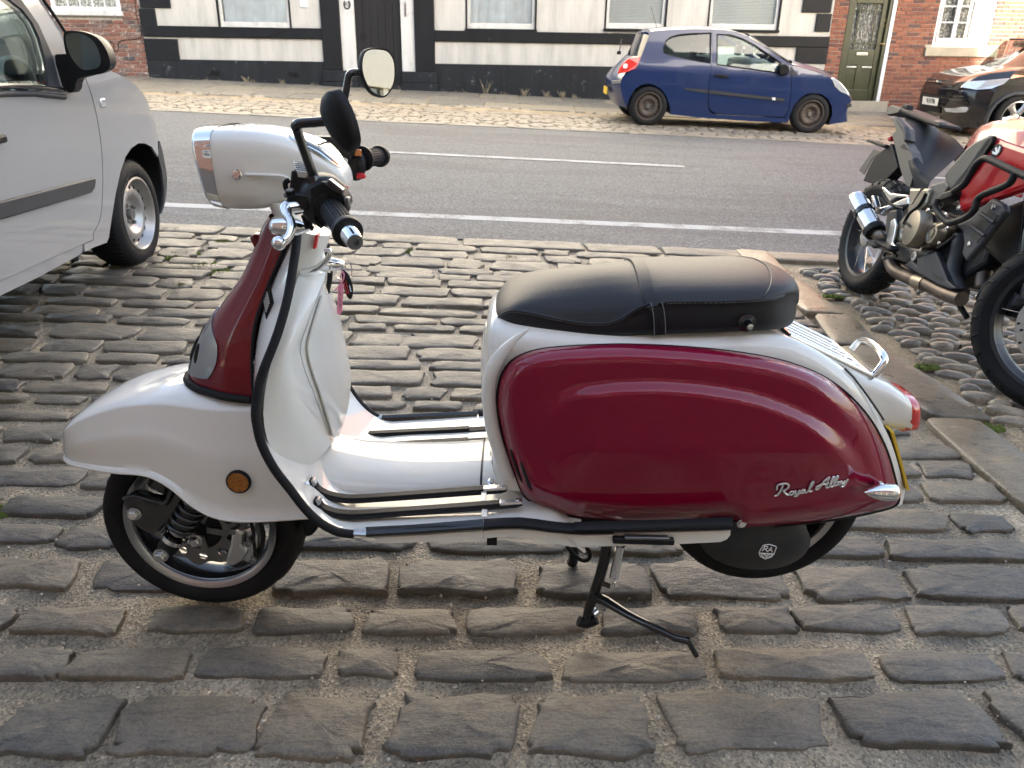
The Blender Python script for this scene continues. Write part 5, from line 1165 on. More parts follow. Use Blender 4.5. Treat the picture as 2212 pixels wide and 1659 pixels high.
# far handlebar
fA, fB, fC = S(*B1([(1790, 1360)])[0], .235), S(*B1([(1985, 1345)])[0], .325), S(*B1([(2040, 1325)])[0], .352)
hb2 = thing('far_handlebar', '', ''); del hb2['label']; del hb2['category']; hb2.parent = scooter
ax2 = (fC - fA).normalized(); grip(fA, ax2, (fB - fA).length, (fC - fA).length, hb2)
mb = MB(); mb.prism(Sp(B1([(1620, 1300), (1700, 1265), (1760, 1270), (1815, 1370), (1815, 1480), (1780, 1590), (1700, 1615), (1630, 1560)]), .21), (0, .03, 0)); part(mb, 'far_switch_housing', 'matt_black', hb2, bevel=.008)
mb = MB(); mb.box(S(*B1([(1775, 1410)])[0], .205), (.013, .01, .018)); part(mb, 'starter_switch', 'black_plastic', hb2, bevel=.002)
mb = MB(); mb.prism(Sp(B1([(1725, 1515), (1800, 1520), (1825, 1550), (1815, 1580), (1725, 1582)]), .203), (0, .014, 0)); part(mb, 'red_kill_switch', 'sticker_red', hb2, bevel=.003)
mb = MB(); mb.box(S(*B1([(1740, 1295)])[0], .205), (.016, .006, .014)); part(mb, 'amber_switch', 'amber', hb2, bevel=.002)
mb = MB(); mb.box(S(*B1([(1380, 1170)])[0], .2), (.05, .03, .02)); mb.box(S(*B1([(1560, 1250)])[0], .2), (.06, .03, .025), m=Matrix.Rotation(R(25), 3, 'Y')); part(mb, 'far_reservoir', 'black_plastic', hb2, bevel=.004, kind='stuff')
# ---- bag hook, ignition lever
mb = MB(); mb.tube(Sp(B2([(1130, 1262), (1230, 1245), (1320, 1205), (1400, 1130), (1440, 1060), (1435, 1018), (1385, 1024)]), -.035), [.009, .0085, .007, .006, .005, .004, .003], 10, sp=4); part(mb, 'bag_hook', 'chrome')
mb = MB(); p0, p1 = S(*B2([(1255, 1165)])[0], .03), S(*B2([(1600, 1180)])[0], .03); mb.tube([p0, p0.lerp(p1, .12), p0.lerp(p1, .5), p0.lerp(p1, .85), p1], [.009, .016, .0145, .011, .006], 14, sp=3); part(mb, 'ignition_lever', 'chrome')
mb = MB(); mb.box(S(*B2([(1320, 1125)])[0], .015), (.024, .01, .018)); part(mb, 'ignition_switch', 'alloy', bevel=.003)
mb = MB(); mb.tube([S(*B2([(1290, 980)])[0], .05), S(*B2([(1210, 1140)])[0], .05)], .011, 8); part(mb, 'frame_tube', 'matt_black')
# the keys hang from the ignition
kt = thing('key_ring', 'key ring with black oval fob and pink paper tag hanging from the scooter', 'keys', SF)
kc = S(*B2([(1585, 1185)])[0], .03)
for dx in (-.006, .006):
    mb = MB(); mb.tube([kc + V3((dx + .0135 * math.sin(q) * .8, .006 * math.cos(q), -.012 + .016 * math.cos(q))) for q in [2 * math.pi * k / 20 for k in range(20)]], .0011, 5, closed=True); mb.build('ring', MAT['chrome'], kt)
FO = Sp(B2([(1570, 1245), (1600, 1240), (1640, 1290), (1675, 1370), (1690, 1460), (1680, 1530), (1655, 1553), (1620, 1520), (1590, 1440), (1568, 1340)]), .022)
mb = MB(); mb.prism([V3(p) for p in cr(FO, 3, True)], (0, .004, 0)); fob = mb.build('fob', MAT['gloss_black'], kt, smooth=False, bevel=.001)
for k, (a_, b) in enumerate((((1590, 1370), (1625, 1500)), ((1608, 1350), (1645, 1490)), ((1650, 1400), (1665, 1470)))):
    pts = [S(*B2([(lerp(a_[0], b[0], t / 12) + 6 * math.sin(t * 2.1 + k), lerp(a_[1], b[1], t / 12))])[0], .0212) for t in range(13)]; mb = MB(); mb.tube(pts, .0007, 4); mb.build('fob_writing', MAT['sticker_red'] if k < 2 else MAT['alloy'], fob)
TG = Sp(B2([(1525, 1400), (1590, 1385), (1578, 1560), (1572, 1690), (1545, 1720), (1512, 1705), (1522, 1560)]), .012); mb = MB(); mb.prism(TG, (0, .0012, 0)); tg = mb.build('paper_tag', MAT['pink'], kt, smooth=False)
mb = MB(); mb.tube(Sp(B2([(1560, 1400), (1550, 1330), (1575, 1255), (1592, 1290), (1580, 1350), (1545, 1400), (1490, 1460)]), .012), .0012, 5, sp=4); mb.build('string', MAT['pink'], kt)
mb = MB()
for k in range(3): mb.tube([S(*B2([(lerp(1540, 1560, j / 6) + 6 * math.sin(j * 2 + k), 1470 + k * 60 + j * 8)])[0], .0112) for j in range(7)], .0006, 4)
mb.build('tag_writing', MAT['ink'], tg, kind='stuff')
# ---- rear frame (cream body)
BODY = [(1050, 722, 1058, 990, .10), (1056, 712, 1066, 1020, .135), (1075, 706, 1085, 1055, .152), (1120, 708, 1120, 1060, .16), (1200, 714, 1200, 1060, .163), (1330, 722, 1330, 1060, .165), (1480, 728, 1480, 1060, .165), (1600, 724, 1600, 1060, .163), (1690, 728, 1690, 1060, .16), (1740, 745, 1740, 1070, .156), (1790, 772, 1790, 1080, .15), (1830, 802, 1832, 1085, .142), (1862, 840, 1872, 1088, .132), (1895, 893, 1905, 1090, .12), (1920, 945, 1925, 1092, .108), (1938, 1005, 1940, 1092, .098), (1948, 1050, 1949, 1090, .09)]
BD = cr(BODY, 3); rings = []
for u0, v0, u1, v1, wd in BD:
    tp, bt = S(u0, v0, -wd * .82), S(u1, v1, -wd); kc = 1 - sm(1600, 1720, u0) * 1.5; prof = [(1, 0), (1, .5), (1, .80), (.985, .90), (.93, .96), (.82, 1.0), (.55, 1 + .03 * kc), (.25, 1 + .045 * kc), (0, 1 + .05 * kc)]
    half = [V3((lerp(bt.x, tp.x, h), -wd * a_, lerp(bt.z, tp.z, h))) for a_, h in prof]; rings.append(half + [V3((p.x, -p.y, p.z)) for p in reversed(half[:-1])])
mb = MB(); mb.loft(rings, True, True); part(mb, 'rear_body', 'cream_paint', ang=60)
# front cover below the seat nose
rings = []
for (u, v, wd, d) in ((1048, 702, .085, .004), (1040, 740, .105, .012), (1037, 790, .118, .018), (1040, 850, .125, .02), (1046, 905, .12, .018), (1053, 950, .11, .012), (1060, 985, .10, .006)):
    p = S(u, v, -.02); rings.append([V3((p.x + .03 * (abs(k) / 8) ** 2.2, wd * k / 8, p.z)) for k in range(-8, 9)])
mb = MB(); mb.loft([r for r in rings], False, False); part(mb, 'front_cover', 'cream_paint', ang=70, solid=.02, soff=-1, bevel=.004)
# rolled flange round the side panel
FL = cr(Z8([(330, 640), (250, 700), (175, 770), (110, 870), (80, 960), (72, 1060), (85, 1200), (110, 1330), (150, 1450), (200, 1590)]) , 3)
mb = MB(); mb.tube([S(p[0] + 5, p[1], -.165) for p in FL], [lerp(.002, .014, min(1, k / 9)) for k in range(len(FL))], 12); part(mb, 'body_flange', 'cream_paint')
# ---- side panel
OUT = Z8([(165, 1000), (150, 1060), (150, 1150)]) and [(1073, 878), (1074, 845), (1082, 812), (1099, 785), (1124, 768), (1160, 756), (1205, 750), (1270, 746), (1340, 744), (1420, 746), (1500, 751), (1580, 759), (1660, 772), (1722, 789), (1777, 812), (1825, 845), (1864, 884), (1894, 927), (1917, 975), (1932, 1025), (1941, 1065), (1942, 1082), (1932, 1094), (1900, 1104), (1840, 1117), (1760, 1129), (1680, 1137), (1600, 1144), (1588, 1143), (1582, 1122), (1480, 1125), (1380, 1127), (1280, 1122), (1210, 1110), (1160, 1090), (1133, 1072), (1118, 1040), (1103, 1000), (1090, 960), (1079, 915)]
OUTS = cr(OUT, 3, True); DO = poly_dist(OUTS)
RID = [(1212, 862), (1240, 848), (1300, 838), (1380, 833), (1450, 834), (1540, 843), (1630, 860), (1710, 888), (1770, 920), (1812, 955), (1840, 990), (1858, 1030), (1850, 1062), (1700, 1105), (1400, 1106), (1260, 1085), (1195, 1030), (1176, 960), (1184, 895)]
RIDS = cr(RID, 3, True); DR = poly_dist(RIDS)
from mathutils.geometry import intersect_point_line
def inside(P, u, v):
    c = False; n = len(P)
    for i in range(n):
        x1, y1 = P[i][:2]; x2, y2 = P[(i + 1) % n][:2]
        if (y1 > v) != (y2 > v) and u < (x2 - x1) * (v - y1) / (y2 - y1) + x1: c = not c
    return c
def panel_lat(u, v):
    d = DO(u, v); e = min(1, d / 44); b = .010 * min(1, d / 7) + .036 * (1 - (1 - e) ** 2.4)
    s_ = DR(u, v) if inside(RIDS, u, v) else -DR(u, v)
    topw = 1 - sm(960, 1075, v) * .9; r_ = sm(-16, 20, s_) * .020 * topw * lerp(.3, 1, sm(1185, 1300, u))
    cv = .012 * (1 - ((u - 1480) / 480) ** 2); taper = -.05 * sm(1720, 1960, u) ** 1.5 - .012 * sm(1180, 1060, u)
    low = -.018 * sm(1040, 1140, v)
    return -(.170 + b + r_ + cv + taper + low)
mb = MB(); mb.panel(OUTS, lambda u, v: S(u, v, panel_lat(u, v)), 5.5); sp_ = part(mb, 'side_panel', 'red_paint', ang=180, solid=.006, soff=1 if False else -1)
mb = MB(); mb.tube([S(p[0], p[1], -.168) for p in OUTS], .0022, 6, closed=True); part(mb, 'panel_gasket', 'rubber', sp_)
for a_, b in ((Z6([(1440, 520)])[0], Z6([(1512, 730)])[0]), (Z6([(1505, 600)])[0], Z6([(1568, 775)])[0])):
    mb = MB(); P = [(lerp(a_[0], b[0], k / 8), lerp(a_[1], b[1], k / 8)) for k in range(9)]
    mb.tube([S(p[0], p[1], panel_lat(*p) - .0005) for p in P], [.0015] + [.004] * 7 + [.0015], 6); part(mb, 'panel_vent', 'ink', sp_)
p = Z7([(1080, 996)])[0]; bolt('panel_screw', S(p[0], p[1], panel_lat(*p) - .001), .007, .005, 'chrome', parent=sp_)
# chrome script badge
def stroke(pts, r): 
    P = cr(Z7(pts), 5); return [S(p[0], p[1], panel_lat(p[0], p[1]) - .002) for p in P]
LET = [[(1290, 815), (1310, 808), (1330, 780), (1345, 745)], [(1305, 775), (1308, 750), (1335, 738), (1365, 735), (1382, 747), (1370, 770), (1345, 780)], [(1345, 780), (1362, 800), (1380, 808), (1395, 800)],
       [(1408, 785), (1392, 790), (1385, 803), (1398, 808), (1412, 798), (1410, 785)], [(1412, 787), (1425, 786)], [(1425, 782), (1422, 800), (1436, 800), (1450, 780)], [(1452, 778), (1445, 800), (1432, 815), (1415, 816)], [(1447, 800), (1462, 793)],
       [(1482, 775), (1468, 778), (1460, 790), (1470, 797), (1484, 780)], [(1486, 773), (1484, 790), (1495, 793), (1505, 785)], [(1505, 785), (1525, 755), (1540, 728), (1533, 725), (1520, 750), (1512, 780), (1522, 786), (1535, 780)],
       [(1552, 772), (1570, 770), (1590, 745), (1615, 715), (1645, 692)], [(1645, 692), (1632, 720), (1622, 750), (1625, 762), (1640, 757)], [(1555, 760), (1590, 742), (1625, 738), (1640, 730)],
       [(1640, 757), (1660, 725), (1675, 697), (1668, 695), (1655, 720), (1648, 750), (1658, 755), (1668, 748)], [(1668, 748), (1686, 715), (1698, 692), (1692, 690), (1680, 715), (1673, 745), (1683, 748), (1692, 740)],
       [(1705, 722), (1694, 728), (1692, 742), (1704, 742), (1712, 730), (1706, 722)], [(1712, 724), (1722, 722)], [(1724, 718), (1720, 736), (1732, 735), (1745, 715)], [(1762, 706), (1750, 725), (1738, 748), (1722, 755), (1715, 750)]]
bg_ = MB(); bk = MB()
for l in LET:
    P = stroke(l, 1); bg_.tube([p + V3((0, -.002, 0)) for p in P], .0019, 6); bk.tube([p + V3((.0012, .0008, -.001)) for p in P], .0022, 6)
bdg = part(bg_, 'script_badge', 'badge_silver', sp_); part(bk, 'badge_backing', 'ink', bdg)
# rear indicator on the panel
p = Z7([(1985, 795)])[0]; ri = bullet('rear_indicator', S(p[0] + 4, p[1], panel_lat(1890, 1050) - .045), .060, .0165, V3((-1, 0, 0)))
p = Z7([(1950, 745)])[0]; mb = MB(); mb.tube([S(p[0], p[1], panel_lat(1890, 1050) + .01), S(*Z7([(1965, 750)])[0], panel_lat(1890, 1050) - .03), S(*Z7([(1985, 780)])[0], panel_lat(1890, 1050) - .045)], .009, 10, sp=3); part(mb, 'indicator_stem', 'chrome', ri)
# ---- tail unit
rings = []
for (ut, vt, hh_, wd) in ((1800, 835, .055, .07), (1860, 848, .054, .074), (1895, 857, .050, .073), (1922, 867, .044, .070), (1940, 876, .039, .066)):
    c_t = S(ut, vt, 0); tp, bt = c_t + V3((-.008, 0, hh_)), c_t + V3((.006, 0, -hh_)); rings.append([V3((lerp(bt.x, tp.x, .5 + .5 * math.copysign(abs(math.sin(q)) ** .5, math.sin(q))), wd * math.copysign(abs(math.cos(q)) ** .5, math.cos(q)), lerp(bt.z, tp.z, .5 + .5 * math.copysign(abs(math.sin(q)) ** .5, math.sin(q))))) for q in [2 * math.pi * k / 32 for k in range(32)]])
mb = MB(); mb.loft(rings, True, True); tail = part(mb, 'tail_housing', 'cream_paint', ang=50)
r0 = rings[-1]; c = sum(r0, V3()) / 32; mb = MB(); mb.loft([[p + V3((-.014 if p.z < c.z else -.002, 0, 0)) + (p - c) * .02 for p in r0], [c + (p - c) * .97 + V3((.014, 0, -.001)) for p in r0], [c + (p - c) * .86 + V3((.021, 0, 0)) for p in r0]], True, True); part(mb, 'tail_lamp', 'lamp_red', tail, ang=50)
mb = MB(); mb.tube(Sp(Z7([(1745, 0), (1800, 55), (1880, 160), (1950, 260), (1995, 330)]), -.125), .0022, 5); part(mb, 'tail_seam', 'ink')
# number plate
pa, pb = S(*Z7([(2046, 410)])[0], -.10), S(*Z7([(2146, 785)])[0], -.10); d = (pb - pa); mb = MB()
mb.add([pa, pb, pb + V3((0, .21, 0)), pa + V3((0, .21, 0)), pa + V3((.005, 0, .001)), pb + V3((.005, 0, .001)), pb + V3((.005, .21, .001)), pa + V3((.005, .21, .001))], [(0, 1, 2, 3), (7, 6, 5, 4), (0, 4, 5, 1), (1, 5, 6, 2), (2, 6, 7, 3), (3, 7, 4, 0)]); npl = part(mb, 'number_plate', 'yellow_plate', smooth=False)
mb = MB(); mb.add([q + V3((-.008, .01 if k in (0, 1, 4, 5) else -.01, 0)) for k, q in enumerate([pa, pb, pb + V3((0, .21, 0)), pa + V3((0, .21, 0)), pa + V3((.007, 0, 0)), pb + V3((.007, 0, 0)), pb + V3((.007, .21, 0)), pa + V3((.007, .21, 0))])], [(0, 1, 2, 3), (7, 6, 5, 4), (0, 4, 5, 1), (1, 5, 6, 2), (2, 6, 7, 3), (3, 7, 4, 0)]); part(mb, 'plate_bracket', 'matt_black', npl, smooth=False)
# ---- engine cover under the panel
EC = Z7([(810, 1120), (850, 1180), (910, 1228), (1000, 1266), (1100, 1288), (1210, 1294), (1310, 1283), (1400, 1254), (1465, 1214), (1500, 1175), (1522, 1130), (1520, 1080), (1500, 1030), (1480, 1000), (1300, 960), (1000, 1000), (830, 1070)])
def ec_lat(u, v): return -.118 - .058 * math.sqrt(max(0, 1 - .86 * (((u - 1612) / 140) ** 2 + ((v - 1160) / 90) ** 2)))
DE = poly_dist(EC); ECs = cr(EC, 2, True); mb = MB(); mb.panel(ECs, lambda u, v: S(u, v, ec_lat(u, v)), 7); ec = part(mb, 'engine_cover', 'satin_black', ang=180, solid=.03)
SHD = Z7([(1222, 1135), (1260, 1130), (1300, 1142), (1305, 1150), (1290, 1190), (1270, 1212), (1232, 1224), (1200, 1205), (1193, 1185), (1205, 1160)])
def eS(p): return S(p[0], p[1], ec_lat(p[0], p[1]) - .0015)
mb = MB(); mb.tube([eS(p) for p in SHD], .0011, 5, closed=True); sh2 = part(mb, 'shield_badge', 'white_metal', ec)
mb = MB()
for l in ([(1215, 1172), (1232, 1140)], [(1224, 1145), (1245, 1142), (1250, 1152), (1236, 1160), (1222, 1160)], [(1234, 1160), (1246, 1176)], [(1248, 1178), (1272, 1148), (1276, 1180)], [(1256, 1168), (1274, 1166)], [(1198, 1186), (1290, 1192)], [(1205, 1190), (1228, 1220)], [(1222, 1190), (1248, 1218)], [(1262, 1192), (1232, 1220)], [(1284, 1194), (1254, 1214)], [(1245, 1190), (1238, 1222)]): mb.tube([eS(p) for p in Z7(l)], .0012, 5)
part(mb, 'badge_letters', 'white_metal', sh2, kind='stuff')
mb = MB(); mb.lathe([(0, -.09), (.085, -.09), (.095, -.06), (.095, .06), (0, .07)], S(1630, 1120, 0), (0, 1, 0), 28); part(mb, 'engine_block', 'matt_black')
# ---- centre stand
cs = thing('centre_stand', '', ''); del cs['label']; del cs['category']; cs.parent = scooter
mb = MB(); mb.tube(Sp(Z7([(215, 1120), (205, 1200), (175, 1320), (130, 1455), (95, 1560), (88, 1615)]), -.105), [.0125, .0125, .0125, .012, .011, .011], 12, sp=3); part(mb, 'leg', 'gloss_black', cs)
mb = MB(); fpz = S(*Z7([(85, 1618)])[0], -.105); mb.tube([fpz + V3((-.018, 0, -.002)), fpz + V3((0, 0, -.008)), fpz + V3((.022, 0, .004))], .012, 8, sp=2); part(mb, 'foot', 'matt_black', cs)
mb = MB(); mb.tube([S(*Z7([(115, 1580)])[0], -.10), S(*Z7([(140, 1560)])[0], -.09)], .011, 8); part(mb, 'rubber_foot', 'alloy', cs)
mb = MB(); mb.tube(Sp(Z7([(10, 1120, .10), (5, 1180, .11), (0, 1225, .115), (-10, 1250, .12)]), 0), .014, 10, sp=2); part(mb, 'leg', 'gloss_black', cs)
lvp = Sp(Z7([(140, 1470, -.11), (200, 1490, -.13), (350, 1580, -.18), (500, 1655, -.22), (660, 1735, -.25)]), 0); mb = MB(); mb.tube(lvp, [.012, .012, .0095, .0085, .0075], 10, sp=4); part(mb, 'tang', 'gloss_black', cs)
mb = MB(); mb.tube(Sp(Z7([(735, 1735, -.252), (742, 1760, -.252), (790, 1845, -.252)]), 0), .006, 8); mb.tube(Sp(Z7([(650, 1730, -.25), (742, 1752, -.252)]), 0), .0075, 8); part(mb, 'tang_pad', 'gloss_black', cs)
mb = MB(); mb.tube(Sp(Z7([(180, 1375, -.11), (235, 1400, -.115)]), 0), .006, 6); part(mb, 'spring_lug', 'gloss_black', cs)
s0, s1 = S(*Z7([(303, 1140)])[0], -.125), S(*Z7([(258, 1345)])[0], -.125); ax3 = (s1 - s0).normalized(); bu = ax3.cross(V3((0, 1, 0))).normalized(); bv = ax3.cross(bu); pts = [s0 + ax3 * (s1 - s0).length * k / 330 + (bu * math.cos(k * .628) + bv * math.sin(k * .628)) * .0082 for k in range(331)]
mb = MB(); mb.tube(pts, .0021, 5); part(mb, 'stand_spring', 'alloy_bright', cs)
mb = MB(); mb.tube(Sp(Z7([(258, 1345), (250, 1380), (248, 1412), (262, 1405), (268, 1375)]), -.125), .0016, 5, sp=3); part(mb, 'spring_hook', 'alloy', cs)
mb = MB(); mb.tube(Sp(Z6([(1800, 1140), (1850, 1200), (1900, 1232), (1940, 1225), (1950, 1190), (1925, 1140)]), .02), .005, 6, sp=4); part(mb, 'loose_cable', 'rubber')
mb = MB(); mb.box(S(1063, 1163, -.2), (.02, .03, .012)); part(mb, 'underframe', 'matt_black', kind='stuff'); mb = MB(); mb.tube([S(800, 1130, -.1), S(1500, 1130, -.1)], .02, 8); part(mb, 'frame_rail', 'matt_black')
# ---- seat
SE = [(100, 588, 583, 540, .03), (114, 606, 594, 495, .058), (160, 632, 552, 410, .095), (250, 640, 522, 340, .118), (400, 652, 543, 288, .13), (600, 679, 590, 256, .136), (800, 695, 606, 232, .14), (950, 697, 568, 222, .143), (1080, 695, 502, 206, .146), (1230, 689, 467, 204, .148), (1500, 680, 463, 203, .148), (1750, 670, 455, 202, .146), (1900, 661, 443, 222, .137), (1985, 648, 430, 262, .117), (2028, 628, 440, 312, .092), (2052, 592, 458, 372, .06), (2064, 540, 485, 440, .03)]
SEs = cr(SE, 4); rings = []; SPROF = [(.90, 0, 0), (.97, .06, 0), (1.0, .3, 0), (1.005, .7, 0), (1.0, .96, 0), (1.012, 1, 0), (1.0, 1, .035), (.965, 1, .20), (.90, 1, .40), (.78, 1, .60), (.6, 1, .78), (.38, 1, .92), (.18, 1, .98), (0, 1, 1)]
def seat_ring(s_, off=0):
    q = Z8([(s_[0], s_[1]), (s_[0], s_[2]), (s_[0], s_[3])]); wd = s_[4]; b, p, t_ = S(*q[0], -wd), S(*q[1], -wd), S(*q[2], wd * .12)
    half = []
    for a_, f, g_ in SPROF:
        base = b.lerp(p, f) if g_ == 0 else p.lerp(t_, g_); sc = 1 + off / max(wd, .03)
        half.append(V3((base.x, -wd * a_ * sc, base.z + off * (g_ if g_ > 0 else 0))))
    return half + [V3((h.x, -h.y, h.z)) for h in reversed(half[:-1])]
rings = [seat_ring(s_) for s_ in SEs]
mb = MB(); mb.loft(rings, True, True); seat = part(mb, 'seat', 'seat', ang=60)
i0 = min(range(len(SEs)), key=lambda i: abs(SEs[i][0] - 1065)); 
def se_at(x): 
    xs = [s_[0] for s_ in SEs]; return tuple(float(np.interp(x, xs, [s_[k] for s_ in SEs])) for k in range(5))
def band(xf, off, name, mat, par):
    rg_ = []
    for dx in (-1, -.9, .9, 1):
        row = []
        R0 = seat_ring(se_at(1185 + 43 * dx), off if abs(dx) < 1 else .0005); R1 = seat_ring(se_at(1045 + 42 * dx), off if abs(dx) < 1 else .0005)
        for k in range(len(R0)):
            z0_, z1_ = min(r.z for r in R0), max(r.z for r in R0); t = (R0[k].z - z0_) / (z1_ - z0_); row.append(R0[k].lerp(R1[k], sm(.35, 1.0, t)))
        rg_.append(row)
    mb = MB(); mb.loft(rg_, False, False); return part(mb, name, mat, par, ang=40)
band(0, .005, 'seat_strap', 'seat', seat)
def seat_line(pts, r, name, mat, off=.002, dash=False):
    P = []
    for x, y in cr(pts, 6):
        s_ = se_at(x); wd = s_[4]; q = Z8([(x, y)])[0]; P.append(S(q[0], q[1], -wd * 1.008 - off))
    mb = MB()
    if dash:
        for k in range(0, len(P) - 1): mb.tube([P[k].lerp(P[k + 1], .1), P[k].lerp(P[k + 1], .75)], r, 4)
    else: mb.tube(P, r, 6)
    return part(mb, name, mat, seat, **({'kind': 'stuff'} if dash else {}))
pipe1 = [(118, 612), (160, 556), (230, 523), (350, 537), (480, 566), (600, 590), (700, 603), (800, 607), (880, 597), (950, 568), (1040, 510), (1120, 478)]
pipe2 = [(1232, 468), (1400, 465), (1600, 463), (1750, 456), (1850, 450), (1930, 440), (1985, 425)]
seat_line(pipe1, .0026, 'piping', 'seat', .0); seat_line(pipe2, .0026, 'piping', 'seat', .0)
seat_line([(x, y + 9) for x, y in pipe1], .0007, 'stitching', 'thread', .0012, True); seat_line([(x, y + 9) for x, y in pipe2], .0007, 'stitching', 'thread', .0012, True)
for sh_ in (-36, 36): seat_line([(1188 + sh_, 690), (1186 + sh_, 600), (1178 + sh_, 520), (1165 + sh_, 470)], .0007, 'strap_stitching', 'thread', .0062, True)
# rear seam across the cushion
R_ = seat_ring(se_at(1845), .001); mb = MB(); mb.tube([p + V3((-.004 * sm(0, 1, abs(p.y) / .14), 0, 0)) for p in R_[6:-6]], .0018, 5); part(mb, 'cushion_seam', 'seat', seat)
p = Z8([(1742, 598)])[0]; bp = S(p[0], p[1], -.150); mb = MB(); mb.lathe([(.017, 0), (.0165, .005), (.009, .008), (.008, .012)], bp, (0, -1, .05), 24); bt_ = part(mb, 'strap_button', 'gloss_black', seat); mb = MB(); mb.lathe([(0, .022), (.0055, .0215), (.006, .012), (.006, .006)], bp + V3((.002, 0, -.003)), (0, -1, .05), 16); part(mb, 'button_pin', 'alloy_bright', bt_)
mb = MB(); mb.box(S(*Z8([(1860, 680)])[0], -.09) + V3((0, 0, -.006)), (.03, .06, .02)); part(mb, 'seat_catch', 'matt_black', seat, bevel=.004)
mb = MB(); P = Sp(Z8([(1835, 690), (1895, 685), (1945, 785), (1915, 775)]), -.128); mb.prism(P, (0, .004, 0)); part(mb, 'body_emblem', 'chrome', bevel=.001)
# ---- chrome rack
rk = thing('luggage_rack', '', ''); del rk['label']; del rk['category']; rk.parent = scooter
ra, rb = S(*B5([(-230, 985)])[0], -.095), S(*B5([(620, 1395)])[0], -.095)
for l in (-.095, -.055, -.018, .018, .055, .095):
    ro = .007 if abs(l) > .09 else .0045; mb = MB(); a_, b = V3((ra.x, l, ra.z)), V3((rb.x, l, rb.z)); mb.tube([a_, b], ro, 10); part(mb, 'rail', 'chrome', rk)
for t in (.02, .99): c = ra.lerp(rb, t); mb = MB(); mb.tube([V3((c.x, -.1, c.z - .001)), V3((c.x, .1, c.z - .001))], .007, 10); part(mb, 'cross_rail', 'chrome', rk)
mb = MB(); mb.tube(Sp(B5([(650, 1395, -.085), (705, 1330, -.085), (762, 1240, -.08), (735, 1160, -.06), (650, 1070, 0), (560, 1020, .06), (490, 1045, .08), (430, 1115, .085)]), 0), .0078, 12, sp=4); part(mb, 'grab_loop', 'chrome', rk)
for l in (-.07, .07):
    mb = MB(); a_ = S(*B5([(280, 1290)])[0], -.09); mb.tube([V3((a_.x, l, a_.z + .012)), V3((a_.x - .03, l, a_.z - .012)), V3((a_.x - .075, l, a_.z - .005))], .006, 8, sp=3); part(mb, 'rack_bracket', 'chrome', rk)
bolt('rack_nut', S(*B5([(255, 1285)])[0], -.085), .011, .012, 'alloy', (0, -.3, 1), parent=rk)
# ================================================================== other vehicles
ZV = lambda p: zc(0, 292, .2133, p)
ZM = lambda p: zc(1805, 407, .184, p)
ZN = lambda p: zc(1928.9, 0, .176, p)
mk('van_grey', (.31, .31, .312), .3, coat=1, coatr=.04); mk('blue_paint', (.004, .019, .085), .3, coat=.55, coatr=.03); mk('car_black', (.008, .008, .010), .2, coat=1, coatr=.02)
mk('trim_grey', (.035, .037, .042), .55, var=.12, scale=3); mk('rust_steel', (.085, .068, .058), .6, .4, var=.25, scale=14); mk('steel_wheel', (.42, .41, .40), .38, .8, var=.12, scale=9)
mk('cabin', (.26, .27, .27), .7); mk('cabin_light', (.7, .72, .7), .7); mk('bike_red', (.42, .008, .014), .25, coat=.6); mk('bike_grey', (.11, .105, .095), .45, .3, var=.1); mk('engine_metal', (.27, .24, .19), .38, .75, var=.1); mk('pad_grey', (.075, .073, .065), .5, var=.1)
mk('header_pipe', (.13, .105, .09), .45, .8, var=.35, scale=9); mk('cloth_seat', (.10, .12, .16), .85, var=.15)
mk('clear_lamp', (.72, .76, .80), .08, .55, coat=1); mk('bike_seat', (.02, .021, .024), .6, spec=.3)
def sub(name, parent, loc=None):
    o = bpy.data.objects.new(name, None); COL.objects.link(o); o.parent = parent; o.empty_display_size = .1
    if loc is not None: o.location = loc
    return o
def PT(name, mat, parent, mb, **k): return mb.build(name, MAT[mat], parent, **k)
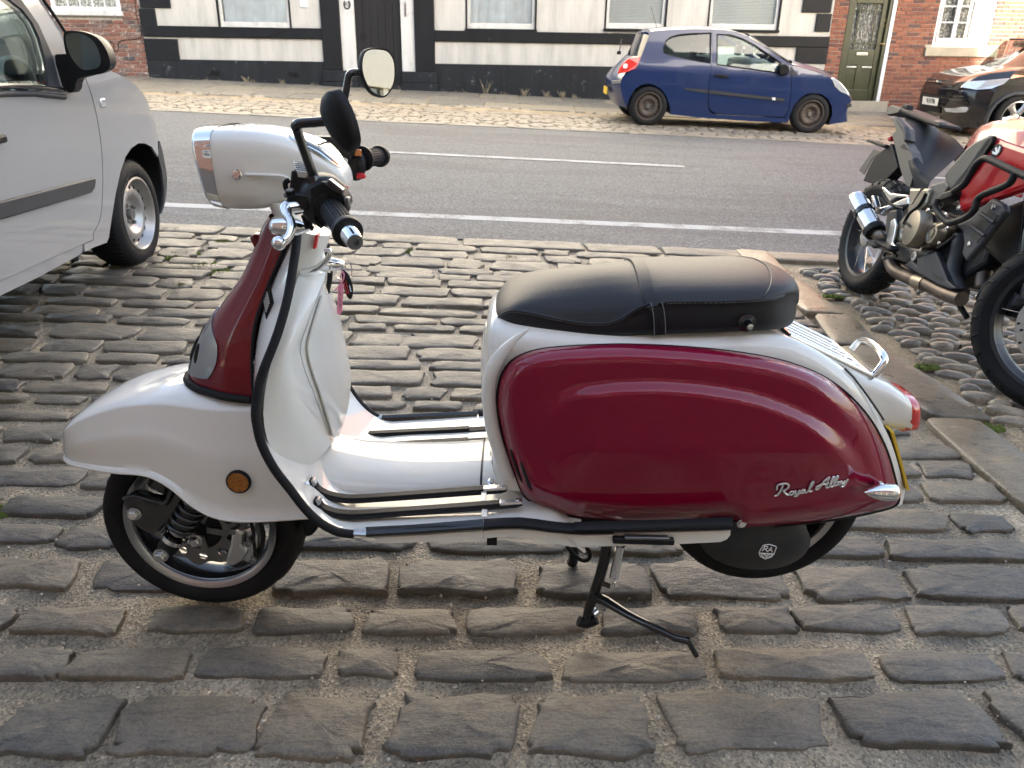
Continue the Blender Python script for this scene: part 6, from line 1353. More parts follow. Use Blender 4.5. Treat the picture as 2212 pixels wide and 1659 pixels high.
def road_wheel(parent, c, ax, Rt, rr, wdt, rimmat, kind='steel', n=44):
    w_ = sub('wheel', parent, c); A = V3(ax).normalized()          # ax points outwards
    mb = MB(); mb.lathe([(rr * .98, -wdt), (rr + .02, -wdt), (Rt - .03, -wdt - .004), (Rt - .006, -wdt * .8), (Rt, -wdt * .5), (Rt, -wdt * .30), (Rt - .006, -.02), (Rt - .03, .003), (rr + .03, .006), (rr + .008, 0), (rr, -.01)], ax=A, n=n); PT('tyre', 'rubber', w_, mb)
    mb = MB()
    for k in range(60 if kind == 'steel' else 0):
        a = 2 * math.pi * k / 60; X = A.cross(V3((0, 0, 1))).normalized(); Y = A.cross(X); d = X * math.cos(a) + Y * math.sin(a)
        mb.tube([d * (Rt + .001) - A * .015, d * (Rt + .001) - A * wdt * .35], .003, 4)
    if mb.v: PT('tyre_tread', 'ink', w_, mb, kind='stuff')
    if kind == 'steel':
        mb = MB(); mb.lathe([(rr + .006, .003), (rr - .004, .006), (rr - .012, -.004), (rr - .02, -.045), (rr * .86, -.05), (rr * .80, -.035), (rr * .62, -.022), (rr * .5, -.03), (rr * .42, -.055), (rr * .30, -.058), (0, -.056)], ax=A, n=n); rim = PT('rim', rimmat, w_, mb, ang=60)
        X = A.cross(V3((0, 0, 1))).normalized(); Y = A.cross(X); mb = MB()
        for k in range(16):
            a = 2 * math.pi * k / 16; d = X * math.cos(a) + Y * math.sin(a); mb.lathe([(rr * .062, 0), (rr * .055, .002), (0, .002)], d * rr * .755 - A * .030, A + d * .25, 10)
        PT('rim_holes', 'ink', rim, mb, kind='stuff')
        mb = MB(); mb.lathe([(rr * .17, -.056), (rr * .16, -.035), (0, -.033)], ax=A, n=18)
        for k in range(4): a = 2 * math.pi * k / 4 + .5; d = X * math.cos(a) + Y * math.sin(a); mb.lathe([(.011, -.056), (.011, -.04), (0, -.038)], d * rr * .30, A, 6)
        PT('hub_cap', 'dark_alloy', rim, mb, kind='stuff')
    else:
        X = A.cross(V3((0, 0, 1))).normalized(); Y = A.cross(X)
        mb = MB(); mb.lathe([(rr + .006, .003), (rr - .006, .006), (rr - .02, -.03), (rr - .03, -wdt * .9)], ax=A, n=n); rim = PT('rim', rimmat, w_, mb)
        mb = MB(); mb.lathe([(rr - .03, -.1), (0, -.1)], ax=A, n=n); PT('brake_drum', 'matt_black', rim, mb)
        for k in range(5):
            a = 2 * math.pi * k / 5 + .3; d = X * math.cos(a) + Y * math.sin(a); e = A.cross(d); mb = MB()
            mb.loft([[d * r_ + e * (s_ * hw) - A * (z0 + (0 if abs(s_) < 1 else .02)) for s_ in (-1, -.6, .6, 1)] for r_, hw, z0 in ((.05, .035, .03), (rr * .6, .03, .022), (rr - .012, .055, .008))], False, False); PT('spoke', rimmat, rim, mb, solid=.02)
        mb = MB(); mb.lathe([(.05, -.05), (.05, -.02), (.0, -.018)], ax=A, n=18); PT('hub_cap', rimmat, rim, mb)
    return w_
# ------------------------------------------------------------------ grey van at the left
th = R(3); VO = ground(290, 588); VF = Frame(VO, (math.cos(th), math.sin(th), -.02), (.02, -.068, 1))
van = thing('parked_van', 'pale grey van parked nose towards the road at left edge', 'van', VF)
def vs(u, v):                      # side surface: rounds inwards at the nose, leans in above the belt line
    p = VF.x(u, v, .012)
    for _ in range(3):
        c = .012 - .30 * max(0, p.y - .42) ** 2 - .10 * max(0, p.z - .98) - .012 * max(0, .5 - p.z)
        p = VF.x(u, v, c)
    return p
def vl(y, z): return V3((.012 - .30 * max(0, y - .42) ** 2 - .10 * max(0, z - .98) - .012 * max(0, .5 - z), y, z))
def vpanel(name, mat, px, extra=(), parent=van, cut=.06, off=0, **k):
    P = [vs(*p) for p in px]; O2 = [(p.y, p.z) for p in P] + list(extra)
    mb = MB(); mb.panel(O2, lambda a, b: vl(a, b) + V3((off, 0, 0)), cut); return PT(name, mat, parent, mb, ang=180, solid=.012, **k)
ys = lambda px: [vs(*p) for p in px]
belt_z = vs(*Z1p(200, 592)).z; sillz = vs(*ZV([(0, 1470)])[0]).z
seam = cr(Z1([(548, 498), (585, 600), (616, 720), (640, 850), (656, 1000), (661, 1150), (657, 1300), (640, 1420), (600, 1500)]), 3)[:-1] + Z1([(600, 1500)]) + ZV([(945, 1055), (850, 1098), (400, 1296), (0, 1470)])
dps = ys(seam); door_v = vpanel('front_door', 'van_grey', [(u - .9, v) for u, v in seam[:25]] + seam[25:], [(-1.62, dps[-1].z + .02), (-1.62, belt_z)] + [(vs(*Z1p(480, 592)).y, belt_z)])
sl_ = ZV([(0, 1478), (400, 1303), (852, 1106), (845, 1190), (780, 1235), (400, 1440), (0, 1635)])
vpanel('sill', 'van_grey', sl_[:4] + sl_[4:], [(-1.62, vs(*sl_[-1]).z + .02), (-1.62, dps[-1].z + .012)], off=-.006)
fend = Z1([(552, 494), (620, 468), (700, 450), (760, 476), (830, 516), (890, 566), (935, 626), (962, 690), (986, 760), (1008, 830)]) + ZV([(1604, 180), (1600, 220), (1540, 120), (1470, 82), (1400, 82), (1330, 132), (1270, 222), (1220, 372), (1170, 600), (1130, 850), (1102, 1040), (1082, 1088), (960, 1132), (858, 1180), (855, 1104), (950, 1062)]) + [(u + .9, v) for u, v in seam[24::-1]]
vpanel('front_wing', 'van_grey', fend)
bmp = ZV([(1606, 182), (1608, 230), (1642, 372), (1662, 560), (1656, 700), (1622, 802), (1640, 790), (1668, 700), (1688, 570), (1694, 440), (1674, 300), (1645, 150), (1620, 60)]); vpanel('front_bumper', 'trim_grey', bmp)
mb = MB(); stq = Z1([(-60, 1306), (0, 1290), (300, 1215), (590, 1140), (598, 1165), (590, 1210), (570, 1238), (300, 1320), (0, 1408), (-60, 1426)]); P = [vs(*p) + V3((.001, 0, 0)) for p in stq] + []
P[0] = V3((.013, -1.55, P[1].z + .03)); P[-1] = V3((.013, -1.55, P[-2].z + .03)); mb.prism(P, (.016, 0, 0)); PT('door_rub_strip', 'trim_grey', door_v, mb, bevel=.006)
# window, frame, pillar
gin = Z1([(20, -60), (62, 0), (140, 60), (205, 145), (252, 245), (290, 385), (310, 548)]); gout = Z1([(420, 592), (384, 545), (332, 350), (245, 155), (150, 20), (95, -60)])
vpanel('window_frame', 'trim_grey', gin + gout, [], cut=.05, off=.002)
wtop = vs(*gin[0]).z; 
vpanel('door_window', 'car_glass', [(u + .5, v) for u, v in gin], [(-1.5, vs(*gin[-1]).z + .01), (-1.5, wtop + .02)], cut=.3, off=-.006)
P = [vs(*p) for p in Z1([(-60, 552), (0, 553), (200, 555), (400, 580)])]; P[0] = V3((P[1].x, -1.55, P[1].z)); mb = MB(); mb.tube([p + V3((.004, 0, 0)) for p in P], .011, 8); PT('waist_trim', 'gloss_black', van, mb); mb = MB(); mb.tube([p + V3((.004, 0, -.028)) for p in P], .012, 8); PT('waist_moulding', 'trim_grey', van, mb)
vpanel('windscreen_pillar', 'van_grey', Z1([(97, -60), (152, 20), (247, 155), (334, 350), (386, 545), (422, 590), (480, 592), (548, 496), (470, 420), (425, 330), (405, 200), (340, 110), (262, 0), (220, -60)]), cut=.06, off=-.004)
mb = MB(); mb.tube([vs(*p) + V3((.003, 0, 0)) for p in Z1([(235, -60), (275, 0), (352, 110), (420, 215), (440, 300)])], .007, 6); PT('windscreen_seal', 'rubber', van, mb)
# bonnet, windscreen, roof, far side, floor
yA = vs(*Z1p(548, 494)); cr_ = [vs(*p) for p in Z1([(552, 494), (620, 468), (700, 450), (760, 476), (830, 516), (890, 566), (935, 626), (962, 690), (1000, 810)])]
mb = MB(); mb.loft([[p.lerp(V3((-1.70 - p.x, p.y, p.z)), t / 10) + V3((0, .10 * math.sin(math.pi * t / 10) * (1 if p.y > .3 else .2), .05 * math.sin(math.pi * t / 10))) for t in range(11)] for p in cr_], False, False); PT('bonnet', 'van_grey', van, mb, ang=60)
wp0 = vs(*Z1p(440, 300)); wp1 = vs(*Z1p(235, -60)); wpt = V3((-.10, wp1.y - .45, 1.62))
mb = MB(); mb.loft([[p.lerp(V3((-1.70 - p.x, p.y, p.z)), t / 8) + V3((0, .10 * math.sin(math.pi * t / 8), 0)) for t in range(9)] for p in (V3((wp0.x - .02, wp0.y + .1, wp0.z - .1)), wp0, wp1, wpt)], False, False); PT('windscreen', 'car_glass', van, mb)
def far(q): return V3((-1.70 - q.x, q.y, q.z))
roof = [(wpt.y, 1.63), (-1.0, 1.74), (-2.2, 1.76), (-3.1, 1.72)]
mb = MB(); mb.loft([[V3((lerp(-.10, -1.60, t / 8), y, z + .04 * math.sin(math.pi * t / 8))) for t in range(9)] for y, z in roof], False, False); PT('roof', 'van_grey', van, mb, ang=60)
mb = MB(); q = [(-1.63, belt_z), (-1.63, .2), (-3.15, .25), (-3.15, 1.70), (-2.2, 1.74), (-1.63, 1.745)]; mb.panel(q, vl, .2); PT('cargo_side', 'van_grey', van, mb, solid=.012); mb = MB(); mb.panel(q, lambda a, b: far(vl(a, b)), .2); PT('cargo_side', 'van_grey', van, mb, solid=.012)
mb = MB(); mb.panel([(-1.62, wtop + .03), (vs(*gin[0]).y, wtop), (wpt.y, 1.63), (-1.62, 1.745)], vl, .2); PT('roof_rail', 'van_grey', van, mb, solid=.012)
mb = MB(); mb.panel([(p.y, p.z) for p in dps] + [(-1.62, dps[-1].z + .02), (-1.62, belt_z), (vs(*Z1p(480, 592)).y, belt_z)], lambda a, b: far(vl(a, b)), .2); PT('far_door', 'cabin_light', van, mb, solid=.012)
FP = [vs(*p) for p in fend]; mb = MB(); mb.panel([(p.y, p.z) for p in FP], lambda a, b: far(vl(a, b)), .2); PT('far_wing', 'van_grey', van, mb, solid=.012)
mb = MB(); mb.box((-.85, -3.15, .98), (1.66, .02, 1.45)); PT('rear_door', 'van_grey', van, mb); mb = MB(); mb.box((-.85, -1.3, .30), (1.5, 3.6, .10)); PT('underbody', 'matt_black', van, mb)
AR_ = [vs(*p) for p in cr(ZV([(1622, 802), (1656, 700), (1662, 560), (1642, 372), (1600, 220), (1540, 120), (1470, 82), (1400, 82), (1330, 132), (1270, 222), (1220, 372), (1170, 600), (1130, 850), (1102, 1040), (1082, 1088)]), 2)]
mb = MB(); mb.loft([[p + V3((-.004, 0, 0)) for p in AR_], [p + V3((-.5, 0, 0)) for p in AR_]], False, False); mb.add([p + V3((-.45, 0, 0)) for p in AR_], [tuple(range(len(AR_)))]); PT('wheel_house', 'ink', van, mb)
BF_ = [vs(*p) for p in ZV([(1604, 180), (1645, 150), (1674, 300), (1694, 440), (1688, 570), (1668, 700), (1640, 790), (1622, 802)])]
mb = MB(); mb.loft([[p.lerp(V3((-1.70 - p.x, p.y, p.z)), t / 8) + V3((0, .16 * math.sin(math.pi * t / 8), 0)) for t in range(9)] for p in BF_], False, False); PT('bumper_face', 'trim_grey', van, mb)
mb = MB(); mb.prism([V3((-.25, p[0] - .5, p[1])) for p in ((-1.9, .9), (-1.75, .5), (-1.25, .5), (-1.25, .6), (-1.6, .65), (-1.75, 1.35), (-1.95, 1.35))], (-.5, 0, 0)); PT('seat', 'cloth_seat', van, mb, bevel=.03)
# cabin seen through the door glass
def cab(px, c): return [VF.x(u, v, c) for u, v in px]
mb = MB(); mb.prism(cab(Z1([(-80, 380), (60, 390), (180, 418), (330, 470), (420, 520), (420, 600), (-80, 600)]), -.16), (-1.25, 0, 0)); PT('dashboard', 'cabin', van, mb, bevel=.03)
c = VF.x(*Z1p(100, 492), -.145); mb = MB(); mb.lathe([(.085, 0), (.085, .02), (.072, .022), (.07, .004), (0, .002)], c, (1, -.35, .2), 28); PT('instrument_pod', 'cabin_light', van, mb)
mb = MB(); mb.lathe([(0, .006), (.068, .005)], c, (1, -.35, .2), 24); PT('instrument_face', 'matt_black', van, mb)
c = VF.x(*Z1p(262, 488), -.14); mb = MB(); mb.box(c, (.02, .055, .06)); PT('air_vent', 'matt_black', van, mb, bevel=.012)
mb = MB(); P = cab(Z1([(60, -40), (120, 10), (190, 120), (240, 250), (275, 370), (285, 480), (250, 480), (225, 330), (180, 200), (110, 90), (20, -40)]), -.10); mb.prism(P, (-.05, 0, 0)); PT('inner_pillar', 'cabin_light', van, mb, bevel=.01)
c = VF.x(*Z1p(60, 560), -.45); mb = MB(); mb.lathe([(.18 + .014 * math.cos(a), .014 * math.sin(a)) for a in [k * .785 for k in range(9)]], c + V3((0, -.1, .06)), (.0, -.8, .5), 28); PT('steering_wheel', 'matt_black', van, mb)
c = VF.x(*Z1p(310, 540), -.12); mb = MB(); mb.box(c, (.05, .10, .03)); PT('red_trim', 'lamp_red', van, mb)
# door mirror
yb = VF.x(*Z1p(395, 450), .01).y; my = yb - .02
def mp_(px, c): return [VF.y(u, v, c) for u, v in px]
hs_ = Z1([(408, 225), (430, 200), (500, 198), (565, 212), (625, 242), (668, 292), (697, 352), (708, 402), (702, 438), (672, 466), (620, 480), (550, 488), (490, 500), (450, 440), (420, 330)])
vm = sub('door_mirror', van)
mb = MB(); P = mp_([p for p in cr(hs_, 2, True)], my); c = sum(P, V3()) / len(P); mb.loft([P, [q + V3((0, .03, 0)) for q in P], [c + (q - c) * .93 + V3((0, .08, 0)) for q in P], [c + (q - c) * .6 + V3((0, .12, 0)) for q in P]], True, True); PT('mirror_shell', 'black_plastic', vm, mb, ang=50)
gp = Z1([(420, 235), (440, 212), (500, 212), (560, 232), (610, 280), (640, 350), (648, 400), (635, 430), (600, 446), (540, 448), (500, 425), (460, 370), (430, 300)])
mb = MB(); P = mp_(gp, my - .006); mb.prism([V3(q) for q in cr(P, 2, True)], (0, .005, 0)); PT('mirror_glass', 'mirror', vm, mb, smooth=False)
mb = MB(); P = mp_(Z1([(352, 350), (422, 346), (470, 420), (520, 490), (600, 478), (500, 508), (484, 540), (482, 570), (465, 596), (440, 598), (412, 572), (392, 540), (360, 450)]), my + .002); mb.prism(P, (0, .07, 0)); PT('mirror_arm', 'black_plastic', vm, mb, bevel=.012)
p = vs(*Z1p(658, 662)); mb = MB(); mb.box(p + V3((.002, 0, 0)), (.010, .055, .042)); PT('side_repeater', 'clear_lamp', van, mb, bevel=.008)
p = vs(*Z1p(-18, 892)); mb = MB(); mb.box(p + V3((.015, -.08, 0)), (.03, .2, .03)); PT('door_handle', 'black_plastic', door_v, mb, bevel=.008)
p = vs(*ZV([(785, 1240)])[0]); mb = MB(); mb.box(p + V3((-.03, .03, -.01)), (.05, .03, .02)); PT('jacking_point', 'dark_alloy', van, mb)
wc = V3((0, .19, .278)); road_wheel(van, wc, (1, 0, 0), .292, .195, .19, 'steel_wheel'); road_wheel(van, V3((0, -2.45, .29)), (1, 0, 0), .292, .195, .19, 'steel_wheel'); road_wheel(van, V3((-1.68, .19, .278)), (-1, 0, 0), .292, .195, .19, 'steel_wheel'); road_wheel(van, V3((-1.68, -2.45, .29)), (-1, 0, 0), .292, .195, .19, 'steel_wheel')
p = wc; text_part('tyre_lettering', '195/65 R15', .035, MAT['bike_grey'], van, (.0075, wc.y - .12, wc.z + .185), (0, .8, .6), (0, -.6, .8), .0006)
# ------------------------------------------------------------------ blue hatchback
BO = ground(1400, 273); BF = Frame(BO, (1, 0, -.03), (.03, -.068, 1)); W_B = 1.68
blue = thing('parked_hatchback', 'dark blue three-door hatchback with brown steel wheels parked before the white house', 'car', BF)
def blat(z, x=0): return .02 + .30 * max(0, z - .84) + .06 * max(0, .45 - z) ** 1 - .015 * math.exp(-((z - .62) / .2) ** 2) + .16 * max(0, x - 2.95) ** 2 + .12 * max(0, -.32 - x) ** 2
def bs(u, v, off=0):
    p = BF.y(u, v, .02)
    for _ in range(3): p = BF.y(u, v, blat(p.z, p.x) + off)
    return p
def bl(x, z, off=0): return V3((x, blat(z, x) + off, z))
def bpanel(name, mat, px, holes=(), parent=blue, off=0, cut=.09, mirror=True, **k):
    O2 = [(p.x, p.z) for p in [bs(*q) for q in BC(px)]]; H = [[(p.x, p.z) for p in [bs(*q) for q in BC(h)]] for h in holes]
    mb = MB(); mb.panel(O2, lambda a, b: bl(a, b, off), cut, H); o = PT(name, mat, parent, mb, ang=180, solid=.012, soff=0, **k)
    if mirror: mb = MB(); mb.panel(O2, lambda a, b: V3((a, W_B - blat(b, a) - off, b)), cut, H); PT(name, mat, parent, mb, ang=180, solid=.012, soff=0)
    return o
arch_r = [(662, 800), (650, 725), (625, 650), (585, 597), (530, 560), (480, 548), (420, 560), (370, 592), (335, 645), (312, 700), (302, 742)]
arch_f = [(1952, 890), (1985, 800), (1980, 730), (1950, 675), (1900, 638), (1840, 625), (1780, 632), (1720, 668), (1670, 730), (1640, 800), (1624, 862)]
bpanel('rear_quarter', 'blue_paint', [(500, 128), (600, 116), (700, 110), (850, 106), (997, 108), (996, 250), (994, 400), (982, 490), (968, 610), (967, 740), (985, 785), (1030, 803), (1590, 830), (1612, 870), (1300, 855), (900, 828)] + arch_r + [(280, 700), (262, 640), (250, 560), (262, 500), (300, 470), (372, 432), (398, 390), (417, 332), (450, 250), (480, 170)],
       [[(604, 300), (600, 265), (622, 203), (655, 172), (730, 150), (850, 140), (990, 134), (984, 388), (880, 368), (750, 340), (650, 316)]])
bd = bpanel('door', 'blue_paint', [(1002, 108), (1100, 110), (1200, 128), (1300, 170), (1400, 234), (1500, 300), (1600, 365), (1654, 398), (1652, 500), (1642, 620), (1624, 765), (1590, 822), (1300, 810), (1040, 796), (992, 771), (974, 735), (973, 610), (987, 490), (999, 400), (1001, 250)],
       [[(1042, 145), (1150, 152), (1250, 184), (1350, 238), (1450, 304), (1520, 350), (1560, 378), (1550, 463), (1300, 428), (1042, 394)]])
bpanel('front_wing', 'blue_paint', [(1659, 400), (1720, 415), (1800, 438), (1900, 470), (1974, 506), (1990, 560), (2040, 608), (2122, 655), (2138, 690), (2112, 735), (2096, 790), (2100, 862), (1975, 882)] + arch_f + [(1614, 868), (1596, 830), (1628, 768), (1647, 620), (1656, 500)])
bpanel('quarter_window', 'dark_glass', [(610, 300), (606, 265), (626, 205), (658, 176), (730, 154), (850, 144), (988, 138), (981, 384), (880, 364), (750, 336), (650, 312)], off=.012, cut=.3, parent=blue)
bpanel('door_window', 'car_glass', [(1044, 147), (1150, 154), (1250, 186), (1350, 240), (1450, 306), (1520, 352), (1558, 380), (1548, 461), (1300, 426), (1044, 392)], off=.012, cut=.3)
mb = MB(); mb.tube([bs(*p) + V3((0, -.004, 0)) for p in BC([(1042, 145), (1150, 152), (1250, 184), (1350, 238), (1450, 304), (1520, 350), (1560, 378), (1550, 463), (1300, 428), (1042, 394)])], .010, 6, closed=True); PT('window_seal', 'rubber', bd, mb)
mb = MB(); mb.tube([bs(*p) + V3((0, -.003, 0)) for p in BC([(604, 300), (600, 265), (622, 203), (655, 172), (730, 150), (850, 140), (990, 134), (984, 388), (880, 368), (750, 340), (650, 316)])], .012, 6, closed=True); PT('window_seal', 'rubber', blue, mb)
for arch in (arch_r, arch_f):
    mb = MB(); P = [bs(*p) for p in BC(arch)]; mb.loft([P, [q + V3((0, .25, 0)) for q in P]], False, False); PT('wheel_arch', 'ink', blue, mb)
SKI = [('rear_bumper', 'blue_paint', [(300, 745, .05), (275, 690, .05), (258, 620, .05), (250, 560, .05), (255, 520, .06), (268, 496, .07)], (-.13, 0)), ('tailgate', 'blue_paint', [(268, 496, .07), (300, 450, .10), (360, 390, .14), (418, 330, .17)], (-.12, 0)), ('rear_window', 'dark_glass', [(418, 330, .17), (450, 250, .21), (488, 150, .27)], (-.10, .01)),
       ('roof', 'blue_paint', [(488, 150, .27), (500, 124, .28), (600, 112, .285), (700, 106, .29), (850, 102, .30), (997, 104, .30), (1150, 120, .295), (1300, 166, .285)], (0, .045)), ('windscreen', 'dark_glass', [(1300, 166, .285), (1400, 228, .26), (1500, 294, .22), (1600, 358, .17), (1652, 392, .14)], (.07, .05)),
       ('bonnet', 'blue_paint', [(1652, 392, .14), (1720, 410, .12), (1800, 432, .10), (1900, 464, .09), (1974, 502, .09), (2010, 535, .10)], (.10, .06)), ('front_bumper', 'blue_paint', [(2010, 535, .10), (2070, 580, .10), (2124, 650, .10), (2138, 692, .10), (2112, 735, .10), (2096, 790, .10), (2100, 862, .10)], (.16, 0))]
for nm, mt, pts, (bx, bz_) in SKI:
    rows = []
    for u, v, l in pts:
        q = BC([(u, v)])[0]; p = BF.y(q[0], q[1], l); f = V3((p.x, W_B - p.y, p.z)); rows.append([p.lerp(f, t / 14) + V3((bx, 0, bz_)) * (1 - abs(2 * t / 14 - 1) ** 3) for t in range(15)])
    mb = MB(); mb.loft(rows, False, False); PT(nm, mt, blue, mb, ang=50)
def bpoly(name, mat, px, off, th_, parent=blue, **k): mb = MB(); mb.prism([bs(*q) + V3((0, off, 0)) for q in BC(px)], (0, th_, 0)); return PT(name, mat, parent, mb, smooth=False, **k)
tl = bpoly('tail_lamp', 'lamp_red_bright', [(228, 470), (240, 428), (275, 380), (318, 342), (415, 330), (396, 388), (370, 430), (300, 456)], -.012, .06, bevel=.008); bpoly('reversing_lamp', 'white_metal', [(272, 420), (275, 395), (290, 385), (306, 392), (308, 412), (295, 425)], -.016, .01, tl)
mb = MB(); mb.tube([bs(*q) + V3((0, -.001, 0)) for q in BC(cr([(435, 380), (455, 368), (525, 376), (546, 400), (545, 450), (525, 460), (450, 458), (436, 440)], 2, True))], .004, 4, closed=True); PT('fuel_flap_gap', 'ink', blue, mb)
bpoly('door_handle', 'black_plastic', [(1018, 474), (1070, 470), (1140, 488), (1136, 502), (1075, 498), (1018, 486)], -.03, .035, bd, bevel=.006); rs_ = bpoly('rub_strip', 'trim_grey', [(770, 583), (964, 600), (964, 628), (800, 606)], -.018, .02); bpoly('rub_strip', 'trim_grey', [(974, 601), (1300, 640), (1592, 672), (1588, 694), (1300, 664), (974, 630)], -.018, .02, bd); bpoly('strip_badge', 'white_metal', [(1489, 661), (1516, 664), (1515, 687), (1489, 684)], -.022, .005, bd)
mb = MB(); mb.prism([BF.y(u, v, -.05) for u, v in BC([(1558, 395), (1600, 385), (1635, 410), (1640, 455), (1620, 480), (1560, 485), (1550, 440)])], (0, .14, 0)); PT('door_mirror', 'black_plastic', bd, mb, bevel=.02)
bpoly('mirror_gusset', 'black_plastic', [(1640, 410), (1658, 425), (1702, 485), (1640, 480)], -.006, .01); bpoly('headlamp', 'clear_lamp', [(1976, 510), (1995, 500), (2050, 540), (2098, 596), (2126, 652), (2050, 616), (2005, 572)], -.01, .08, bevel=.01); bpoly('bumper_strip', 'trim_grey', [(2100, 714), (2140, 712), (2140, 738), (2106, 746)], -.012, .05); bpoly('bumper_moulding', 'alloy', [(178, 528), (250, 520), (252, 545), (180, 552)], -.03, .05)
mb = MB(); mb.tube([BF.y(*BC([(548, 108)])[0], .6), BF.y(*BC([(540, 60)])[0], .6), BF.y(*BC([(500, -80)])[0], .6)], .004, 5); PT('aerial', 'ink', blue, mb)
q = BF.y(*BC([(128, 602)])[0], .75); mb = MB(); mb.box(q, (.012, .5, .11)); PT('number_plate', 'yellow_plate', blue, mb); q = BF.y(*BC([(238, 298)])[0], .55); mb = MB(); mb.box(q, (.06, .05, .05)); mb.tube([q, q + V3((.05, .2, .2))], .008, 5); PT('rear_wiper', 'black_plastic', blue, mb, kind='stuff')
for yy in (.38, 1.0):
    for x_ in (1.0, 1.75) if True else ():
        st_ = sub('seat', blue); mb = MB(); mb.prism([V3((x_ + a, yy, b)) for a, b in ((.05, .45), (.5, .5), (.5, .58), (.1, .6), (-.08, 1.05), (-.2, 1.05), (-.06, .5))], (0, .42, 0)); PT('seat_back', 'cloth_seat', st_, mb, bevel=.04); mb = MB(); mb.box((x_ - .17, yy + .21, 1.17), (.10, .24, .17)); PT('headrest', 'cloth_seat', st_, mb, bevel=.04)
mb = MB(); mb.prism([V3((p.x, .1, p.z)) for p in [BF.y(u, v, .3) for u, v in BC([(1280, 420), (1300, 350), (1400, 345), (1560, 440), (1640, 460), (1600, 620), (1300, 600)])]], (0, W_B - .2, 0)); PT('dashboard', 'cabin', blue, mb, bevel=.03)
q = BF.y(*BC([(1385, 400)])[0], .42); mb = MB(); mb.lathe([(.17 + .013 * math.cos(a), .013 * math.sin(a)) for a in [k * .785 for k in range(9)]], q, (-.9, 0, .45), 28); PT('steering_wheel', 'matt_black', blue, mb)
mb = MB(); mb.box((1.3, W_B / 2, .33), (3.3, 1.4, .22)); PT('underbody', 'matt_black', blue, mb)
q0, q1 = BF.y(*BC([(478, 752)])[0], 0), BF.y(*BC([(1803, 822)])[0], 0)
for q in (q0, q1):
    rr_ = q.z; q = V3((q.x, .0, .30)); road_wheel(blue, q, (0, -1, 0), .302, .205, .175, 'rust_steel', n=36); road_wheel(blue, V3((q.x, W_B, .30)), (0, 1, 0), .302, .205, .175, 'rust_steel', n=24)
# ------------------------------------------------------------------ black SUV
NY = 12.75; c_ = at(*ZN([(1480, 1530)])[0], NY); gzz = gz(c_.x, NY); NF = Frame((c_.x, NY, gzz), (1, 0, 0), (0, -.068, 1))
suv = thing('parked_suv', 'glossy black SUV with white front plate parked by the red brick house', 'car', NF)
RWN = NF.loc(c_).z - .02
def nlat(x): return float(np.interp(x, [250, 440, 600, 820, 1000, 1180, 1300], [1.72, 1.3, .72, .35, .12, .0, .0]))
def nn(px, off=0, lf=None):
    out_ = []
    for x, y in px:
        u, v = ZN([(x, y)])[0]; p = NF.y(u, v, lf(x) if lf else nlat2(x, y)); cl = NF.loc(CAM); out_.append(p + (cl - p).normalized() * off)
    return out_
rowsN = [[(1120, 1570, 0), (820, 1560, .3), (570, 1520, .8), (280, 1375, 1.74)], [(1140, 1460, 0), (830, 1440, .3), (570, 1430, .8), (268, 1345, 1.74)], [(1170, 1320, 0), (900, 1330, .2), (590, 1330, .78), (300, 1300, 1.72)], [(1210, 1200, 0), (900, 1180, .22), (640, 1160, .70), (345, 1130, 1.70)], [(1270, 1090, .0), (950, 1080, .22), (700, 1060, .62), (378, 1040, 1.66)], [(1440, 965, .0), (1100, 985, .18), (800, 1000, .5), (440, 960, 1.6)]]
hoodN = [rowsN[-1], [(1480, 910, .04), (1180, 900, .22), (900, 925, .55), (560, 892, 1.62)], [(1540, 860, .08), (1300, 850, .28), (1100, 865, .6), (820, 828, 1.64)], [(1640, 830, .1), (1480, 820, .3), (1300, 815, .62), (1062, 800, 1.66)]]
NGRID = []
def nlat2(x, y):
    A = np.array(NGRID); d = (A[:, 0] - x) ** 2 + (A[:, 1] - y) ** 2; i = np.argsort(d)[:4]; w_ = 1 / (d[i] + 1); return float((A[i, 2] * w_).sum() / w_.sum())
def nskin(name, mat, rows, parent=suv):
    R2 = []
    for row in rows:
        R2.append(cr(row, 5))
    G3 = [list(col) for col in zip(*[cr(c2, 3) for c2 in zip(*R2)])]; NGRID.extend(q for r_ in G3 for q in r_)
    R3 = [[NF.y(*ZN([q[:2]])[0], q[2]) for q in r_] for r_ in G3]; mb = MB(); mb.loft(R3, False, False); return PT(name, mat, parent, mb, ang=60)
nskin('front_end', 'car_black', rowsN); nskin('bonnet', 'car_black', hoodN)
wsb = hoodN[-1]; nskin('windscreen', 'dark_glass', [wsb, [(1900, 640, .25), (1760, 610, .45), (1620, 600, .8), (1420, 640, 1.6)], [(2150, 470, .32), (2000, 440, .5), (1860, 430, .85), (1650, 470, 1.5)]])
def npoly(name, mat, px, off=.02, parent=suv, thk=.03, lf=None, **k):
    P = nn(px, off, lf); cl = NF.loc(CAM); d = (sum(P, V3()) / len(P) - cl).normalized(); mb = MB(); mb.prism(P, d * thk); return PT(name, mat, parent, mb, smooth=False, **k)
npoly('headlamp', 'clear_lamp', [(826, 1072), (902, 1002), (1150, 985), (1440, 960), (1362, 1030), (1210, 1088), (1020, 1100)], .05, bevel=.008); npoly('headlamp_surround', 'matt_black', [(720, 1100), (800, 1005), (900, 998), (824, 1074), (1018, 1104), (1180, 1096), (1100, 1112), (800, 1104)], .035)
gr_ = npoly('upper_grille', 'matt_black', [(438, 962), (600, 985), (830, 1008), (730, 1055), (560, 1030), (420, 1000)], .03); npoly('grille_bar', 'chrome', [(440, 985), (770, 1022), (760, 1036), (438, 1000)], .045, gr_)
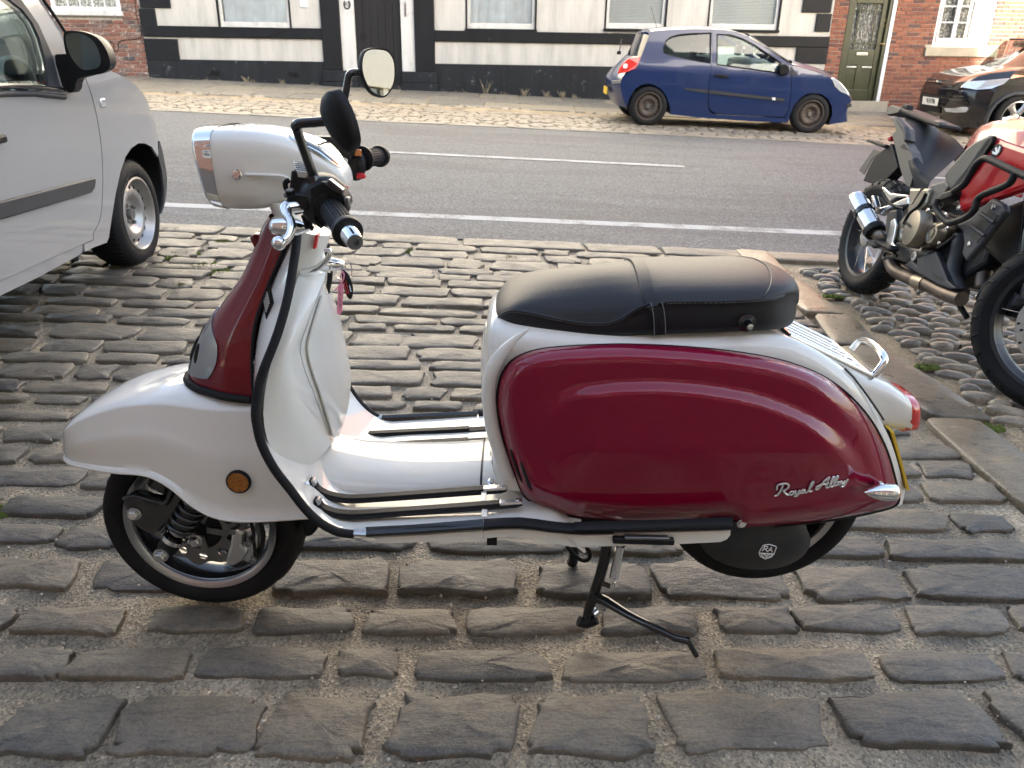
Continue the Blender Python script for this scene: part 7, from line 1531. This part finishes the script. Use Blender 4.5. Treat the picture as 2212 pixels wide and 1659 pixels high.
bg2 = npoly('oval_badge', 'chrome', cr([(528, 1000), (556, 984), (588, 1000), (594, 1014), (562, 1026), (534, 1014)], 2, True), .06, gr_); npoly('badge_field', 'blue_paint', [(536, 1003), (558, 990), (582, 1003), (586, 1012), (562, 1020), (540, 1012)], .07, gr_)
npoly('lower_grille', 'matt_black', [(345, 1130), (645, 1180), (580, 1310), (580, 1390), (330, 1330)], .03)
for i in range(3): npoly('grille_slat', 'trim_grey', [(360, 1150 + i * 52), (640 - i * 12, 1195 + i * 52), (636 - i * 12, 1207 + i * 52), (358, 1160 + i * 52)], .05)
pl0, pl1 = nlat2(360, 1240), nlat2(560, 1240); plf = lambda x: pl0 + (x - 360) / 200 * (pl1 - pl0)
npl2 = npoly('number_plate', 'white_plate', [(371, 1180), (562, 1206), (545, 1302), (355, 1274)], .10, thk=.02, lf=plf)
a_, b, d_ = nn([(462, 1242), (560, 1255), (469, 1195)], .112, plf); text_part('plate_text', 'NU14 YVH', .125, MAT['ink'], npl2, a_, b - a_, d_ - a_, .002, sx=.62)
it = npoly('side_intake', 'matt_black', [(660, 1130), (740, 1120), (840, 1160), (920, 1260), (930, 1300), (600, 1290)], .03)
for i in range(3): npoly('intake_slat', 'trim_grey', [(690 - 25 * i, 1165 + 40 * i), (860 + 30 * i, 1180 + 38 * i), (862 + 30 * i, 1192 + 38 * i), (688 - 25 * i, 1176 + 40 * i)], .045, it)
npoly('fog_lamp', 'clear_lamp', [(625, 1325), (760, 1328), (830, 1312), (912, 1318), (932, 1336), (895, 1378), (760, 1382), (645, 1372)], .05, bevel=.006); npoly('skid_plate', 'alloy', [(272, 1358), (400, 1392), (572, 1428), (575, 1455), (400, 1415), (282, 1380)], .03)
npoly('bumper_lip', 'trim_grey', [(575, 1455), (830, 1540), (820, 1570), (560, 1520), (290, 1400)], .02)
ar = [(1118, 1575), (1150, 1450), (1200, 1350), (1270, 1262), (1370, 1190), (1490, 1150), (1620, 1150), (1720, 1190), (1800, 1270), (1850, 1370), (1880, 1500), (1890, 1600)]
def ns(x, y, l=0): return NF.y(*ZN([(x, y)])[0], l)
sidep = [(1275, 1088), (1440, 966), (1650, 930), (3600, 560), (3650, 1100), (1900, 1640)] + ar[::-1] + [(1142, 1460), (1172, 1320), (1212, 1200)]
mb = MB(); mb.panel([(p.x, p.z) for p in [ns(*q) for q in sidep]], lambda a, b: V3((a, .0 + .05 * max(0, b - .9), b)), .2); PT('side', 'car_black', suv, mb, solid=.012, ang=180)
mb = MB(); mb.tube([ns(*q) + V3((0, -.005, 0)) for q in ar], .03, 6); PT('arch_trim', 'trim_grey', suv, mb)
e0, e1 = ns(1650, 930), ns(3600, 560); mb = MB(); mb.prism([V3((e0.x, .05, e0.z)), V3((e0.x + .55, .28, e0.z + .5)), V3((e0.x + 2.6, .3, e0.z + .55)), V3((e0.x + 3.3, .1, e0.z + .05))], (0, 1.5, 0)); PT('cabin', 'dark_glass', suv, mb, smooth=False)
mb = MB(); mb.box((e0.x + 1.5, .9, e0.z + .53), (2.1, 1.25, .05)); PT('roof', 'car_black', suv, mb, bevel=.03); mb = MB(); mb.box((1.4, .95, .45), (3.7, 1.5, .5)); PT('underbody', 'matt_black', suv, mb)
mb = MB(); q = NF.y(*ZN([(1400, 755)])[0], 1.55); mb.box(q, (.12, .2, .13)); PT('door_mirror', 'car_black', suv, mb, bevel=.03)
for x_, yy, axx in ((0, 0, -1), (2.69, 0, -1), (0, 1.78, 1), (2.69, 1.78, 1)): road_wheel(suv, V3((x_, yy, .35)), (0, axx, 0), .352, .235, .2, 'alloy', 'spoke', 36)
# ------------------------------------------------------------------ red touring motorcycle
MO, MO2 = ground(1852, 630), ground(2232, 882); MX = (MO2 - MO).normalized(); MF = Frame(MO, MX, (.13, -.068, 1))
bike = thing('touring_motorcycle', 'red adventure motorcycle with wire wheels and crash bars parked on the round cobbles', 'motorcycle', MF)
def m_(px, lat, z=B4): return [MF.y(q[0], q[1], (p[2] if len(p) > 2 else lat)) for q, p in zip(z([x[:2] for x in px]), px)]
def mprism(name, mat, px, lat, thk, parent=bike, z=B4, bevel=.006, **k): mb = MB(); mb.prism(m_(px, lat, z), (0, thk, 0)); return PT(name, mat, parent, mb, smooth=False, bevel=bevel, **k)
def mtube(name, mat, px, lat, r, parent=bike, z=B4, sp=4, n=10, **k): mb = MB(); mb.tube(m_(px, lat, z), r, n, sp=sp); return PT(name, mat, parent, mb, **k)
def bike_wheel(c, Rt, rr, hw, front):
    w_ = sub('front_wheel' if front else 'rear_wheel', bike, c); mb = MB()
    mb.lathe([(rr, -hw * .75), (rr + .03, -hw * .97), (Rt - .045, -hw), (Rt - .018, -hw * .8), (Rt - .004, -hw * .4), (Rt, 0), (Rt - .004, hw * .4), (Rt - .018, hw * .8), (Rt - .045, hw), (rr + .03, hw * .97), (rr, hw * .75)], n=60); PT('tyre', 'rubber', w_, mb)
    mb = MB(); nb = 26
    for k in range(nb):
        a0 = 2 * math.pi * k / nb
        for sg in (-1, 1):
            mb.tube([(r_ * math.sin(a0 + da * (.16 if front else .10)), sg * l * hw, r_ * math.cos(a0 + da * (.16 if front else .10))) for da, l, r_ in ((0, .08, Rt + .0006), (.5, .42, Rt - .004), (1, .82, Rt - .018), (1.15, .97, Rt - .034))], .0032, 5)
            mb.tube([(r_ * math.sin(a0 + .12 + da), sg * hw * l, r_ * math.cos(a0 + .12 + da)) for da, l, r_ in ((0, .4, Rt - .0035), (.13, .4, Rt - .0035))], .0028, 5)
    PT('tread_grooves', 'ink', w_, mb, kind='stuff')
    mb = MB(); mb.lathe([(rr + .004, -hw * .72), (rr + .002, -hw * .8), (rr - .012, -hw * .74), (rr - .014, -hw * .5), (rr - .024, -hw * .2), (rr - .024, hw * .2), (rr - .014, hw * .5), (rr - .012, hw * .74), (rr + .002, hw * .8), (rr + .004, hw * .72)], n=60); PT('rim', 'rim_black', w_, mb)
    mb = MB(); mb.lathe([(0, -.075), (.03, -.075), (.055, -.06), (.057, -.045), (.035, -.035), (.035, .035), (.06, .045), (.06, .06), (0, .065)], n=28); PT('hub', 'alloy', w_, mb)
    for k in range(20):
        a = 2 * math.pi * k / 20; s_ = -1 if k % 2 else 1; b = a + (.33 if (k // 2) % 2 else -.33); mb = MB()
        mb.tube([(.052 * math.sin(b), s_ * .05, .052 * math.cos(b)), ((rr - .02) * math.sin(a), s_ * hw * .45, (rr - .02) * math.cos(a))], .0022, 5); PT('spoke', 'alloy_bright', w_, mb)
    if front:
        mb = MB(); n = 48; mb.panel([(.15 * math.sin(2 * math.pi * k / n), .15 * math.cos(2 * math.pi * k / n)) for k in range(n)], lambda u, v: (u, -.085, v), .04, [[(.105 * math.sin(2 * math.pi * k / n), .105 * math.cos(2 * math.pi * k / n)) for k in range(n)]]); d_ = PT('brake_disc', 'alloy_bright', w_, mb, solid=.005, smooth=False)
        mb = MB()
        for k in range(36): a = 2 * math.pi * k / 36; r_ = (.115, .127, .139)[k % 3]; mb.lathe([(.0045, 0), (0, .0005)], (r_ * math.sin(a), -.0906, r_ * math.cos(a)), (0, -1, 0), 8)
        PT('disc_holes', 'ink', d_, mb, kind='stuff')
        mb = MB()
        for k in range(6): a = 2 * math.pi * k / 6; mb.box(V3((math.sin(a) * .085, -.084, math.cos(a) * .085)), (.02, .006, .05), m=Matrix.Rotation(a, 3, 'Y'))
        mb.lathe([(.062, -.086), (.07, -.087), (.07, -.081), (.062, -.081)], n=30); PT('disc_carrier', 'alloy', w_, mb, kind='stuff')
    return w_
mk('rim_black', (.03, .032, .036), .3, .3)
fwx = MF.loc(MO2).x
bike_wheel(V3((0, 0, .315)), .318, .222, .072, False); bike_wheel(V3((fwx, 0, .325)), .328, .248, .055, True).rotation_euler.z = R(36)
# muffler and exhaust
a_, b = m_([(235, 95)], -.27, ZM)[0], m_([(470, 520)], -.22, ZM)[0]; ax_ = (b - a_).normalized(); L_ = (b - a_).length; mf = sub('muffler', bike)
mb = MB(); mb.lathe([(0, -.01), (.026, -.01), (.040, 0), (.046, .02), (.048, .05), (.048, L_ * .88), (.045, L_ * .90)], a_, ax_, 8); PT('muffler_can', 'alloy_bright', mf, mb, bevel=.008, smooth=False)
mb = MB(); mb.lathe([(.049, L_ * .87), (.055, L_ * .9), (.05, L_ * 1.0), (.03, L_ * 1.02)], a_, ax_, 24); PT('muffler_cap', 'matt_black', mf, mb)
for t in (.40, .45): mb = MB(); mb.lathe([(.0485, L_ * t), (.0515, L_ * t), (.0515, L_ * t + .012), (.0485, L_ * t + .012)], a_, ax_, 24); PT('muffler_strap', 'gloss_black', mf, mb)
mb = MB(); mb.lathe([(0, -.0105), (.022, -.0105)], a_, ax_, 16); PT('tail_pipe', 'ink', mf, mb)
mtube('exhaust_pipe', 'engine_metal', [(440, 480, -.22), (520, 560, -.20), (600, 640, -.16), (640, 760, -.12)], 0, [.032, .03, .026, .026], z=ZM)
mtube('exhaust_header', 'header_pipe', [(640, 830), (680, 940), (760, 1000), (900, 1060), (1080, 1130), (1280, 1230), (1480, 1300)], -.14, .032, z=ZM); mtube('exhaust_header', 'header_pipe', [(740, 900), (860, 960), (1000, 1060), (1150, 1120)], -.10, .028, z=ZM); mtube('exhaust_collar', 'engine_metal', [(950, 1085), (1060, 1125)], -.14, .036, z=ZM, sp=0)
mtube('down_pipe', 'trim_grey', [(1480, 540), (1440, 760), (1400, 920), (1400, 1080), (1480, 1240)], -.12, .034, z=ZM); mtube('down_pipe', 'header_pipe', [(1780, 860), (1750, 1000), (1730, 1150)], -.05, .034, z=ZM)
# chassis
mb = MB(); mb.prism(m_([(850, 150), (1300, 100), (1700, 250), (1900, 500), (1750, 900), (1350, 1150), (1000, 960), (760, 800), (700, 500)], -.10, ZM), (0, .26, 0)); PT('engine_block', 'matt_black', bike, mb, smooth=False, bevel=.02)
mb = MB(); mb.prism(m_([(1850, 250), (2250, 100), (2330, 500), (2330, 900), (1900, 880), (1700, 700)], -.14, ZM), (0, .30, 0)); PT('radiator', 'matt_black', bike, mb, smooth=False, bevel=.02)
mprism('swing_arm', 'trim_grey', [(330, 640), (420, 560), (580, 420), (600, 260), (720, 240), (720, 420), (660, 620), (420, 700)], -.09, .04, z=ZM, bevel=.012)
fb = mprism('footrest_bracket', 'alloy', [(398, 262), (425, 225), (500, 228), (620, 195), (850, 95), (858, 185), (650, 222), (570, 268), (530, 318), (430, 290)], -.19, .03, z=ZM); mprism('bracket_brace', 'alloy', [(538, -20), (570, -10), (640, 55), (850, 78), (850, 100), (700, 108), (612, 165), (600, 150), (560, 60)], -.12, .03, fb, ZM); mprism('footrest_peg', 'alloy', [(412, 85), (440, 80), (470, 190), (470, 225), (428, 225)], -.2, .03, fb, ZM)
mprism('frame_plate', 'engine_metal', [(862, -5), (1112, -5), (1095, 80), (1062, 190), (930, 300), (800, 400), (765, 480), (782, 580), (745, 640), (695, 600), (705, 470), (740, 390), (835, 280), (852, 170)], -.185, .03, z=ZM, bevel=.012); mprism('frame_spar', 'bike_grey', [(1112, -40), (1280, -90), (1330, -30), (1200, 170), (1040, 240), (1080, 150)], -.17, .03, z=ZM); mprism('frame_slot', 'ink', [(1010, -20), (1025, -10), (900, 180), (885, 195)], -.187, .004, z=ZM, bevel=0)
mprism('heel_guard', 'alloy', [(640, 380), (690, 350), (710, 430), (690, 540), (665, 640), (715, 690), (690, 720), (640, 690), (585, 620), (610, 520)], -.205, .012, z=ZM); mprism('rider_peg', 'matt_black', [(440, 600), (470, 592), (560, 640), (630, 670), (650, 720), (600, 740), (520, 690), (440, 650)], -.24, .05, z=ZM, bevel=.012); mtube('brake_pedal', 'gloss_black', [(700, 770), (600, 740), (560, 820), (640, 800), (720, 790)], -.2, .008, z=ZM)
mprism('engine_case', 'engine_metal', [(860, 640), (1000, 720), (1200, 640), (1320, 470), (1300, 300), (1120, 230), (1000, 250), (880, 340), (800, 480)], -.16, .06, z=ZM, bevel=.02); mprism('sump', 'bike_grey', [(700, 620), (860, 690), (1120, 720), (1060, 800), (920, 850), (870, 830), (820, 870), (640, 820), (680, 760)], -.15, .08, z=ZM, bevel=.012)
c = m_([(945, 475)], -.20, ZM)[0]; mb = MB(); mb.lathe([(.086, -.03), (.086, .01), (.08, .024), (.045, .032), (0, .034)], c, (-.15, -1, .05), 32); clu = PT('clutch_cover', 'engine_metal', bike, mb)
text_part('cover_lettering', 'HONDA', .022, MAT['pad_grey'], clu, c + V3((-.01, -.0345, .01)), (1, -.05, -.12), (.12, 0, 1), .001)
c = m_([(1150, 530)], -.19, ZM)[0]; mb = MB(); mb.lathe([(.05, -.03), (.05, .0), (.046, .01), (.036, .011), (.032, .005), (.02, .005), (.018, .012), (0, .013)], c, (-.1, -1, .05), 28); PT('generator_cover', 'engine_metal', bike, mb)
mb = MB(); c = m_([(930, 795)], -.165, ZM)[0]; mb.lathe([(.022, 0), (.022, .006), (.012, .007), (.012, .003), (0, .003)], c, (0, -1, 0), 20); PT('oil_sight', 'alloy', bike, mb)
bg3 = mprism('belly_guard', 'trim_grey', [(955, 822), (1172, 738), (1200, 800), (1315, 1085), (1420, 1175), (1330, 1180), (1180, 1120), (800, 900), (880, 838), (948, 900)], -.175, .03, z=ZM); mprism('guard_slot', 'ink', [(1130, 1000), (1220, 1040), (1262, 1078), (1180, 1060)], -.179, .003, bg3, ZM, 0)
# shrouds, tank and seat
shr = mprism('radiator_shroud', 'trim_grey', [(1830, 108), (1960, 180), (1992, 262), (1840, 460), (1690, 672), (1525, 862), (1470, 770), (1500, 640), (1480, 500), (1390, 430), (1520, 370), (1590, 330)], -.235, .03, z=ZM, bevel=.012); mprism('shroud_opening', 'ink', [(1795, 250), (1905, 312), (1760, 500), (1655, 640), (1592, 590), (1620, 480)], -.2375, .004, shr, ZM, 0)
for q in ([(1700, 295), (1860, 400)], [(1590, 440), (1750, 555)]): mtube('shroud_fin', 'trim_grey', q, -.243, .008, shr, ZM, 0)
for q in ((1858, 218), (1572, 650)): mb = MB(); mb.lathe([(.011, 0), (.010, .004), (0, .005)], m_([q], -.236, ZM)[0], (0, -1, 0), 14); PT('shroud_bolt', 'alloy_bright', shr, mb)
red = mprism('side_fairing', 'bike_red', [(1512, 1000), (1600, 850), (1700, 700), (1800, 540), (1884, 425), (2000, 480), (2330, 590), (2400, 940), (2212, 985), (1980, 1060), (1700, 1150), (1520, 1232), (1515, 1120)], -.225, .05, bevel=.02)
tk = []
for n_, f_ in (((1600, 640, -.17), (1590, 560, .13)), ((1660, 520, -.19), (1640, 480, .16)), ((1760, 420, -.2), (1720, 385, .17)), ((1890, 380, -.21), (1840, 335, .18)), ((2050, 385, -.21), (2030, 300, .18)), ((2212, 400, -.21), (2212, 272, .18)), ((2450, 440, -.2), (2450, 280, .17))):
    p, q = m_([n_], 0)[0], m_([f_], 0)[0]; tk.append([p + V3((0, 0, -.22))] + [p.lerp(q, t / 10) + V3((0, 0, .03 * math.sin(math.pi * t / 10))) for t in range(11)] + [q + V3((0, 0, -.22))])
mb = MB(); mb.loft(tk, False, False); PT('fuel_tank', 'bike_red', bike, mb, ang=70)
mprism('knee_pad', 'pad_grey', [(1370, 840), (1420, 765), (1500, 680), (1600, 560), (1700, 480), (1830, 420), (1888, 430), (1790, 560), (1640, 780), (1500, 955), (1450, 1012), (1395, 945)], -.232, .06, bevel=.015); mprism('pad_edge', 'matt_black', [(1888, 432), (1880, 500), (1700, 770), (1560, 950), (1480, 1010), (1452, 1010), (1640, 785), (1800, 560)], -.24, .02, bevel=.004)
em = mprism('tank_emblem', 'gloss_black', cr([(1865, 600), (1885, 550), (1935, 515), (1975, 530), (1980, 570), (1950, 625), (1900, 655), (1870, 640)], 2, True), -.229, .006, bevel=0); mprism('wing_mark', 'white_metal', [(1885, 620), (1880, 590), (1915, 605), (1910, 560), (1930, 545), (1935, 590), (1955, 535), (1968, 545), (1950, 600), (1925, 630)], -.2305, .003, em, bevel=0)
mb = MB(); mb.lathe([(.011, 0), (.01, .004), (0, .005)], m_([(1537, 1178)], -.226)[0], (0, -1, 0), 14); PT('fairing_bolt', 'alloy_bright', red, mb)
SN = cr([(935, 300, -.10), (985, 440, -.14), (1035, 620, -.16), (1090, 750, -.17), (1160, 830, -.16), (1250, 898, -.15)], 4); SFp = cr([(1005, 230, .09), (1110, 250, .12), (1220, 285, .14), (1335, 375, .15), (1470, 445, .13), (1600, 572, .11)], 4)
N2, F2 = m_(SN, 0), m_(SFp, 0); rows = []
for k, (p, q) in enumerate(zip(N2, F2)):
    t0 = k / (len(N2) - 1); dip = .035 * math.sin(math.pi * min(1, t0 * 1.1)) - .03 * math.exp(-((t0 - .72) / .16) ** 2)
    rows.append([p + V3((0, .02, -.09)), p + V3((0, -.004, -.03))] + [p.lerp(q, t / 12) + V3((0, 0, dip * math.sin(math.pi * t / 12) ** .7)) for t in range(13)] + [q + V3((0, 0, -.08))])
mb = MB(); mb.loft(rows, False, False); PT('seat', 'bike_seat', bike, mb, ang=80)
mprism('tail_fairing', 'bike_grey', [(820, 242), (850, 228), (915, 290), (978, 355), (988, 480), (970, 490), (1040, 600), (1072, 740), (1062, 850), (1022, 970), (985, 950), (930, 800), (872, 560), (838, 420), (885, 372), (850, 300)], -.165, .05, bevel=.012); mprism('grab_rail', 'trim_grey', [(850, 228), (880, 232), (965, 330), (985, 400), (985, 480), (955, 495), (950, 400), (905, 320)], -.185, .03, bevel=.008); mprism('fairing_vent', 'ink', [(925, 545), (960, 515), (1020, 585), (960, 575)], -.169, .004, bevel=0)
rkk = mprism('rear_rack', 'matt_black', [(768, 205), (800, 130), (830, 108), (960, 150), (1340, 310), (1335, 352), (1220, 320), (950, 205), (880, 190), (790, 218)], .0, .12, bevel=.01); mprism('rack_plate', 'bike_grey', [(772, 200), (805, 135), (830, 115), (930, 150), (900, 190), (800, 212)], -.004, .004, rkk); mprism('rack_lug', 'matt_black', [(935, 140), (960, 95), (1000, 110), (995, 160)], .02, .04, rkk); mprism('rack_lug', 'bike_grey', [(1270, 300), (1285, 265), (1335, 280), (1338, 312)], .0, .04, rkk)
mprism('plate_hanger', 'matt_black', [(768, 560), (830, 510), (860, 600), (902, 760), (800, 870), (700, 950), (538, 900), (600, 760), (660, 640)], -.03, .06, bevel=.006); mprism('number_plate', 'bike_grey', [(498, 792), (560, 700), (652, 568), (745, 602), (640, 660), (545, 835)], .04, .006, bevel=0); mprism('number_plate_edge', 'white_plate', [(870, 775), (905, 765), (912, 850), (800, 912), (745, 905)], .05, .006, bevel=0)
mprism('rear_indicator', 'matt_black', [(558, 478), (585, 464), (640, 478), (765, 520), (775, 540), (740, 555), (600, 502)], -.05, .03, bevel=.008); mprism('tail_light', 'lamp_red', [(785, 465), (825, 430), (815, 480), (795, 488)], -.02, .03, bevel=.004)
# crash bars
mtube('crash_bar', 'matt_black', [(2420, 930), (2212, 845), (2080, 785), (1880, 690), (1815, 668), (1760, 690), (1700, 750), (1640, 860), (1580, 945), (1480, 1012)], -.27, .0135); mtube('crash_bar', 'matt_black', [(2115, 825), (2070, 915), (1985, 965), (1880, 1005), (1770, 1055), (1722, 1110), (1690, 1210), (1600, 1285), (1450, 1335), (1395, 1310), (1320, 1230), (1298, 1170), (1325, 1085)], -.28, .0135); mprism('bar_clamp', 'black_plastic', [(1290, 1090), (1370, 1020), (1470, 985), (1485, 1040), (1400, 1085), (1320, 1115)], -.26, .06); mtube('bar_foot', 'engine_metal', [(1330, 1375), (1480, 1320)], -.22, .012, sp=0)
# front end
mprism('front_mudguard', 'trim_grey', [(1610, 1320), (1700, 1150), (1800, 1040), (1920, 930), (2060, 862), (2212, 835), (2400, 850), (2400, 900), (2212, 885), (2000, 975), (1850, 1090), (1720, 1220)], -.075, .15, z=ZM, bevel=.02); mtube('fork_leg', 'gloss_black', [(2320, 60, -.13), (2250, 700, -.12), (2240, 1000, -.11), (2225, 1300, -.10)], 0, .028, z=ZM, sp=0); mtube('brake_line', 'rubber', [(2200, 780), (2180, 1000), (2080, 1140)], -.13, .006, z=ZM)
cq = sub('front_caliper', bike); mprism('caliper_body', 'trim_grey', [(1912, 1400), (1990, 1280), (2110, 1225), (2145, 1260), (2080, 1370), (1960, 1440)], -.14, .06, cq, ZM, .012); mprism('caliper_mount', 'matt_black', [(1920, 1430), (2080, 1370), (2160, 1300), (2212, 1400), (2150, 1530), (2000, 1500)], -.11, .03, cq, ZM)
for i_, pth in enumerate(([(1060, 60), (980, 200), (860, 300), (800, 420)], [(1300, 160), (1240, 240), (1130, 260)], [(1200, 700), (1300, 640), (1400, 560)], [(560, 60), (640, 180), (800, 240)], [(1340, 300), (1440, 340), (1560, 330)])): mtube('hose', 'rubber', pth, -.19, .007, z=ZM)
for q in ((880, 350), (1090, 250), (1290, 300), (1310, 460), (1220, 640), (1010, 715), (870, 640), (800, 480), (1270, 90), (1100, 30)): mb = MB(); mb.lathe([(.008, 0), (.008, .006), (0, .0065)], m_([q], -.188, ZM)[0], (0, -1, 0), 6); PT('engine_bolt', 'alloy_bright', bike, mb, smooth=False)
mtube('side_stand', 'matt_black', [(1430, 1330, .0), (1545, 1515, .02)], 0, .013, z=ZM, sp=0)
# ------------------------------------------------------------------ never deeper than thing > part > sub-part
bpy.context.view_layer.update()
def chain(o):
    c = [o]
    while c[-1].parent: c.append(c[-1].parent)
    return c[::-1]
deep = [(o, chain(o)) for o in bpy.data.objects if len(chain(o)) > 3]
for o, c in deep:
    mw = o.matrix_world.copy(); o.parent = c[1]; o.matrix_parent_inverse = Matrix.Identity(4); o.matrix_basis = c[1].matrix_world.inverted() @ mw
